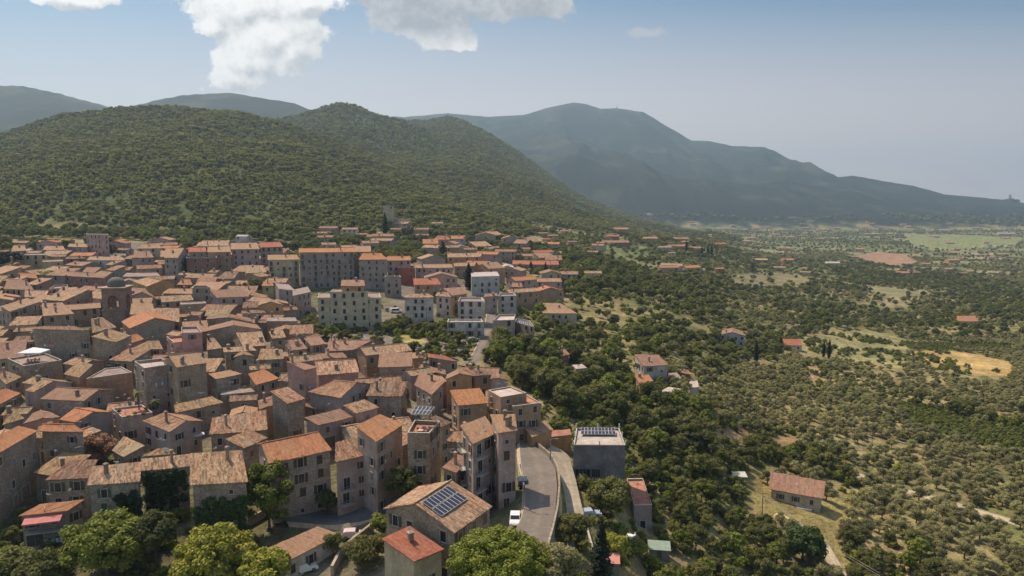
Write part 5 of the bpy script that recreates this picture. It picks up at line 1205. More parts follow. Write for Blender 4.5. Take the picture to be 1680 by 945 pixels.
# ------------------------------------------------------------------ things on roofs and in gardens
def flat_top(res, k=0): return res[k][3]
def gazebo():
    T = flat_top(GAZR); c = sum(T) / 4; z = T[0][2] - .55; M = at_z(53.5, 595, z); y = M[1]; w_ = 43 * y / FPX * .86; d_ = w_ * .75; x, y = M[0], M[1] + .8
    o = empty('gazebo', (x, y, z), .05); tag(o, 'white pyramid topped party gazebo on a roof terrace', 'gazebo')
    mb = MB(); a, b, h_ = w_/2, d_/2, 3.1
    V = [(-a,-b,h_),(a,-b,h_),(a,b,h_),(-a,b,h_),(0,0,h_+1.15)]; V2 = [(p[0]*.97,p[1]*.97,p[2]-.05) for p in V]
    mb.add(V + V2, [(0,1,4),(1,2,4),(2,3,4),(3,0,4),(6,5,9),(7,6,9),(8,7,9),(5,8,9)])
    for p, q in ((0,1),(1,2),(2,3),(3,0)): mb.add([V[p], V[q], (V[q][0], V[q][1], h_-.3), (V[p][0], V[p][1], h_-.3)], [(0,3,2,1)])
    link('canopy', mb.mesh('canopy', [M_WHITE]), o)
    for sx in (-1, 1):
        for sy in (-1, 1): mb = MB(); mb.bar((sx*a*.97, sy*b*.97, 0), (sx*a*.97, sy*b*.97, h_), .1); link('leg', mb.mesh('leg', [M_WHITE]), o)
    t_ = empty('garden_table', (x, y - .1, z)); tag(t_, 'wooden table standing under the white gazebo', 'table')
    mb = MB(); mb.box(-1.3, -.5, .7, 1.3, .5, .76); link('tabletop', mb.mesh('tabletop', [M_PAINT]), t_, col=(.35, .2, .1))
    for sx in (-1, 1):
        for sy in (-1, 1): mb = MB(); mb.box(sx*1.15-.05, sy*.4-.05, 0, sx*1.15+.05, sy*.4+.05, .7); link('leg', mb.mesh('leg', [M_PAINT]), t_, col=(.3, .18, .1))
    for i, (dx, dy, rz_) in enumerate([(-1.0,-1.0,0),(0,-1.0,0),(1.0,-1.0,0),(-.6,1.0,3.14),(.6,1.0,3.14),(-2.1,0,1.57)]):
        chair((x+dx, y+dy, z), rz_, ['wooden chair at the near corner of the gazebo table towards the lilac house', 'wooden chair at the middle of the near side of the gazebo table', 'wooden chair at the near corner of the gazebo table towards the church', 'wooden chair behind the gazebo table on the open terrace side', 'wooden chair behind the gazebo table on the church side', 'wooden chair at the head of the gazebo table'][i], (.38, .20, .10), 'chairs under the gazebo')
def chair(loc, rz_, label, col, group=None):
    o = empty('chair', loc, rz_); tag(o, label, 'chair', group)
    mb = MB(); mb.box(-.23, -.23, .42, .23, .23, .47); link('seat', mb.mesh('seat', [M_PAINT]), o, col=col)
    mb = MB(); mb.box(-.23, -.25, .47, .23, -.21, .95); link('backrest', mb.mesh('backrest', [M_PAINT]), o, col=col)
    for sx in (-1, 1):
        for sy in (-1, 1): mb = MB(); mb.box(sx*.2-.025, sy*.2-.025, 0, sx*.2+.025, sy*.2+.025, .42); link('leg', mb.mesh('leg', [M_PAINT]), o, col=col)
gazebo()
def solar(name, label, Q, e, n, s, a0, a1, b0, b1, nu, nv, lift=.18, gap=.04):
    """panel array in a roof plane: a along the eave, b up the slope (fractions)"""
    A, B, C, D = Q; o_ = None
    P = lambda a, b: (A*(1-a)+B*a)*(1-b) + (D*(1-a)+C*a)*b
    c = P((a0+a1)/2, (b0+b1)/2); o = empty(name, tuple(c)); tag(o, label, 'solar array')
    nn = np.cross(B - A, D - A); nn = nn / np.linalg.norm(nn); nn = nn if nn[2] > 0 else -nn
    for i in range(nu):
        for j in range(nv):
            u0 = a0 + (a1-a0)*(i+gap)/nu; u1 = a0 + (a1-a0)*(i+1-gap)/nu; v0 = b0 + (b1-b0)*(j+gap)/nv; v1 = b0 + (b1-b0)*(j+1-gap)/nv
            q = [P(u0,v0), P(u1,v0), P(u1,v1), P(u0,v1)]; up = nn * lift; mb = MB()
            top = [p + up - c for p in q]; bot = [p + up*.75 - c for p in q]
            mb.add(top + bot, [(0,1,2,3),(7,6,5,4)], 0, [[(0,0),(1,0),(1,1.6),(0,1.6)]]*2); mb.add(top + bot, [(0,4,5,1),(1,5,6,2),(2,6,7,3),(3,7,4,0)], 1)
            pn = link('panel', mb.mesh('panel', [M_PV, M_METAL]), o)
            mb = MB()
            for k in range(4): a_, b_ = top[k] + nn*.012, top[(k+1)%4] + nn*.012; mb.bar(a_, b_, .07, .03, 0, nn)
            link('frame', mb.mesh('panel_frame', [M_SILL]), pn)
    return o
def roofplane(px, s, typ, h): Q, e, n = solve(pts(px), s, typ, h); return Q, e, n
Q, e, n = roofplane('z880,800 1315,495 830,185 437,470', .36, 'g', 8)
solar('solar_array', 'two rows of dark blue solar panels on the straw coloured roof by the road', Q, e, n, .36, .10, .80, .42, .93, 8, 2)
def rackarray(label, T, a0, a1, b0, b1, nu, tilt, zoff):
    A, B, C, D = [p + np.array([0,0,zoff]) for p in T]; P = lambda a, b: (A*(1-a)+B*a)*(1-b) + (D*(1-a)+C*a)*b
    q = [P(a0,b0), P(a1,b0), P(a1,b1)+[0,0,tilt], P(a0,b1)+[0,0,tilt]]
    solar('solar_array', label, q, 0, None, 0, 0, 1, 0, 1, nu, 2, .05)
rackarray('long rack of solar panels at the rear of the white edged terrace', GREYR[0][3], .12, .88, .60, .88, 10, .5, .0)
T = PVTR[0][3]
# solar pergola
def pergola():
    A, B, C, D = T; P = lambda a, b: (A*(1-a)+B*a)*(1-b) + (D*(1-a)+C*a)*b
    z = T[0][2]; q = [P(.0,.50), P(.75,.50), P(.80,1.0), P(.05,1.0)]; h_ = 2.3; c = sum(q)/4
    o = empty('pergola', tuple(c)); tag(o, 'metal pergola frame standing on the tall house terrace', 'pergola')
    for k, p in enumerate(q): mb = MB(); mb.bar(p - c - [0,0,.7], p - c + [0,0,h_ + (.5 if k > 1 else 0)], .09); link('post', mb.mesh('post', [M_METAL]), o)
    mb = MB(); tp = [p - c + np.array([0,0,h_ + (.5 if k > 1 else 0)]) for k, p in enumerate(q)]
    for k in range(4): mb.bar(tp[k], tp[(k+1)%4], .1)
    link('frame', mb.mesh('pergola_frame', [M_METAL]), o)
    solar('solar_array', 'small solar array laid on the pergola of the tall house', [p + np.array([0,0,h_+.08+(.5 if k > 1 else 0)]) for k, p in enumerate(q)], 0, None, 0, 0, 1, 0, 1, 5, 2, .04)
    cc = P(.5, .22) + np.array([0, 0, -.75]); tb = empty('garden_table', tuple(cc)); tag(tb, 'round table among chairs on the terrace of the solar pergola', 'table')
    mb = MB(); mb.lathe([(0,.74),(.6,.74),(.6,.70),(0,.70)], 16); link('tabletop', mb.mesh('tabletop', [M_PAINT]), tb, col=(.5,.33,.2)); mb = MB(); mb.tube([(0,0,0),(0,0,.7)], .05, 6); link('leg', mb.mesh('leg', [M_METAL]), tb)
    for k in range(4): a_ = k*1.57+.5; chair((cc[0]+math.cos(a_)*1.1, cc[1]+math.sin(a_)*.9, cc[2]), a_+1.57, 'brown chair ' + ['facing the road', 'with its back to the pergola', 'facing the hip roofs', 'nearest the parapet'][k] + ' at the round solar terrace table', (.34,.17,.09), 'chairs beside the pergola')
pergola()
rackarray('solar panels on the grey lower wing near the upper road', [b for b in HOUSES if b[1].startswith('white flat roofed house with a row')][0][3][1][3], .15, .85, .3, .8, 6, .3, -.55)
def parasol(label, loc, r_=1.5, h_=2.4, col=(.55,.54,.55)):
    o = empty('parasol', loc); tag(o, label, 'parasol'); mb = MB(); mb.tube([(0,0,0),(0,0,h_+.35)], .03, 6); link('pole', mb.mesh('pole', [M_METAL]), o)
    mb = MB(); n_ = 8; V = [(0,0,h_+.35)] + [(r_*math.cos(2*math.pi*k/n_), r_*math.sin(2*math.pi*k/n_), h_-.25) for k in range(n_)] + [(0,0,h_+.3)] + [(r_*.98*math.cos(2*math.pi*k/n_), r_*.98*math.sin(2*math.pi*k/n_), h_-.3) for k in range(n_)]
    mb.add(V, [(0,1+k,1+(k+1)%n_) for k in range(n_)] + [(n_+1, n_+2+(k+1)%n_, n_+2+k) for k in range(n_)]); link('canopy', mb.mesh('canopy', [M_PAINT]), o, col=col)
M = hit(322, 737, 1); parasol('big light grey parasol before the shuttered gabled house', (M[0], M[1], Gz(M[0], M[1]) + 2.2), 2.0, 2.5, (.5,.5,.52))
def awning(label, c, w_, d_, yaw, col, cat='awning', drop=.5):
    o = empty('awning', tuple(c), yaw); tag(o, label, cat)
    mb = MB(); V = [(-w_/2,0,0),(w_/2,0,0),(w_/2,-d_,-drop),(-w_/2,-d_,-drop)]; mb.add(V + [(x,y,z-.04) for x,y,z in V], [(0,3,2,1),(4,5,6,7),(0,1,5,4),(1,2,6,5),(2,3,7,6),(3,0,4,7)])
    mb.add([(-w_/2,-d_,-drop),(w_/2,-d_,-drop),(w_/2,-d_,-drop-.25),(-w_/2,-d_,-drop-.25)], [(0,3,2,1)]); link('cloth', mb.mesh('awning_cloth', [M_PAINT]), o, col=col)
    mb = MB()
    for s_ in (-1, 1): mb.bar((s_*w_/2*.96, 0, -.9), (s_*w_/2*.96, -d_, -drop-.02), .05)
    link('frame', mb.mesh('awning_frame', [M_METAL]), o)
W0 = ORAR[0][2]; mid = (W0[0] + W0[1]) / 2; dd = norm(H2(W0[1] - W0[0])); yw = math.atan2(dd[1], dd[0])
awning('pinkish red awning over the balcony of the small orange tiled house', mid + norm(H2(-mid)) * .15 + np.array([0, 0, ORAR[0][3][0][2] - W0[0][2] - .35]), np.linalg.norm(H2(W0[1]-W0[0])) * .86, 1.9, yw, (.48, .17, .15))
balcony(ORA, mid + norm(H2(-mid)) * .2 + np.array([0, 0, ORAR[0][3][0][2] - W0[0][2] - 3.0]), yw, None, rnd, np.linalg.norm(H2(W0[1]-W0[0])) * .8)
M = hit(258, 643, 3.5); awning('white awning under the pillar parapet terrace', M + np.array([0, 0, .3]), 4.2, 2.0, .1, (.72,.70,.66))
# garden by the grey cube house
def gtable(label, u, v, s_=1.0):
    M = hit(u, v); o = empty('garden_table', (M[0], M[1], Gz(M[0], M[1]))); tag(o, label, 'table'); mb = MB(); mb.lathe([(0,.74),(.8*s_,.74),(.8*s_,.68),(0,.68)], 16); link('tabletop', mb.mesh('tabletop', [M_WHITE]), o)
    mb = MB(); mb.tube([(0,0,0),(0,0,.7)], .06, 6); link('leg', mb.mesh('leg', [M_WHITE]), o)
    for k in range(3): a_ = k*2.1+.6; chair((M[0]+math.cos(a_)*1.3, M[1]+math.sin(a_)*1.3, Gz(M[0], M[1])), a_+1.57, 'white garden chair on the ' + ['shed side', 'hedge side', 'cypress side'][k] + ' of the dry lawn table', (.72,.7,.66), 'chairs on the dry lawn')
gtable('round white table on the dry lawn of the lowest garden', 1033, 884)
def shed(label, u, v, w_, d_, h_, yaw, rcol, wcol=(.2,.18,.15)):
    M = hit(u, v); o = empty('garden_shed', (M[0], M[1], Gz(M[0], M[1])), yaw); tag(o, label, 'shed'); mb = MB(); mb.box(-w_/2,-d_/2,-1,w_/2,d_/2,h_); link('wall', mb.mesh('shed_wall', [M_PAINT]), o, col=wcol)
    mb = MB(); V = [(-w_/2-.25,-d_/2-.25,h_+.02),(w_/2+.25,-d_/2-.25,h_+.02),(w_/2+.25,d_/2+.25,h_+.55),(-w_/2-.25,d_/2+.25,h_+.55)]; mb.add(V + [(x,y,z-.08) for x,y,z in V], [(0,1,2,3),(7,6,5,4),(0,4,5,1),(1,5,6,2),(2,6,7,3),(3,7,4,0)]); link('roof', mb.mesh('shed_roof', [M_PAINT]), o, col=rcol)
    mb = MB(); mb.box(-.45,-d_/2-.05,0,.45,-d_/2-.01,1.9); link('door', mb.mesh('shed_door', [M_PAINT]), o, col=(.1,.08,.06))
    FOOT.append(np.array([[M[0]-w_/2, M[1]-d_/2], [M[0]+w_/2, M[1]-d_/2], [M[0]+w_/2, M[1]+d_/2], [M[0]-w_/2, M[1]+d_/2]]))
shed('shed with a sage green roof beside the dry lawn garden', 1081, 912, 4.0, 2.6, 2.0, -.15, (.24,.29,.22))
shed('grey tin roofed lean-to among rubble beside the road parapet', 922, 893, 3.6, 2.4, 1.8, .2, (.33,.28,.25))
shed('tiny pink roofed hut at the bottom edge of the lowest garden', 1000, 935, 3.0, 2.6, 2.0, -.1, (.50,.22,.17))
shed('low pale hut behind the lone farmhouse in the groves', 1213, 790, 3.2, 2.2, 1.8, 0, (.5,.46,.4))
# utility poles and cable
def pole(label, u, v, h_=8, lamp=False):
    M = hit(u, v); o = empty('street_lamp' if lamp else 'utility_pole', (M[0], M[1], Gz(M[0], M[1]))); tag(o, label, 'street lamp' if lamp else 'utility pole', None)
    mb = MB(); mb.tube([(0,0,-.5),(0,0,h_)], [.13,.08], 8); link('pole', mb.mesh('pole', [M_METAL if lamp else M_BARK]), o)
    mb = MB()
    if lamp: mb.tube([(0,0,h_-.1),(.5,0,h_+.15),(1.1,0,h_+.1)], .045, 6); mb.box(1.0,-.12,h_+.02,1.6,.12,h_+.14); link('lamp_head', mb.mesh('lamp_head', [M_METAL]), o)
    else: mb.bar((-.8,0,h_-.6),(.8,0,h_-.6), .1); link('crossarm', mb.mesh('crossarm', [M_BARK]), o)
    return np.array([M[0], M[1], Gz(M[0], M[1]) + h_ - .5])
p1 = pole('wooden pole at the head of the dirt track', 1250, 850, 7); p2 = pole('wooden pole at the bottom end of the dirt track', 1440, 990, 7)
for k, off in enumerate((-.6, .6)):
    mb = MB(); a = p1 + [off*.4, off, 0]; b = p2 + [off*.4, off, 0]; c_ = (a + b) / 2; mb.tube([a + (b-a)*t - [0,0,1.2*math.sin(math.pi*t)] - c_ for t in np.linspace(0, 1, 14)], .03, 4)
    o = link('power_cable', mb.mesh('power_cable', [M_SILL]), None, tuple(c_)); tag(o, 'thin cable of the pair sagging over the dirt track, ' + ('outer one' if k else 'inner one'), 'cable', 'power cables')
pole('grey street lamp at the outer parapet of the bend', 903, 770, 6.5, True); pole('grey street lamp where the road passes the white car', 858, 842, 6.5, True); pole('street lamp on the upper road by the green bank', 794, 560, 6.5, True)
# masts on the far summit and the hill castle on the skyline
for (u, v, hh, lab) in ((1012, 179, 46, 'tall transmitter mast on the far summit'), (1048, 184, 30, 'shorter mast on the shoulder of the far summit'), (1003, 178, 20, 'stub mast beside the tall transmitter')):
    d = ray(u, v + 2); y = 6500; x = d[0] / d[1] * y; o = empty('radio_mast', (x, y, Gz(x, y))); tag(o, lab, 'mast'); mb = MB()
    mb.tube([(0,0,-5),(0,0,hh*.6),(0,0,hh)], [5,4,1.5], 6); link('tower', mb.mesh('mast_tower', [M_METAL]), o)
    mb = MB(); mb.box(-16,-10,-8,16,10,9); link('hut', mb.mesh('mast_hut', [M_STUCCO]), o, col=(.4,.38,.35))
def skyline_town():
    d = ray(1655, 328); y = 5150; x = d[0] / d[1] * y; o = empty('hilltop_castle', (x, y, Gz(x, y))); tag(o, 'distant castle of low blocks on the last ridge of the skyline', 'castle'); r_ = random.Random(4)
    for k in range(7):
        mb = MB(); w_ = r_.uniform(16, 34); mb.box(-60+k*19, -12, -25, -60+k*19+w_, 12, r_.uniform(10, 24)); link('block', mb.mesh('castle_block', [M_STUCCO]), o, col=(.33,.29,.27))
    mb = MB(); mb.box(2, -7, 0, 12, 7, 48); link('tower', mb.mesh('castle_tower', [M_STUCCO]), o, col=(.33,.29,.27))
skyline_town()

# lower storey, porch and rails of the grey cube house
def cube_details():
    o, res = GREY, GREYR; W, T = res[0][2], res[0][3]; p, q = W[0], W[1]; d = norm(H2(q - p)); n = np.array([d[1], -d[0], 0]); n = n if n @ (-(p+q)/2*np.array([1,1,0])) > 0 else -n
    ang = math.atan2(n[0], -n[1]); off = np.array(o.location); L = np.linalg.norm(H2(q - p)); zt = T[0][2]; zf = zt - 7.2
    for k, (x0, x1) in enumerate(((.04, .33), (.36, .52))):
        mb = MB(); w_ = (x1 - x0) * L; mb.box(-w_/2, -.04, 0, w_/2, .02, 1.9, 1)
        for i in range(5): mb.box(-w_/2 + i*w_/4 - .04, -.09, 0, -w_/2 + i*w_/4 + .04, 0, 1.9, 0)
        mb.box(-w_/2, -.1, -.1, w_/2, 0, 0, 0); mb.box(-w_/2, -.1, 1.9, w_/2, 0, 2.0, 0)
        pos = np.array([p[0], p[1], zf]) + d * L * (x0 + x1) / 2 + n * .05; link('window', mb.mesh('strip_window', [M_METAL, M_GLASS]), o, pos - off, ang)
    mb = MB(); mb.box(-L*.19, -2.4, 0, L*.19, 0, .18); pos = np.array([p[0], p[1], zf - .5]) + d * L * .2; link('porch_roof', mb.mesh('porch_roof', [M_PAINT]), o, pos - off, ang, (.5, .3, .24))
    for s_ in (-1, 1): mb = MB(); mb.box(s_*L*.18-.08, -2.3, -2.6, s_*L*.18+.08, -2.14, 0); link('post', mb.mesh('porch_post', [M_PAINT]), o, pos - off, ang, (.5, .47, .42))
    mb = MB(); mb.box(-L/2, -.12, 0, L/2, .05, .22); pos = (p + q) / 2 * np.array([1, 1, 0]) + np.array([0, 0, zt - .02]); link('coping', mb.mesh('coping', [M_PAINT]), o, pos - off + n * .02, ang, (.6, .45, .36))
    for k in range(4):
        a, b = T[k], T[(k+1) % 4]
        for t in (0, .5): c = a + (b - a) * t; mb = MB(); mb.box(-.12, -.12, 0, .12, .12, 1.0); link('post', mb.mesh('rail_post', [M_PAINT]), o, c - off, 0, (.6, .57, .52))
cube_details()
# ------------------------------------------------------------------ vegetation
def np_mesh(name, V, F4, mats, F3=None, mi=None):
    me = bpy.data.meshes.new(name); me.vertices.add(len(V)); me.vertices.foreach_set('co', np.asarray(V, np.float32).ravel())
    n4 = len(F4); n3 = 0 if F3 is None else len(F3); lp = np.asarray(F4).ravel() if n3 == 0 else np.concatenate([np.asarray(F4).ravel(), np.asarray(F3).ravel()])
    me.loops.add(len(lp)); me.loops.foreach_set('vertex_index', lp.astype(np.int32)); me.polygons.add(n4 + n3)
    st_ = np.concatenate([np.arange(n4) * 4, n4 * 4 + np.arange(n3) * 3]); me.polygons.foreach_set('loop_start', st_.astype(np.int32)); me.polygons.foreach_set('loop_total', np.r_[np.full(n4, 4), np.full(n3, 3)].astype(np.int32))
    for m in mats: me.materials.append(m)
    if mi is not None: me.polygons.foreach_set('material_index', np.asarray(mi, np.int32))
    me.update(); return me
_ico = None
def ico(sub=1):
    t = (1 + 5 ** .5) / 2; v = [(-1,t,0),(1,t,0),(-1,-t,0),(1,-t,0),(0,-1,t),(0,1,t),(0,-1,-t),(0,1,-t),(t,0,-1),(t,0,1),(-t,0,-1),(-t,0,1)]
    f = [(0,11,5),(0,5,1),(0,1,7),(0,7,10),(0,10,11),(1,5,9),(5,11,4),(11,10,2),(10,7,6),(7,1,8),(3,9,4),(3,4,2),(3,2,6),(3,6,8),(3,8,9),(4,9,5),(2,4,11),(6,2,10),(8,6,7),(9,8,1)]
    v = [norm(np.array(p, float)) for p in v]
    for _ in range(sub):
        c = {}; nf = []
        def mid(a, b):
            k = (min(a, b), max(a, b))
            if k not in c: v.append(norm(v[a] + v[b])); c[k] = len(v) - 1
            return c[k]
        for a, b, d in f: x, y, z = mid(a, b), mid(b, d), mid(d, a); nf += [(a, x, z), (b, y, x), (d, z, y), (x, y, z)]
        f = nf
    return np.array(v), np.array(f)
ICO0, ICO1 = ico(0), ico(1)
def leaf_cloud(clumps, nleaf, size, r_, core=True, up_bias=.25, droop=0):
    """leaf sized quads on the shells of many clumps, round small solid cores"""
    Vs, F4, Vc, F3 = [], [], [], []; nb = 0
    for (c, rad) in clumps:
        c = np.array(c, float); rad = np.array(rad if hasattr(rad, '__len__') else (rad, rad, rad), float)
        n = max(6, int(nleaf * r_.uniform(.75, 1.25))); d = r_.normal(size=(n, 3)); d /= np.linalg.norm(d, axis=1)[:, None]; d[:, 2] = np.where(d[:, 2] < -.5, -d[:, 2], d[:, 2])
        p = c + d * rad * r_.uniform(.72, 1.12, (n, 1)); nn = d + r_.normal(size=(n, 3)) * .55 + np.array([0, 0, up_bias]); nn /= np.linalg.norm(nn, axis=1)[:, None]
        a = np.cross(nn, r_.normal(size=(n, 3))); a /= np.linalg.norm(a, axis=1)[:, None] + 1e-9; b = np.cross(nn, a); s_ = size * r_.uniform(.55, 1.3, (n, 1))
        q = np.stack([p - a*s_*.5 - b*s_*.35, p + a*s_*.5 - b*s_*.35, p + a*s_*.4 + b*s_*.45, p - a*s_*.4 + b*s_*.45], 1).reshape(-1, 3)
        Vs.append(q); F4.append(np.arange(nb, nb + 4*n).reshape(-1, 4)); nb += 4*n
    if core:
        for (c, rad) in clumps:
            rad = np.array(rad if hasattr(rad, '__len__') else (rad, rad, rad), float); v = ICO0[0] * rad * .72 * r_.uniform(.85, 1.1, (len(ICO0[0]), 1)) + np.array(c); Vs.append(v); F3.append(ICO0[1] + nb); nb += len(v)
    return np.concatenate(Vs), np.concatenate(F4), (np.concatenate(F3) if F3 else None)
def trunk_mb(h, r0, limbs, r_, spread=1.4, top=None):
    mb = MB(); lean = r_.normal(size=2) * .12 * h * .3; mb.tube([(0,0,-.6), (lean[0]*.3, lean[1]*.3, h*.45), (lean[0], lean[1], h)], [r0, r0*.75, r0*.5], 7)
    for k in range(limbs):
        a = 2*math.pi*(k + r_.uniform(0, .5))/limbs; mb.tube([(lean[0]*.7, lean[1]*.7, h*.7), (lean[0] + math.cos(a)*spread*.5, lean[1] + math.sin(a)*spread*.5, h*1.15), (lean[0] + math.cos(a)*spread, lean[1] + math.sin(a)*spread, h*1.5)], [r0*.45, r0*.3, r0*.12], 5)
    return mb
def dome_clumps(n, Rx, Rz, zc, cr, r_, shell=.72, flat=0):
    o = []
    for k in range(n):
        d = r_.normal(size=3); d /= np.linalg.norm(d); d[2] = abs(d[2]) * (1 if r_.uniform() < .72 else -.6); q = r_.uniform(shell, 1.0) if r_.uniform() < .8 else r_.uniform(.2, .7)
        c = np.array([d[0]*Rx*q, d[1]*Rx*q, zc + d[2]*Rz*q]); rr_ = cr * r_.uniform(.7, 1.3); o.append((c, (rr_, rr_, rr_*.8)))
    return o
def make_tree(name, m, n, Rx, Rz, zc, cr, nleaf, size, trunk_h, tr, seed, single=False, limbs=4, core=True):
    r_ = np.random.RandomState(seed); V, F4, F3 = leaf_cloud(dome_clumps(n, Rx, Rz, zc, cr, r_), nleaf, size, r_, core)
    crown = np_mesh(name + '_crown', V, F4, [m], F3); tm = trunk_mb(trunk_h, tr, limbs, r_, Rx*.6)
    return crown, tm.mesh(name + '_trunk', [M_BARK])
def merged(name, cr, tk):
    """crown and trunk in one mesh, for trees too small in the photo to show parts"""
    vs = []; f4 = []; f3 = []; mi = []; nb = 0; others = []
    V = []; L = []; S = []; T_ = []; MI = []; off = 0; lo = 0
    for k, me in enumerate((cr, tk)):
        nv = len(me.vertices); co = np.zeros(nv*3, np.float32); me.vertices.foreach_get('co', co); V.append(co.reshape(-1, 3))
        nl = len(me.loops); li = np.zeros(nl, np.int32); me.loops.foreach_get('vertex_index', li); L.append(li + off)
        npol = len(me.polygons); ls = np.zeros(npol, np.int32); lt = np.zeros(npol, np.int32); me.polygons.foreach_get('loop_start', ls); me.polygons.foreach_get('loop_total', lt); S.append(ls + lo); T_.append(lt); MI.append(np.full(npol, k)); off += nv; lo += nl
    o = bpy.data.meshes.new(name); V = np.concatenate(V); L = np.concatenate(L); S = np.concatenate(S); T_ = np.concatenate(T_)
    o.vertices.add(len(V)); o.vertices.foreach_set('co', V.ravel()); o.loops.add(len(L)); o.loops.foreach_set('vertex_index', L); o.polygons.add(len(S)); o.polygons.foreach_set('loop_start', S); o.polygons.foreach_set('loop_total', T_)
    for m in (cr.materials[0], tk.materials[0]): o.materials.append(m)
    o.polygons.foreach_set('material_index', np.concatenate(MI).astype(np.int32)); o.update(); return o
BROAD = [make_tree('broadleaf', (L_BROAD, L_BROAD, L_BRIGHT, L_BROAD)[k], 26, 3.1, 2.6, 4.6, 1.15, 62, .42, 2.6, .28, 40 + k) for k in range(4)]
OLIVE = [make_tree('olive', L_OLIVE, 16, 2.15, 1.35, 2.1, .8, 66, .27, 1.2, .22, 60 + k, limbs=3) for k in range(3)]
BUSHM = [make_tree('bush', (L_BROAD, L_BRIGHT)[k], 9, 1.3, .8, .9, .6, 40, .26, .5, .08, 80 + k) for k in range(2)]
def cypress_mesh(seed, h=1.0):
    r_ = np.random.RandomState(seed); cl = []
    for k in range(30):
        t = (k + .5) / 30; rad = .13 * math.sin(math.pi * min(1, t * .75 + .18)) ** .8 * (1 - t ** 4 * .8); a = k * 2.4; cl.append((np.array([math.cos(a)*rad*.35, math.sin(a)*rad*.35, .04 + t*.93]) * 10, (rad*8, rad*8, .55)))
    V, F4, F3 = leaf_cloud(cl, 60, .26, r_, True, .4); return np_mesh('cypress_crown', V, F4, [L_DARK], F3)
CYP = [cypress_mesh(5), cypress_mesh(6)]; mb = MB(); mb.tube([(0,0,-.6),(0,0,3)], [.22,.12], 7); CYPT = mb.mesh('cypress_trunk', [M_BARK])
def place_tree(name, cat, label, crown, trunk, x, y, s_, group=None, rz=0, sz=None, z=None):
    o = empty(name, (x, y, Gz(x, y) if z is None else z), rz); o.scale = (s_, s_, sz or s_); tag(o, label, cat, group)
    link('trunk', trunk, o); link('crown', crown, o); return o
# occupancy of the built ground on a one metre grid
OX0, OY0, ONX, ONY = -480, 40, 1300, 1000
OCC = np.zeros((ONX, ONY), bool)
def mark(P, grow=1.0):
    c = P.mean(0); Q = c + (P - c) * (1 + grow / (np.abs(P - c).max() + 1e-6)); lo = np.floor(Q.min(0)).astype(int); hi = np.ceil(Q.max(0)).astype(int)
    xs = np.arange(lo[0], hi[0] + 1); ys = np.arange(lo[1], hi[1] + 1); X, Y = np.meshgrid(xs, ys, indexing='ij'); m = inpoly(X.astype(float), Y.astype(float), Q)
    i, j = X[m] - OX0, Y[m] - OY0; ok = (i >= 0) & (i < ONX) & (j >= 0) & (j < ONY); OCC[i[ok], j[ok]] = True
for F_ in FOOT: mark(F_, 1.8)
for A_, B_ in ROADS:
    for i in range(len(A_) - 1): mark(np.array([A_[i], B_[i], B_[i+1], A_[i+1]]), 1.6)
def occ(x, y):
    i, j = (np.asarray(x) - OX0).astype(int), (np.asarray(y) - OY0).astype(int); ok = (i >= 0) & (i < ONX) & (j >= 0) & (j < ONY)
    return np.where(ok, OCC[np.clip(i, 0, ONX-1), np.clip(j, 0, ONY-1)], False)
def blocks_house(x, y, reach=14, hmax=3.0):
    """True where a tree would stand right in front of a house as seen from the town side"""
    r = np.hypot(x, y); ux, uy = x / r, y / r; b = np.zeros(np.shape(x), bool)
    for d_ in (2, 4, 6, 8): b |= occ(x + ux * d_, y + uy * d_)
    return b
L_PINE = leaf_mat('pine_needles', (.12, .145, .016), (.17, .18, .024), .2, .4)
# --- named single trees
def hero(name, cat, label, m, u, v, Rx, H_, n, cr, nleaf, size, seed, zc=None, Rz=None, th=None):
    """u, v: middle of the crown in the photo; H_: height of that middle above the ground"""
    M = hit(u, v, H_); cr_, tk = make_tree(name, m, n, Rx, Rz or Rx * .75, H_, cr, nleaf, size, th or H_ * .6, Rx * .07, seed)
    o = place_tree(name, cat, label, cr_, tk, M[0], M[1], 1); mark(np.array([[M[0]-Rx, M[1]-Rx], [M[0]+Rx, M[1]-Rx], [M[0]+Rx, M[1]+Rx], [M[0]-Rx, M[1]+Rx]]) * 1.0, -Rx * .4); return o
hero('broadleaf_tree', 'tree', 'largest fresh green garden tree below the long straw coloured roof', L_BRIGHT, 172, 898, 6.2, 5.5, 85, 1.5, 170, .42, 1)
hero('broadleaf_tree', 'tree', 'smaller green tree between the largest garden tree and the yellow green one', L_BROAD, 252, 872, 3.4, 6.5, 34, 1.2, 120, .38, 2)
hero('broadleaf_tree', 'tree', 'yellow green tree glowing at the bottom edge below the ivy walls', L_YEL, 350, 915, 6.0, 5, 80, 1.35, 170, .42, 3)
hero('broadleaf_tree', 'tree', 'second low yellow green tree beside the low white cottage', L_YEL, 425, 942, 4.2, 3.5, 44, 1.2, 150, .42, 33)
hero('broadleaf_tree', 'tree', 'pale green tree cut by the bottom corner below the rough stone house', L_BROAD, 10, 935, 3.8, 4, 40, 1.4, 130, .42, 4)
hero('broadleaf_tree', 'tree', 'dark low tree in the corner garden below the orange sheet roof', L_BROAD, 70, 938, 3.5, 4, 30, 1.2, 110, .42, 5)
hero('umbrella_pine', 'tree', 'broad bright green umbrella pine in front of the solar roof house', L_PINE, 815, 930, 6.7, 6.5, 200, 1.0, 170, .24, 6, Rz=4.2)
hero('broadleaf_tree', 'tree', 'dusty olive green tree between the umbrella pine and the tin roofed lean-to', L_OLIVE, 912, 930, 3.6, 4, 36, 1.1, 120, .36, 7)
hero('ivy_tree', 'tree', 'light leaved climbing tree hanging down the end wall of the long house', L_BRIGHT, 440, 818, 4.2, 6, 52, 1.1, 130, .36, 8, Rz=7.0)
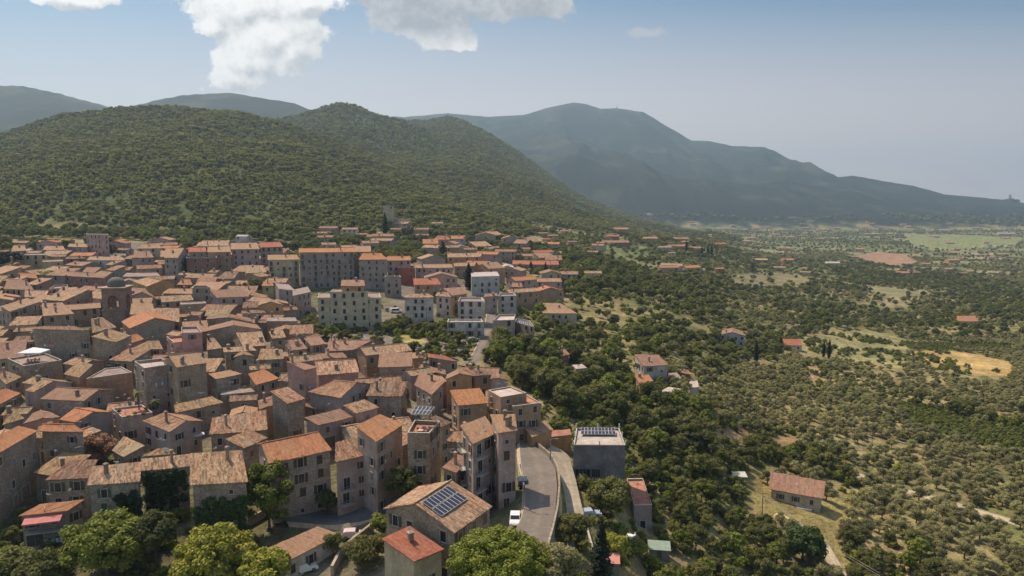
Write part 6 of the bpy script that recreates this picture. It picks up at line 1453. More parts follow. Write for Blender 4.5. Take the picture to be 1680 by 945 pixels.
hero('ivy_tree', 'tree', 'small light tree in the lane under the terrace tower', L_BROAD, 658, 795, 2.6, 5, 26, .9, 110, .34, 9, Rz=4)
hero('broadleaf_tree', 'tree', 'little green tree under the half orange house', L_BROAD, 535, 822, 2.2, 3, 22, .9, 100, .34, 10)
hero('dry_bush', 'bush', 'rust brown dry bush between the rough stone house and the hip roof', L_DEAD, 157, 738, 4.0, 3.5, 42, 1.1, 150, .30, 11)
hero('broadleaf_tree', 'tree', 'light green bush on the wall in front of the red roofed house', L_BRIGHT, 628, 860, 2.2, 2, 24, .8, 100, .32, 12)
hero('broadleaf_tree', 'tree', 'bushy dark tree in the corner between cottage lane and red roofed house', L_BROAD, 600, 905, 3.2, 2.5, 34, 1.0, 120, .34, 13)
hero('broadleaf_tree', 'tree', 'bright lime tree beside the tall dark cypress', L_YEL, 1005, 893, 2.5, 3, 26, .9, 110, .34, 14)
hero('broadleaf_tree', 'tree', 'feathery tree growing through the concrete lane wall', L_BROAD, 938, 868, 3.0, 4, 30, .9, 110, .34, 15)
hero('broadleaf_tree', 'tree', 'dark spreading tree beside the grey cube house courtyard', L_BROAD, 1002, 815, 4.0, 5, 42, 1.2, 120, .4, 16)
hero('broadleaf_tree', 'tree', 'big very dark round tree at the foot of the dirt track', L_IVY, 1318, 892, 4.6, 4, 60, 1.2, 140, .42, 17)
hero('broadleaf_tree', 'tree', 'bright shrub beside the mustard yellow house', L_YEL, 72, 455, 3.8, 4, 30, 1.2, 90, .42, 18)
hero('broadleaf_tree', 'tree', 'light shrub beside the faded pinkish tiled house', L_YEL, 22, 440, 4.0, 4, 30, 1.2, 90, .42, 19)
hero('umbrella_pine', 'tree', 'dark pine behind the town next to the white eaved house', L_DARK, 14, 425, 5.5, 8, 40, 1.5, 90, .5, 20)
hero('broadleaf_tree', 'tree', 'single green tree in front of the square five storey block', L_BROAD, 176, 410, 4.5, 6, 40, 1.4, 90, .5, 21)
hero('broadleaf_tree', 'tree', 'round trees edge specimen beside the yellow ochre house', L_BROAD, 417, 472, 5, 5, 42, 1.4, 90, .5, 22)
def cypress(label, u, vt, vb, wpx=None, seed=0, group=None):
    M = hit(u, vb); h_ = (vb - vt) / FPX * M[1] * 1.02; o = place_tree('cypress', 'tree', label, CYP[seed % 2], CYPT, M[0], M[1], (wpx / FPX * M[1] / 2.3 if wpx else h_ / 10), group, seed, h_ / 10); return o
cypress('very tall near black cypress rising beside the bottom garden', 985, 842, 985, 36, 0)
cypress('dark pointed cypress beside the white and light blue hall', 769, 432, 474, 16, 1)
GC_ = 'row of four cypresses on the ridge tail'
cypress('first and most separate cypress of the four on the ridge tail', 1126, 394, 413, 5, 2, GC_)
for i, (u, t_) in enumerate(((1151, 403), (1161, 402), (1167, 402))): cypress(['cypress standing second in the row of four on the ridge tail', 'cypress standing third in the row of four on the ridge tail', 'last cypress in the row of four on the ridge tail'][i], u, t_, 422, 5, 3 + i, GC_)
cypress('shorter cypress of the pair beside the coral roofed small house', 1351, 558, 586, 6, 3); cypress('taller cypress of the pair beside the coral roofed small house', 1360, 556, 588, 7, 4)
cypress('cypress standing against the coral roofed small house', 1281, 552, 572, 7, 5); cypress('cypress rising from the dark trees west of the coral roofed small house', 1240, 560, 597, 9, 6)
cypress('small cypress alone on the slope above the hedges', 1234, 433, 447, 6, 7); cypress('leaning dark conifer among the mid valley hedges', 895, 430, 452, 7, 8)
cypress('dark conifer above the ploughed field', 632, 350, 386, 10, 9); cypress('dark conical tree beside the grey green block', 727, 398, 432, 18, 10)
cypress('cypress beside the white slope house', 871, 428, 448, 7, 11); cypress('single dark cone in the dry hillside field', 974, 432, 446, 6, 12)
# palms on the potted terrace
def palm(label, u, v, h_, z):
    M = at_z(u, v, z); o = empty('palm_tree', (M[0], M[1], z)); tag(o, label, 'palm tree', 'palms on the potted terrace'); mb = MB(); mb.tube([(0,0,0),(.1,0,h_*.5),(0,.05,h_)], [.16,.12,.11], 7); link('trunk', mb.mesh('palm_trunk', [M_BARK]), o)
    mb = MB()
    for k in range(16):
        a = k*2.4; el = .9 - .09*k; P_ = [(0,0,h_)]
        for t in (.35, .7, 1.05, 1.4): P_.append((math.cos(a)*t*math.cos(el*.5)*1.2, math.sin(a)*t*math.cos(el*.5)*1.2, h_ + math.sin(el)*t - .55*t*t))
        for i in range(4):
            p, q = np.array(P_[i]), np.array(P_[i+1]); s_ = np.array([-math.sin(a), math.cos(a), 0]) * (.22, .32, .28, .12)[i]; s2 = np.array([-math.sin(a), math.cos(a), 0]) * (.32, .28, .12, .02)[i]
            mb.add([p - s_ - [0,0,.06], p, p + s_ - [0,0,.06], q + s2 - [0,0,.06], q, q - s2 - [0,0,.06]], [(0,1,4,5),(1,2,3,4)])
    link('crown', mb.mesh('palm_crown', [L_BROAD]), o)
tz = TERRR[0][3][0][2] - .48
palm('slimmer palm with thin fronds near the back of the bright terrace', 228, 672, 4.2, tz); palm('leafier palm at the edge of the bright terrace', 256, 682, 3.6, tz)
def pot(label, u, v, z, m=L_BROAD, s_=1.0):
    M = at_z(u, v, z); o = empty('potted_plant', (M[0], M[1], z)); tag(o, label, 'potted plant'); mb = MB(); mb.lathe([(0,.0),(.18*s_,0),(.27*s_,.4*s_),(.3*s_,.42*s_),(.24*s_,.42*s_),(0,.38*s_)], 12); link('pot', mb.mesh('pot', [M_PAINT]), o, col=(.4,.18,.1))
    r_ = np.random.RandomState(int(u)); V, F4, F3 = leaf_cloud([((r_.uniform(-.2,.2), r_.uniform(-.2,.2), .75*s_), .34*s_) for _ in range(4)], 40, .16, r_); link('leaves', np_mesh('pot_leaves', V, F4, [m], F3), o)
for i, (u, v, lab) in enumerate([(196, 681, 'plant pot nearest the wall end of the bright terrace'), (222, 684, 'bushy pot beside the slim palm'), (240, 676, 'pot of pale leaves between the two palms'), (212, 690, 'wide pot in front of the slim palm'), (236, 686, 'round pot at the foot of the leafier palm')]): pot(lab, u, v, tz, (L_BROAD, L_BRIGHT)[i % 2], 1.2)
# ivy on the long house
def ivy(label, W, T, i, j, a0, a1, top, bot, n, seed, m=L_IVY):
    p, q = W[i], W[j]; d = norm(H2(q - p)); nn_ = np.array([d[1], -d[0], 0]); 
    if nn_ @ (-(p + q) / 2 * np.array([1,1,0])) < 0: nn_ = -nn_
    L = np.linalg.norm(H2(q - p)); r_ = np.random.RandomState(seed); zt = T[i][2] - top; zb = Gz(*((p + q) / 2)[:2]) + bot; c = (p + q) / 2; c = np.array([c[0], c[1], zb]); cl = []
    for k in range(n):
        x = r_.uniform(a0, a1) * L; zz = zb + (zt - zb) * r_.uniform(0, 1) ** .8; cl.append((np.array([*(p[:2] + d[:2]*x + nn_[:2]*r_.uniform(.0, .5)), zz]) - c, (r_.uniform(.6, 1.3), r_.uniform(.4, .7), r_.uniform(.6, 1.2))))
    V, F4, F3 = leaf_cloud(cl, 70, .3, r_, True, .1); o = link('ivy', np_mesh('ivy', V, F4, [m], F3), None, tuple(c)); tag(o, label, 'ivy')
ivy('dense dark ivy covering the wall under the recessed middle roof', LONGR[1][2], LONGR[1][3], 0, 1, 0, 1, .8, 0, 60, 1)
ivy('dark ivy over the lower wall at the end of the long house', LONGR[2][2], LONGR[2][3], 0, 1, .02, .98, 3.2, 0, 100, 2)
ivy('ivy creeping up the first wall of the long house', LONGR[0][2], LONGR[0][3], 0, 1, .55, 1.0, 2.0, 0, 50, 3)

# --- planted areas
def Z(P, h=0): return np.array([hit(u, v, h)[:2] for u, v in P])
WOODS = [Z([(795,590),(850,556),(930,585),(1000,592),(1040,632),(1110,642),(1165,690),(1160,735),(1240,752),(1215,800),(1225,840),(1270,862),(1300,945),(1330,990),(1075,990),(1078,880),(1070,800),(1040,770),(1025,705),(930,690),(885,655),(830,620)]),
         Z([(1385,885),(1450,885),(1520,905),(1560,990),(1390,990)]), Z([(1165,735),(1240,728),(1330,745),(1395,760),(1390,790),(1350,785),(1262,765),(1225,775)]),
         Z([(1170,560),(1290,548),(1340,522),(1380,500),(1390,512),(1310,560),(1290,575),(1190,590)]), Z([(1560,470),(1700,480),(1700,545),(1640,532),(1590,510)]), Z([(1475,652),(1560,664),(1660,690),(1700,668),(1700,700),(1640,705),(1540,676),(1475,662)]),
         Z([(480,545),(560,560),(640,575),(700,575),(760,580),(800,560),(810,600),(770,596),(740,590),(640,590),(560,570),(490,560)]), Z([(500,520),(640,535),(780,530),(790,550),(760,575),(700,560),(640,552),(560,545),(500,540)]),
         Z([(1400,440),(1500,452),(1600,462),(1600,480),(1500,475),(1400,462)]), Z([(-60,850),(20,850),(140,850),(260,850),(400,840),(470,850),(420,900),(440,990),(-60,990)]), Z([(940,795),(1075,790),(1085,890),(1000,880),(960,850)]),
         Z([(480,402),(700,400),(780,425),(720,440),(690,425),(600,415),(480,412)]), Z([(1020,560),(1090,545),(1180,560),(1180,600),(1100,590)])]
MIXED = Z([(825,600),(800,560),(850,520),(900,470),(830,430),(780,405),(760,385),(900,375),(1000,362),(1100,375),(1250,400),(1400,420),(1500,440),(1700,470),(1700,560),(1500,560),(1380,560),(1250,590),(1150,620),(1040,600),(930,590)])
def cand(x0, x1, y0, y1, sp, seed, jit_=.45):
    r_ = np.random.RandomState(seed); xs = np.arange(x0, x1, sp); ys = np.arange(y0, y1, sp); X, Y = np.meshgrid(xs, ys); X = X + r_.uniform(-1, 1, X.shape) * sp * jit_; Y = Y + r_.uniform(-1, 1, Y.shape) * sp * jit_
    return X.ravel(), Y.ravel(), r_
def inview(x, y, m=.06): return (np.abs(x / np.maximum(y, 1)) < .735 + m + 8 / np.maximum(y, 1))
def infield(x, y, keys=('ploughed', 'vines', 'lawn')):
    b = np.zeros(x.shape, bool)
    for P, c, k in FPOLY:
        if k in keys: b |= inpoly(x, y, P)
    return b
CLEAR = Z([(1003,872),(1066,872),(1100,885),(1105,960),(1003,960)])
# woods
x, y, r_ = cand(-300, 900, 75, 1300, 5.0, 1); ok = inview(x, y); x, y = x[ok], y[ok]; w_ = np.zeros(x.shape, int) - 1
for k, P in enumerate(WOODS): w_ = np.where(inpoly(x, y, P), k, w_)
ok = (w_ >= 0) & ~occ(x, y) & (r_.uniform(size=x.shape) < np.where(y > 350, .72, .97)) & ~blocks_house(x, y) & ~inpoly(x, y, CLEAR); wood = (x[ok], y[ok], w_[ok])
# mixed slope between town and plain
x, y, r_ = cand(-200, 1100, 230, 1300, 6.6, 2); ok = inview(x, y) & inpoly(x, y, MIXED) & ~occ(x, y) & ~infield(x, y) ; nz = fbm(x / 45, y / 45, 3, 71); ok &= ~blocks_house(x, y) & ~infield(x, y, ('dry', 'ploughed', 'green')) & ~infield(x * (1 + 18 / y), y + 18, ('dry', 'ploughed')) & ((nz > .52) | (r_.uniform(size=x.shape) < .2))
for P in WOODS: ok &= ~inpoly(x, y, P)
mixb = (x[ok], y[ok])
# olive groves, planted roughly in rows
xs, ys, r_ = cand(-150, 760, -250, 1150, 5.3, 3, .28); a_ = .42; x = xs * math.cos(a_) - ys * math.sin(a_) + 170; y = xs * math.sin(a_) + ys * math.cos(a_) + 120
GRV = Z([(1085,600),(1180,585),(1320,575),(1500,560),(1720,560),(1760,990),(1330,990),(1270,870),(1230,840),(1225,760),(1150,735),(1160,690),(1105,640)])
ok = inview(x, y) & inpoly(x, y, GRV) & ~occ(x, y) & (y > 90) & (y < 600)
for P in WOODS: ok &= ~inpoly(x, y, P)
thin = infield(x, y, ('dry',)); nz = fbm(x / 30, y / 30, 3, 17)
ok &= ~infield(x, y, ('green', 'lawn', 'ploughed')) & ~((y > 260) & (infield(x, y, ('dry', 'ploughed')) | infield(x * (1 + 16 / y), y + 16, ('dry', 'ploughed')))) & (~thin | (r_.uniform(size=x.shape) < .04)) & (r_.uniform(size=x.shape) < np.where(nz > .37, .98, .5))
olv = (x[ok], y[ok])
# village and mid-slope olives beyond
x, y, r_ = cand(-100, 1300, 250, 1500, 8.5, 4, .4); ok = inview(x, y) & ~occ(x, y) & ~infield(x, y, ('dry', 'ploughed', 'vines', 'lawn', 'green')) & ~infield(x * (1 + 18 / y), y + 18, ('dry', 'ploughed')) & (y > 420) & (fbm(x / 60, y / 60, 3, 23) > .42)
ok &= (x / y > .02) & ~inpoly(x, y, VILL)
for P in WOODS: ok &= ~inpoly(x, y, P)
far_o = (x[ok], y[ok])
print('woods', len(wood[0]), 'mixed', len(mixb[0]), 'olives', len(olv[0]), 'far olives', len(far_o[0]))
# nearest 300 of each kind as things
def zone_name(k, x, y):
    return {0: 'in the wooded gully beside the grey cube house', 1: 'in the dark thicket at the bottom of the olive groves', 2: 'in the hedge behind the lone farmhouse', 3: 'in the long hedge west of the cypress pair', 4: 'in the dark wood east of the bright orange roofed house', 5: 'in the hedge above the vivid green field',
            6: 'on the green bank behind the old town', 7: 'on the bank below the yellow apartments', 8: 'in the belt below the ploughed field', 9: 'in the shaded garden under the long house', 10: 'round the courtyard of the grey cube house', 11: 'in the park behind the long grey row', 12: 'round the hut clearing above the gully', 20: 'on the terraced slope between town and plain'}[k]
bx = np.concatenate([wood[0], mixb[0]]); by = np.concatenate([wood[1], mixb[1]]); bz = np.concatenate([wood[2], np.full(len(mixb[0]), 20)])
o_ = np.argsort(np.hypot(bx, by)); bx, by, bz = bx[o_], by[o_], bz[o_]; rv = np.random.RandomState(8)
NB = 290; KW = ['dark green', 'mid green', 'fresh green', 'dull green']; HW = ['low', 'middling', 'tall']
ORD = ['closest', 'second closest', 'third closest', 'fourth closest', 'fifth closest', 'sixth closest', 'seventh closest', 'eighth closest', 'ninth closest', 'tenth closest', 'eleventh closest', 'twelfth closest', 'thirteenth closest', 'fourteenth closest', 'fifteenth closest', 'sixteenth closest', 'seventeenth closest', 'eighteenth closest']
LM = [(' '.join(shortref(h_[2]).split()[:8]), h_[2]) for h_ in HOUSES[:NTR]]
LMO = [('lone farmhouse in the groves', (FARM.location.x, FARM.location.y)), ('head of the farm track', hit(1381, 768)), ('far end of the farm track', hit(1600, 838)), ('bottom end of the dirt track', hit(1378, 940)), ('corner of the vivid green field', hit(1470, 665)), ('thicket at the groves bottom edge', hit(1480, 905)), ('ochre clearing below the dense wood', hit(1240, 715)), ('middle of the farm track', hit(1500, 812)), ('white farmhouse yard', hit(1130, 650)), ('lower side of the vivid green field', hit(1640, 745)), ('lone farmhouse hedge', hit(1400, 790)), ('bend where olives meet the hedge', hit(1340, 740))]
def ranked(xs, ys, marks, keys):
    D = np.array([[math.hypot(x - m[1][0], y - m[1][1]) for m in marks] for x, y in zip(xs, ys)]); near = D.argmin(1); out_ = [None] * len(xs)
    for m in set(near):
        ids = [i for i in np.argsort(D[:, m]) if near[i] == m]; cnt = {}
        for i in ids: r_ = cnt.get(keys[i], 0); cnt[keys[i]] = r_ + 1; out_[i] = (ORD[r_] + ' to' if r_ < 18 else 'farther than a dozen others from', marks[m][0])
    return out_
MB1 = [merged('broadleaf_tree', *b) for b in BROAD]; MO1 = [merged('olive_tree', *b) for b in OLIVE]
BS = []; 
for i in range(min(NB, len(bx))):
    s_ = rv.uniform(.5, 1.25) * (.5 if bz[i] == 9 else (.62 if (bx[i] / by[i] > .16 and by[i] < 175) or bx[i] / by[i] > .3 else .9) if bz[i] in (0, 1, 4) else .62); k = (i * 7 + 3) % 4 if rv.uniform() > .3 else 1; BS.append((s_, k, HW[0 if s_ < .55 else (1 if s_ < .85 else 2)]))
rk = ranked(bx[:NB], by[:NB], LM, [b[1:] for b in BS])
for i in range(min(NB, len(bx))):
    s_, k, hw = BS[i]
    # rv.uniform(.5, 1.25) * (.5 if bz[i] == 9 else (.62 if bx[i] / by[i] > .16 else .9) if bz[i] in (0, 1, 9, 4) else .62); k = (i * 7 + 3) % 4 if rv.uniform() > .3 else 1; hw = HW[0 if s_ < .7 else (1 if s_ < .95 else 2)]
    lab = f"{hw} {KW[k]} tree {rk[i][0]} the {rk[i][1]}"; lab = ' '.join(lab.split()[:16]); d_ = math.hypot(bx[i], by[i]); grp = 'trees ' + zone_name(int(bz[i]), 0, 0)
    if d_ < 290: place_tree('broadleaf_tree', 'tree', lab, BROAD[k][0], BROAD[k][1], bx[i], by[i], s_, grp, rv.uniform(0, 6))
    else: o = link('broadleaf_tree', MB1[k], None, (bx[i], by[i], Gz(bx[i], by[i])), rv.uniform(0, 6)); o.scale = (s_,)*3; tag(o, lab, 'tree', grp)
ox, oy = olv; q = np.argsort(np.hypot(ox, oy)); ox, oy = ox[q], oy[q]; NO = 295; OS = [rv.uniform(.76, 1.12) for _ in range(NO)]; rk = ranked(ox[:NO], oy[:NO], LMO, [(i % 3, 0 if OS[i] < .82 else (2 if OS[i] > 1.0 else 1)) for i in range(min(NO, len(ox)))])
for i in range(min(NO, len(ox))):
    s_ = OS[i]; k = i % 3; lab = f"{'small' if s_ < .82 else ('spreading' if s_ > 1.0 else 'rounded')} {('silvery', 'greyish', 'dusty')[k]} olive {rk[i][0]} the {rk[i][1]}"; d_ = math.hypot(ox[i], oy[i]); grp = 'olive trees of the groves'
    if d_ < 230: place_tree('olive_tree', 'olive tree', lab, OLIVE[k][0], OLIVE[k][1], ox[i], oy[i], s_, grp, rv.uniform(0, 6))
    else: o = link('olive_tree', MO1[k], None, (ox[i], oy[i], Gz(ox[i], oy[i])), rv.uniform(0, 6)); o.scale = (s_,)*3; tag(o, lab, 'olive tree', grp)
# --- everything farther off as masses
def low_tree(name, m, Rx, Rz, zc, n, cr, nl, size, seed):
    r_ = np.random.RandomState(seed); cl = dome_clumps(n, Rx, Rz, zc, cr, r_, .55); cl.append((np.array([0, 0, zc*.8]), (Rx*.8, Rx*.8, Rz*.9))); V, F4, F3 = leaf_cloud(cl, nl, size, r_, True); return np_mesh(name, V, F4, [m], F3)
def proto_coll(name, meshes):
    c = bpy.data.collections.new(name)
    for i, me in enumerate(meshes): c.objects.link(bpy.data.objects.new(name + '_plant', me))
    return c
def scatter(name, X, Y, coll, s0, s1, label=None, zoff=-.3, sz=(1, 1)):
    me = bpy.data.meshes.new(name + '_points'); Zc = G(X, Y) + CZ + zoff; me.vertices.add(len(X)); me.vertices.foreach_set('co', np.stack([X, Y, Zc], 1).astype(np.float32).ravel()); me.update()
    o = link(name, me); tag(o, kind='stuff')
    ng = bpy.data.node_groups.new(name, 'GeometryNodeTree'); ng.interface.new_socket('Geometry', in_out='INPUT', socket_type='NodeSocketGeometry'); ng.interface.new_socket('Geometry', in_out='OUTPUT', socket_type='NodeSocketGeometry')
    N = ng.nodes; Lk = ng.links; gi = N.new('NodeGroupInput'); go = N.new('NodeGroupOutput'); ip = N.new('GeometryNodeInstanceOnPoints'); ci = N.new('GeometryNodeCollectionInfo')
    ci.inputs['Collection'].default_value = coll; ci.inputs['Separate Children'].default_value = True; ci.inputs['Reset Children'].default_value = True
    ip.inputs['Pick Instance'].default_value = True
    rr_ = N.new('FunctionNodeRandomValue'); rr_.data_type = 'FLOAT_VECTOR'; rr_.inputs[0].default_value = (0, 0, 0); rr_.inputs[1].default_value = (.12, .12, 6.28)
    sc = N.new('FunctionNodeRandomValue'); sc.data_type = 'FLOAT'; sc.inputs[2].default_value = s0; sc.inputs[3].default_value = s1; sc.inputs['Seed'].default_value = 5
    Lk.new(gi.outputs[0], ip.inputs['Points']); Lk.new(ci.outputs[0], ip.inputs['Instance']); Lk.new(rr_.outputs[0], ip.inputs['Rotation']); Lk.new(sc.outputs[1], ip.inputs['Scale']); Lk.new(ip.outputs[0], go.inputs[0])
    md = o.modifiers.new('scatter', 'NODES'); md.node_group = ng; return o
C_OL = proto_coll('olive', [o[0] for o in OLIVE]); C_BR = proto_coll('broadleaf', [b[0] for b in BROAD])
C_MX = proto_coll('mixed', [b[0] for b in BROAD] + [OLIVE[0][0], OLIVE[1][0]])
C_FO = proto_coll('forest', [low_tree('forest_tree', L_FOREST, 3.3, 2.6, 3.6, 7, 1.5, 34, 1.0, 90 + k) for k in range(4)])
C_FP = proto_coll('plain', [low_tree('plain_tree', (L_FOREST, L_BROAD, L_OLIVE)[k], 3.0, 2.0, 2.6, 5, 1.4, 26, 1.0, 95 + k) for k in range(3)])
scatter('olive_grove', np.concatenate([ox[NO:], far_o[0]]), np.concatenate([oy[NO:], far_o[1]]), C_OL, .72, 1.12)
scatter('woodland', bx[NB:], by[NB:], C_MX, .32, .9)
# undergrowth of the woods and verges
x, y, r_ = cand(-250, 900, 70, 700, 2.6, 12); ok = inview(x, y) & ~occ(x, y) & (x / y > -.8); w_ = np.zeros(x.shape, bool)
for P in WOODS[:4] + WOODS[6:8] + WOODS[9:11]: w_ |= inpoly(x, y, P)
w2 = (fbm(x / 25, y / 25, 3, 88) > .56) & (r_.uniform(size=x.shape) < .35) & ~infield(x, y, ('ploughed', 'vines', 'lawn', 'green')) & ~inpoly(x, y, VILL)
w3 = (x / y > .03) & (x / y < .25) & (y < 240) & (r_.uniform(size=x.shape) < .55)
ok &= (w_ & (r_.uniform(size=x.shape) < .6)) | w2 | w3
scatter('undergrowth', x[ok], y[ok], proto_coll('scrub', [b[0] for b in BUSHM]), .5, 1.5)
# vegetable garden like green rows
x, y, r_ = cand(-250, 900, 70, 700, 1.9, 14, .3); ok = infield(x, y, ('green',)) & inview(x, y); scatter('green_crop', x[ok], y[ok], proto_coll('crop', [b[0] for b in BUSHM]), .4, .9)
# trees of the plain and the slopes beyond 1 km
x, y, r_ = cand(-700, 2700, 600, 3600, 13, 15, .48); b_ = base_h(x, y); hill = G(x, y) - b_ > 5
nz = fbm(x / 130, y / 110, 4, 41); hedge = (np.abs(((x * .8 + y * .6) / 120) % 1 - .5) < .07) | (np.abs(((-x * .5 + y * .9) / 90) % 1 - .5) < .08)
ok = inview(x, y) & ~hill & ~infield(x, y) & ~occ(x, y) & ~inpoly(x, y, VILL) & ((nz > .57) | (hedge & (r_.uniform(size=x.shape) < .6)) | (r_.uniform(size=x.shape) < .10)) & ((y > 1150) | (x / y > .05) | (y > 620))
scatter('trees_of_the_plain', x[ok], y[ok], C_FP, .5, 1.3)
n1 = ok.sum()
x, y, r_ = cand(-500, 3600, 3500, 5600, 27, 16, .48); ok = inview(x, y) & (G(x, y) - base_h(x, y) < 70) & ((fbm(x / 260, y / 200, 3, 43) > .45) | (r_.uniform(size=x.shape) < .25)); scatter('trees_at_the_mountain_foot', x[ok], y[ok], C_FP, 1.6, 3.4)
# forest of the near hills
XS, YS = [], []
for (y0, y1, sp) in ((480, 900, 5.4), (900, 1500, 6.4), (1500, 2700, 8.8)):
    x, y, r_ = cand(-1.0 * y1, .5 * y1, y0, y1, sp, int(sp * 10)); b_ = base_h(x, y); lift = G(x, y) - b_
    ok = inview(x, y, .2) & (lift > 3 + 5 * fbm(x / 50, y / 50, 2, 3)) & (r_.uniform(size=x.shape) < np.where(fbm(x / 55, y / 75, 4, 61) > .66, .45, .97)) & ~occ(x, y)
    x, y = x[ok], y[ok]; g = G(x, y) / y; vis = g > np.array(G(x * .97, y * .97)) / (y * .97) - .012     # drop what faces away
    XS.append((x[vis], y[vis], sp))
n2 = 0
for i, (x, y, sp) in enumerate(XS): scatter(('hill_forest', 'upper_forest', 'far_forest')[i], x, y, C_FO, .42 * (1, 1.15, 1.5)[i], 1.05 * (1, 1.15, 1.5)[i]); n2 += len(x)
# wood behind the upper town
x, y, r_ = cand(-420, 120, 430, 640, 7, 19); ok = inview(x, y) & ~occ(x, y) & (G(x, y) - base_h(x, y) < 4) & ((y > 500) | (fbm(x / 40, y / 40, 2, 7) > .5)) & ~blocks_house(x, y)
scatter('town_edge_trees', x[ok], y[ok], C_BR, .6, 1.2)
print('plain', n1, 'forest', n2)
# shrubs and small trees between the houses
x, y, r_ = cand(-260, 120, 90, 430, 6, 20); ok = inview(x, y) & inpoly(x, y, VILL) & ~occ(x, y) & (r_.uniform(size=x.shape) < .30)
x, y = x[ok][:170], y[ok][:170]
BG = [rv.uniform() < .4 for _ in x]; rk = ranked(x, y, LM, BG)
for i in range(len(x)):
    big = BG[i]; s_ = rv.uniform(.35, .6) if big else rv.uniform(.7, 1.3); me = MB1[i % 4] if big else BUSHM[i % 2][0]
    nm = ('garden_tree', 'garden tree') if big else ('shrub', 'shrub'); o = link(nm[0], me, None, (x[i], y[i], Gz(x[i], y[i])), rv.uniform(0, 6)); o.scale = (s_,)*3
    tag(o, ' '.join(f"{'small garden tree' if big else 'low green shrub'} {rk[i][0]} the {rk[i][1]}".split()[:16]), nm[1], 'greenery between the houses')
# --- dry stone terrace walls, poles and vineyard posts in the groves
for i, (P_, lab) in enumerate([([(1165,722),(1220,733),(1285,738)], 'grassy dry stone terrace wall under the ochre clearing'), ([(1400,700),(1460,722),(1540,742)], 'long dry stone terrace wall through the middle of the olives'), ([(1330,650),(1400,655),(1470,662)], 'dry stone wall edging the groves above the vivid green field'), ([(1420,850),(1480,872),(1560,885)], 'low dry stone wall beneath the farm track')]):
    wall_line('terrace_wall', lab, 'wall', gline(P_, 30), .55, .6, M_STONE, (.42, .36, .27), 1.0)
for (u, v, lab) in [(1430,735,'wooden pole among the olives under the vivid green field'), (1560,775,'wooden pole beside the far end of the farm track'), (1230,690,'wooden pole at the edge of the ochre clearing'), (1120,700,'wooden pole rising from the gully woods'), (700,540,'wooden pole on the green bank behind the old town')]: pole(lab, u, v, 8.5)
M = hit(1338, 838); mb = MB(); mb.box(-3.2, -1.3, -.3, 3.2, 1.3, .12); o = link('paved_patio', mb.mesh('patio', [M_SILL]), None, (M[0] - 4, M[1] + 1, Gz(M[0] - 4, M[1] + 1)), -.42); tag(o, 'pale paved slab in front of the lone farmhouse', 'patio')
# the slopes nearest the camera, below the bottom of the photograph
x, y, r_ = cand(-220, 260, 38, 128, 5.2, 51); v_ = proj(x, y, G(x, y) + CZ)[1]; ok = ~occ(x, y) & (v_ > 1010) & (np.hypot(x, y) > 40) & (r_.uniform(size=x.shape) < .8)
scatter('near_slope_trees', x[ok], y[ok], C_MX, .4, .9)
x, y, r_ = cand(-220, 300, 38, 128, 2.6, 52); v_ = proj(x, y, G(x, y) + CZ)[1]; ok = ~occ(x, y) & (v_ > 985) & (r_.uniform(size=x.shape) < .5); scatter('near_slope_scrub', x[ok], y[ok], proto_coll('near_scrub', [b[0] for b in BUSHM]), .5, 1.4)
# --- wires and washing in the old town
rw = random.Random(5); NEARH = [h_ for h_ in HOUSES[:NTR] if h_[2][1] < 210 and h_[2][0] < 10]
def topof(h_): T_ = h_[3][0][3]; return T_[0] * .5 + T_[1] * .5
for k in range(14):
    a_ = rw.choice(NEARH); cnd = sorted(NEARH, key=lambda q: np.hypot(q[2][0] - a_[2][0], q[2][1] - a_[2][1]))[1:5]; b_ = rw.choice(cnd); p, q = topof(a_) + [0, 0, .2], topof(b_) + [0, 0, .2]; c_ = (p + q) / 2
    mb = MB(); mb.tube([p + (q - p) * t - [0, 0, .5 * math.sin(math.pi * t)] - c_ for t in np.linspace(0, 1, 8)], .03, 4)
    o = link('overhead_wire', mb.mesh('overhead_wire', [M_DARK]), None, tuple(c_)); tag(o, ' '.join(f"thin wire strung from the {' '.join(shortref(a_[2]).split()[:6])} to the {' '.join(shortref(b_[2]).split()[:5])}".split()[:16]), 'wire', 'wires between the roofs')
CLC = [(.7, .68, .66), (.2, .3, .45), (.6, .25, .2), (.65, .6, .45), (.3, .32, .35), (.55, .45, .5)]; done_ = set()
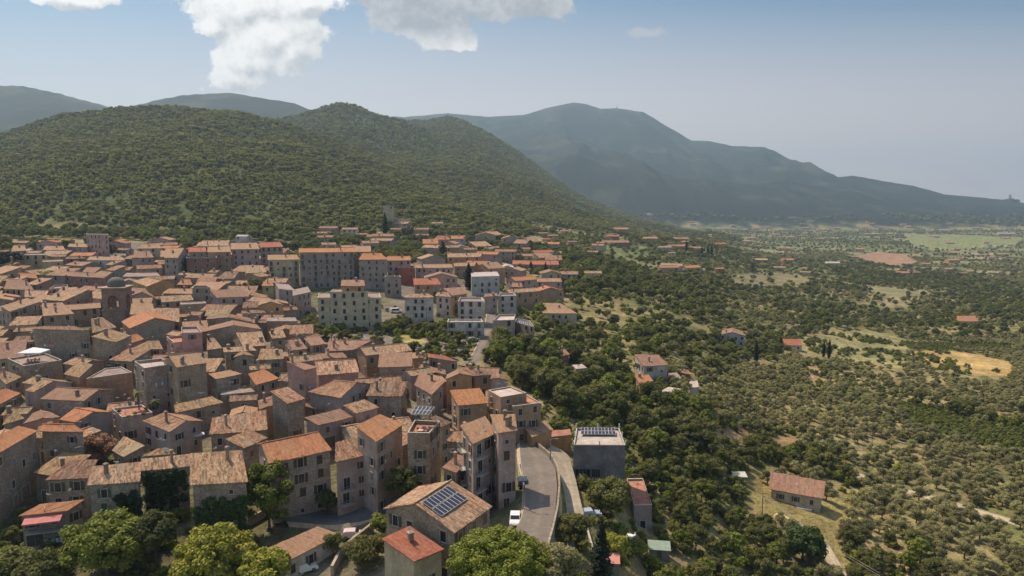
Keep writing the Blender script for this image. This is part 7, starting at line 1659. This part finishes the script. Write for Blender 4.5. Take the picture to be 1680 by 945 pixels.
for k in range(22):
    h_ = rw.choice(NEARH)
    if h_[1] in done_ or len(done_) > 12: continue
    done_.add(h_[1]); Wl, Tl = h_[3][0][2], h_[3][0][3]; p, q = Wl[0], Wl[1]; d = norm(H2(q - p)); nn_ = np.array([d[1], -d[0], 0]); nn_ = nn_ if nn_ @ (-(p + q) / 2 * np.array([1, 1, 0])) > 0 else -nn_
    L = np.linalg.norm(H2(q - p)); w_ = min(3.2, L * .5); x0 = L * rw.uniform(.15, .45); base = np.array([p[0], p[1], Tl[0][2] - rw.uniform(3.2, 4.6)]) + d * x0 + nn_ * .45
    o = empty('washing_line', tuple(base), math.atan2(d[1], d[0])); tag(o, ' '.join(f"washing line with hung clothes on the {shortref(h_[2])}".split()[:16]), 'washing line', 'washing on the old town walls')
    mb = MB(); mb.bar((0, 0, 0), (w_, 0, 0), .03); sgn = 1 if (nn_ @ np.array([-d[1], d[0], 0])) < 0 else -1
    for xx in (0, w_): mb.bar((xx, 0, 0), (xx, .45 * sgn, -.1), .04)
    link('line', mb.mesh('line', [M_METAL]), o); xx = .15
    while xx < w_ - .5:
        cw, chh = rw.uniform(.35, .75), rw.uniform(.5, 1.0); mb = MB(); mb.add([(xx, 0, 0), (xx + cw, 0, 0), (xx + cw * .95, .05, -chh), (xx + .03, -.04, -chh)], [(0, 1, 2, 3)]); mb.add([(xx, .02, 0), (xx + cw, .02, 0), (xx + cw * .95, .07, -chh), (xx + .03, -.02, -chh)], [(3, 2, 1, 0)])
        link('garment', mb.mesh('garment', [M_PAINT]), o, col=rw.choice(CLC)); xx += cw + rw.uniform(.05, .3)
# ------------------------------------------------------------------ air between here and the mountains
mb = MB(); mb.box(-16000, -600, CZ - 152, 16000, 15500, CZ + 1060)
hz_ = mb.mesh('haze', []); hm = bpy.data.materials.new('air_haze'); hm.use_nodes = True; hn = hm.node_tree; hn.nodes.clear()
ho = hn.nodes.new('ShaderNodeOutputMaterial'); hv = hn.nodes.new('ShaderNodeVolumePrincipled'); hv.inputs['Color'].default_value = HAZE_COL; hv.inputs['Density'].default_value = HAZE_D; hv.inputs['Anisotropy'].default_value = .3
hn.links.new(hv.outputs[0], ho.inputs['Volume']); hz_.materials.append(hm); tag(link('haze', hz_), kind='stuff')
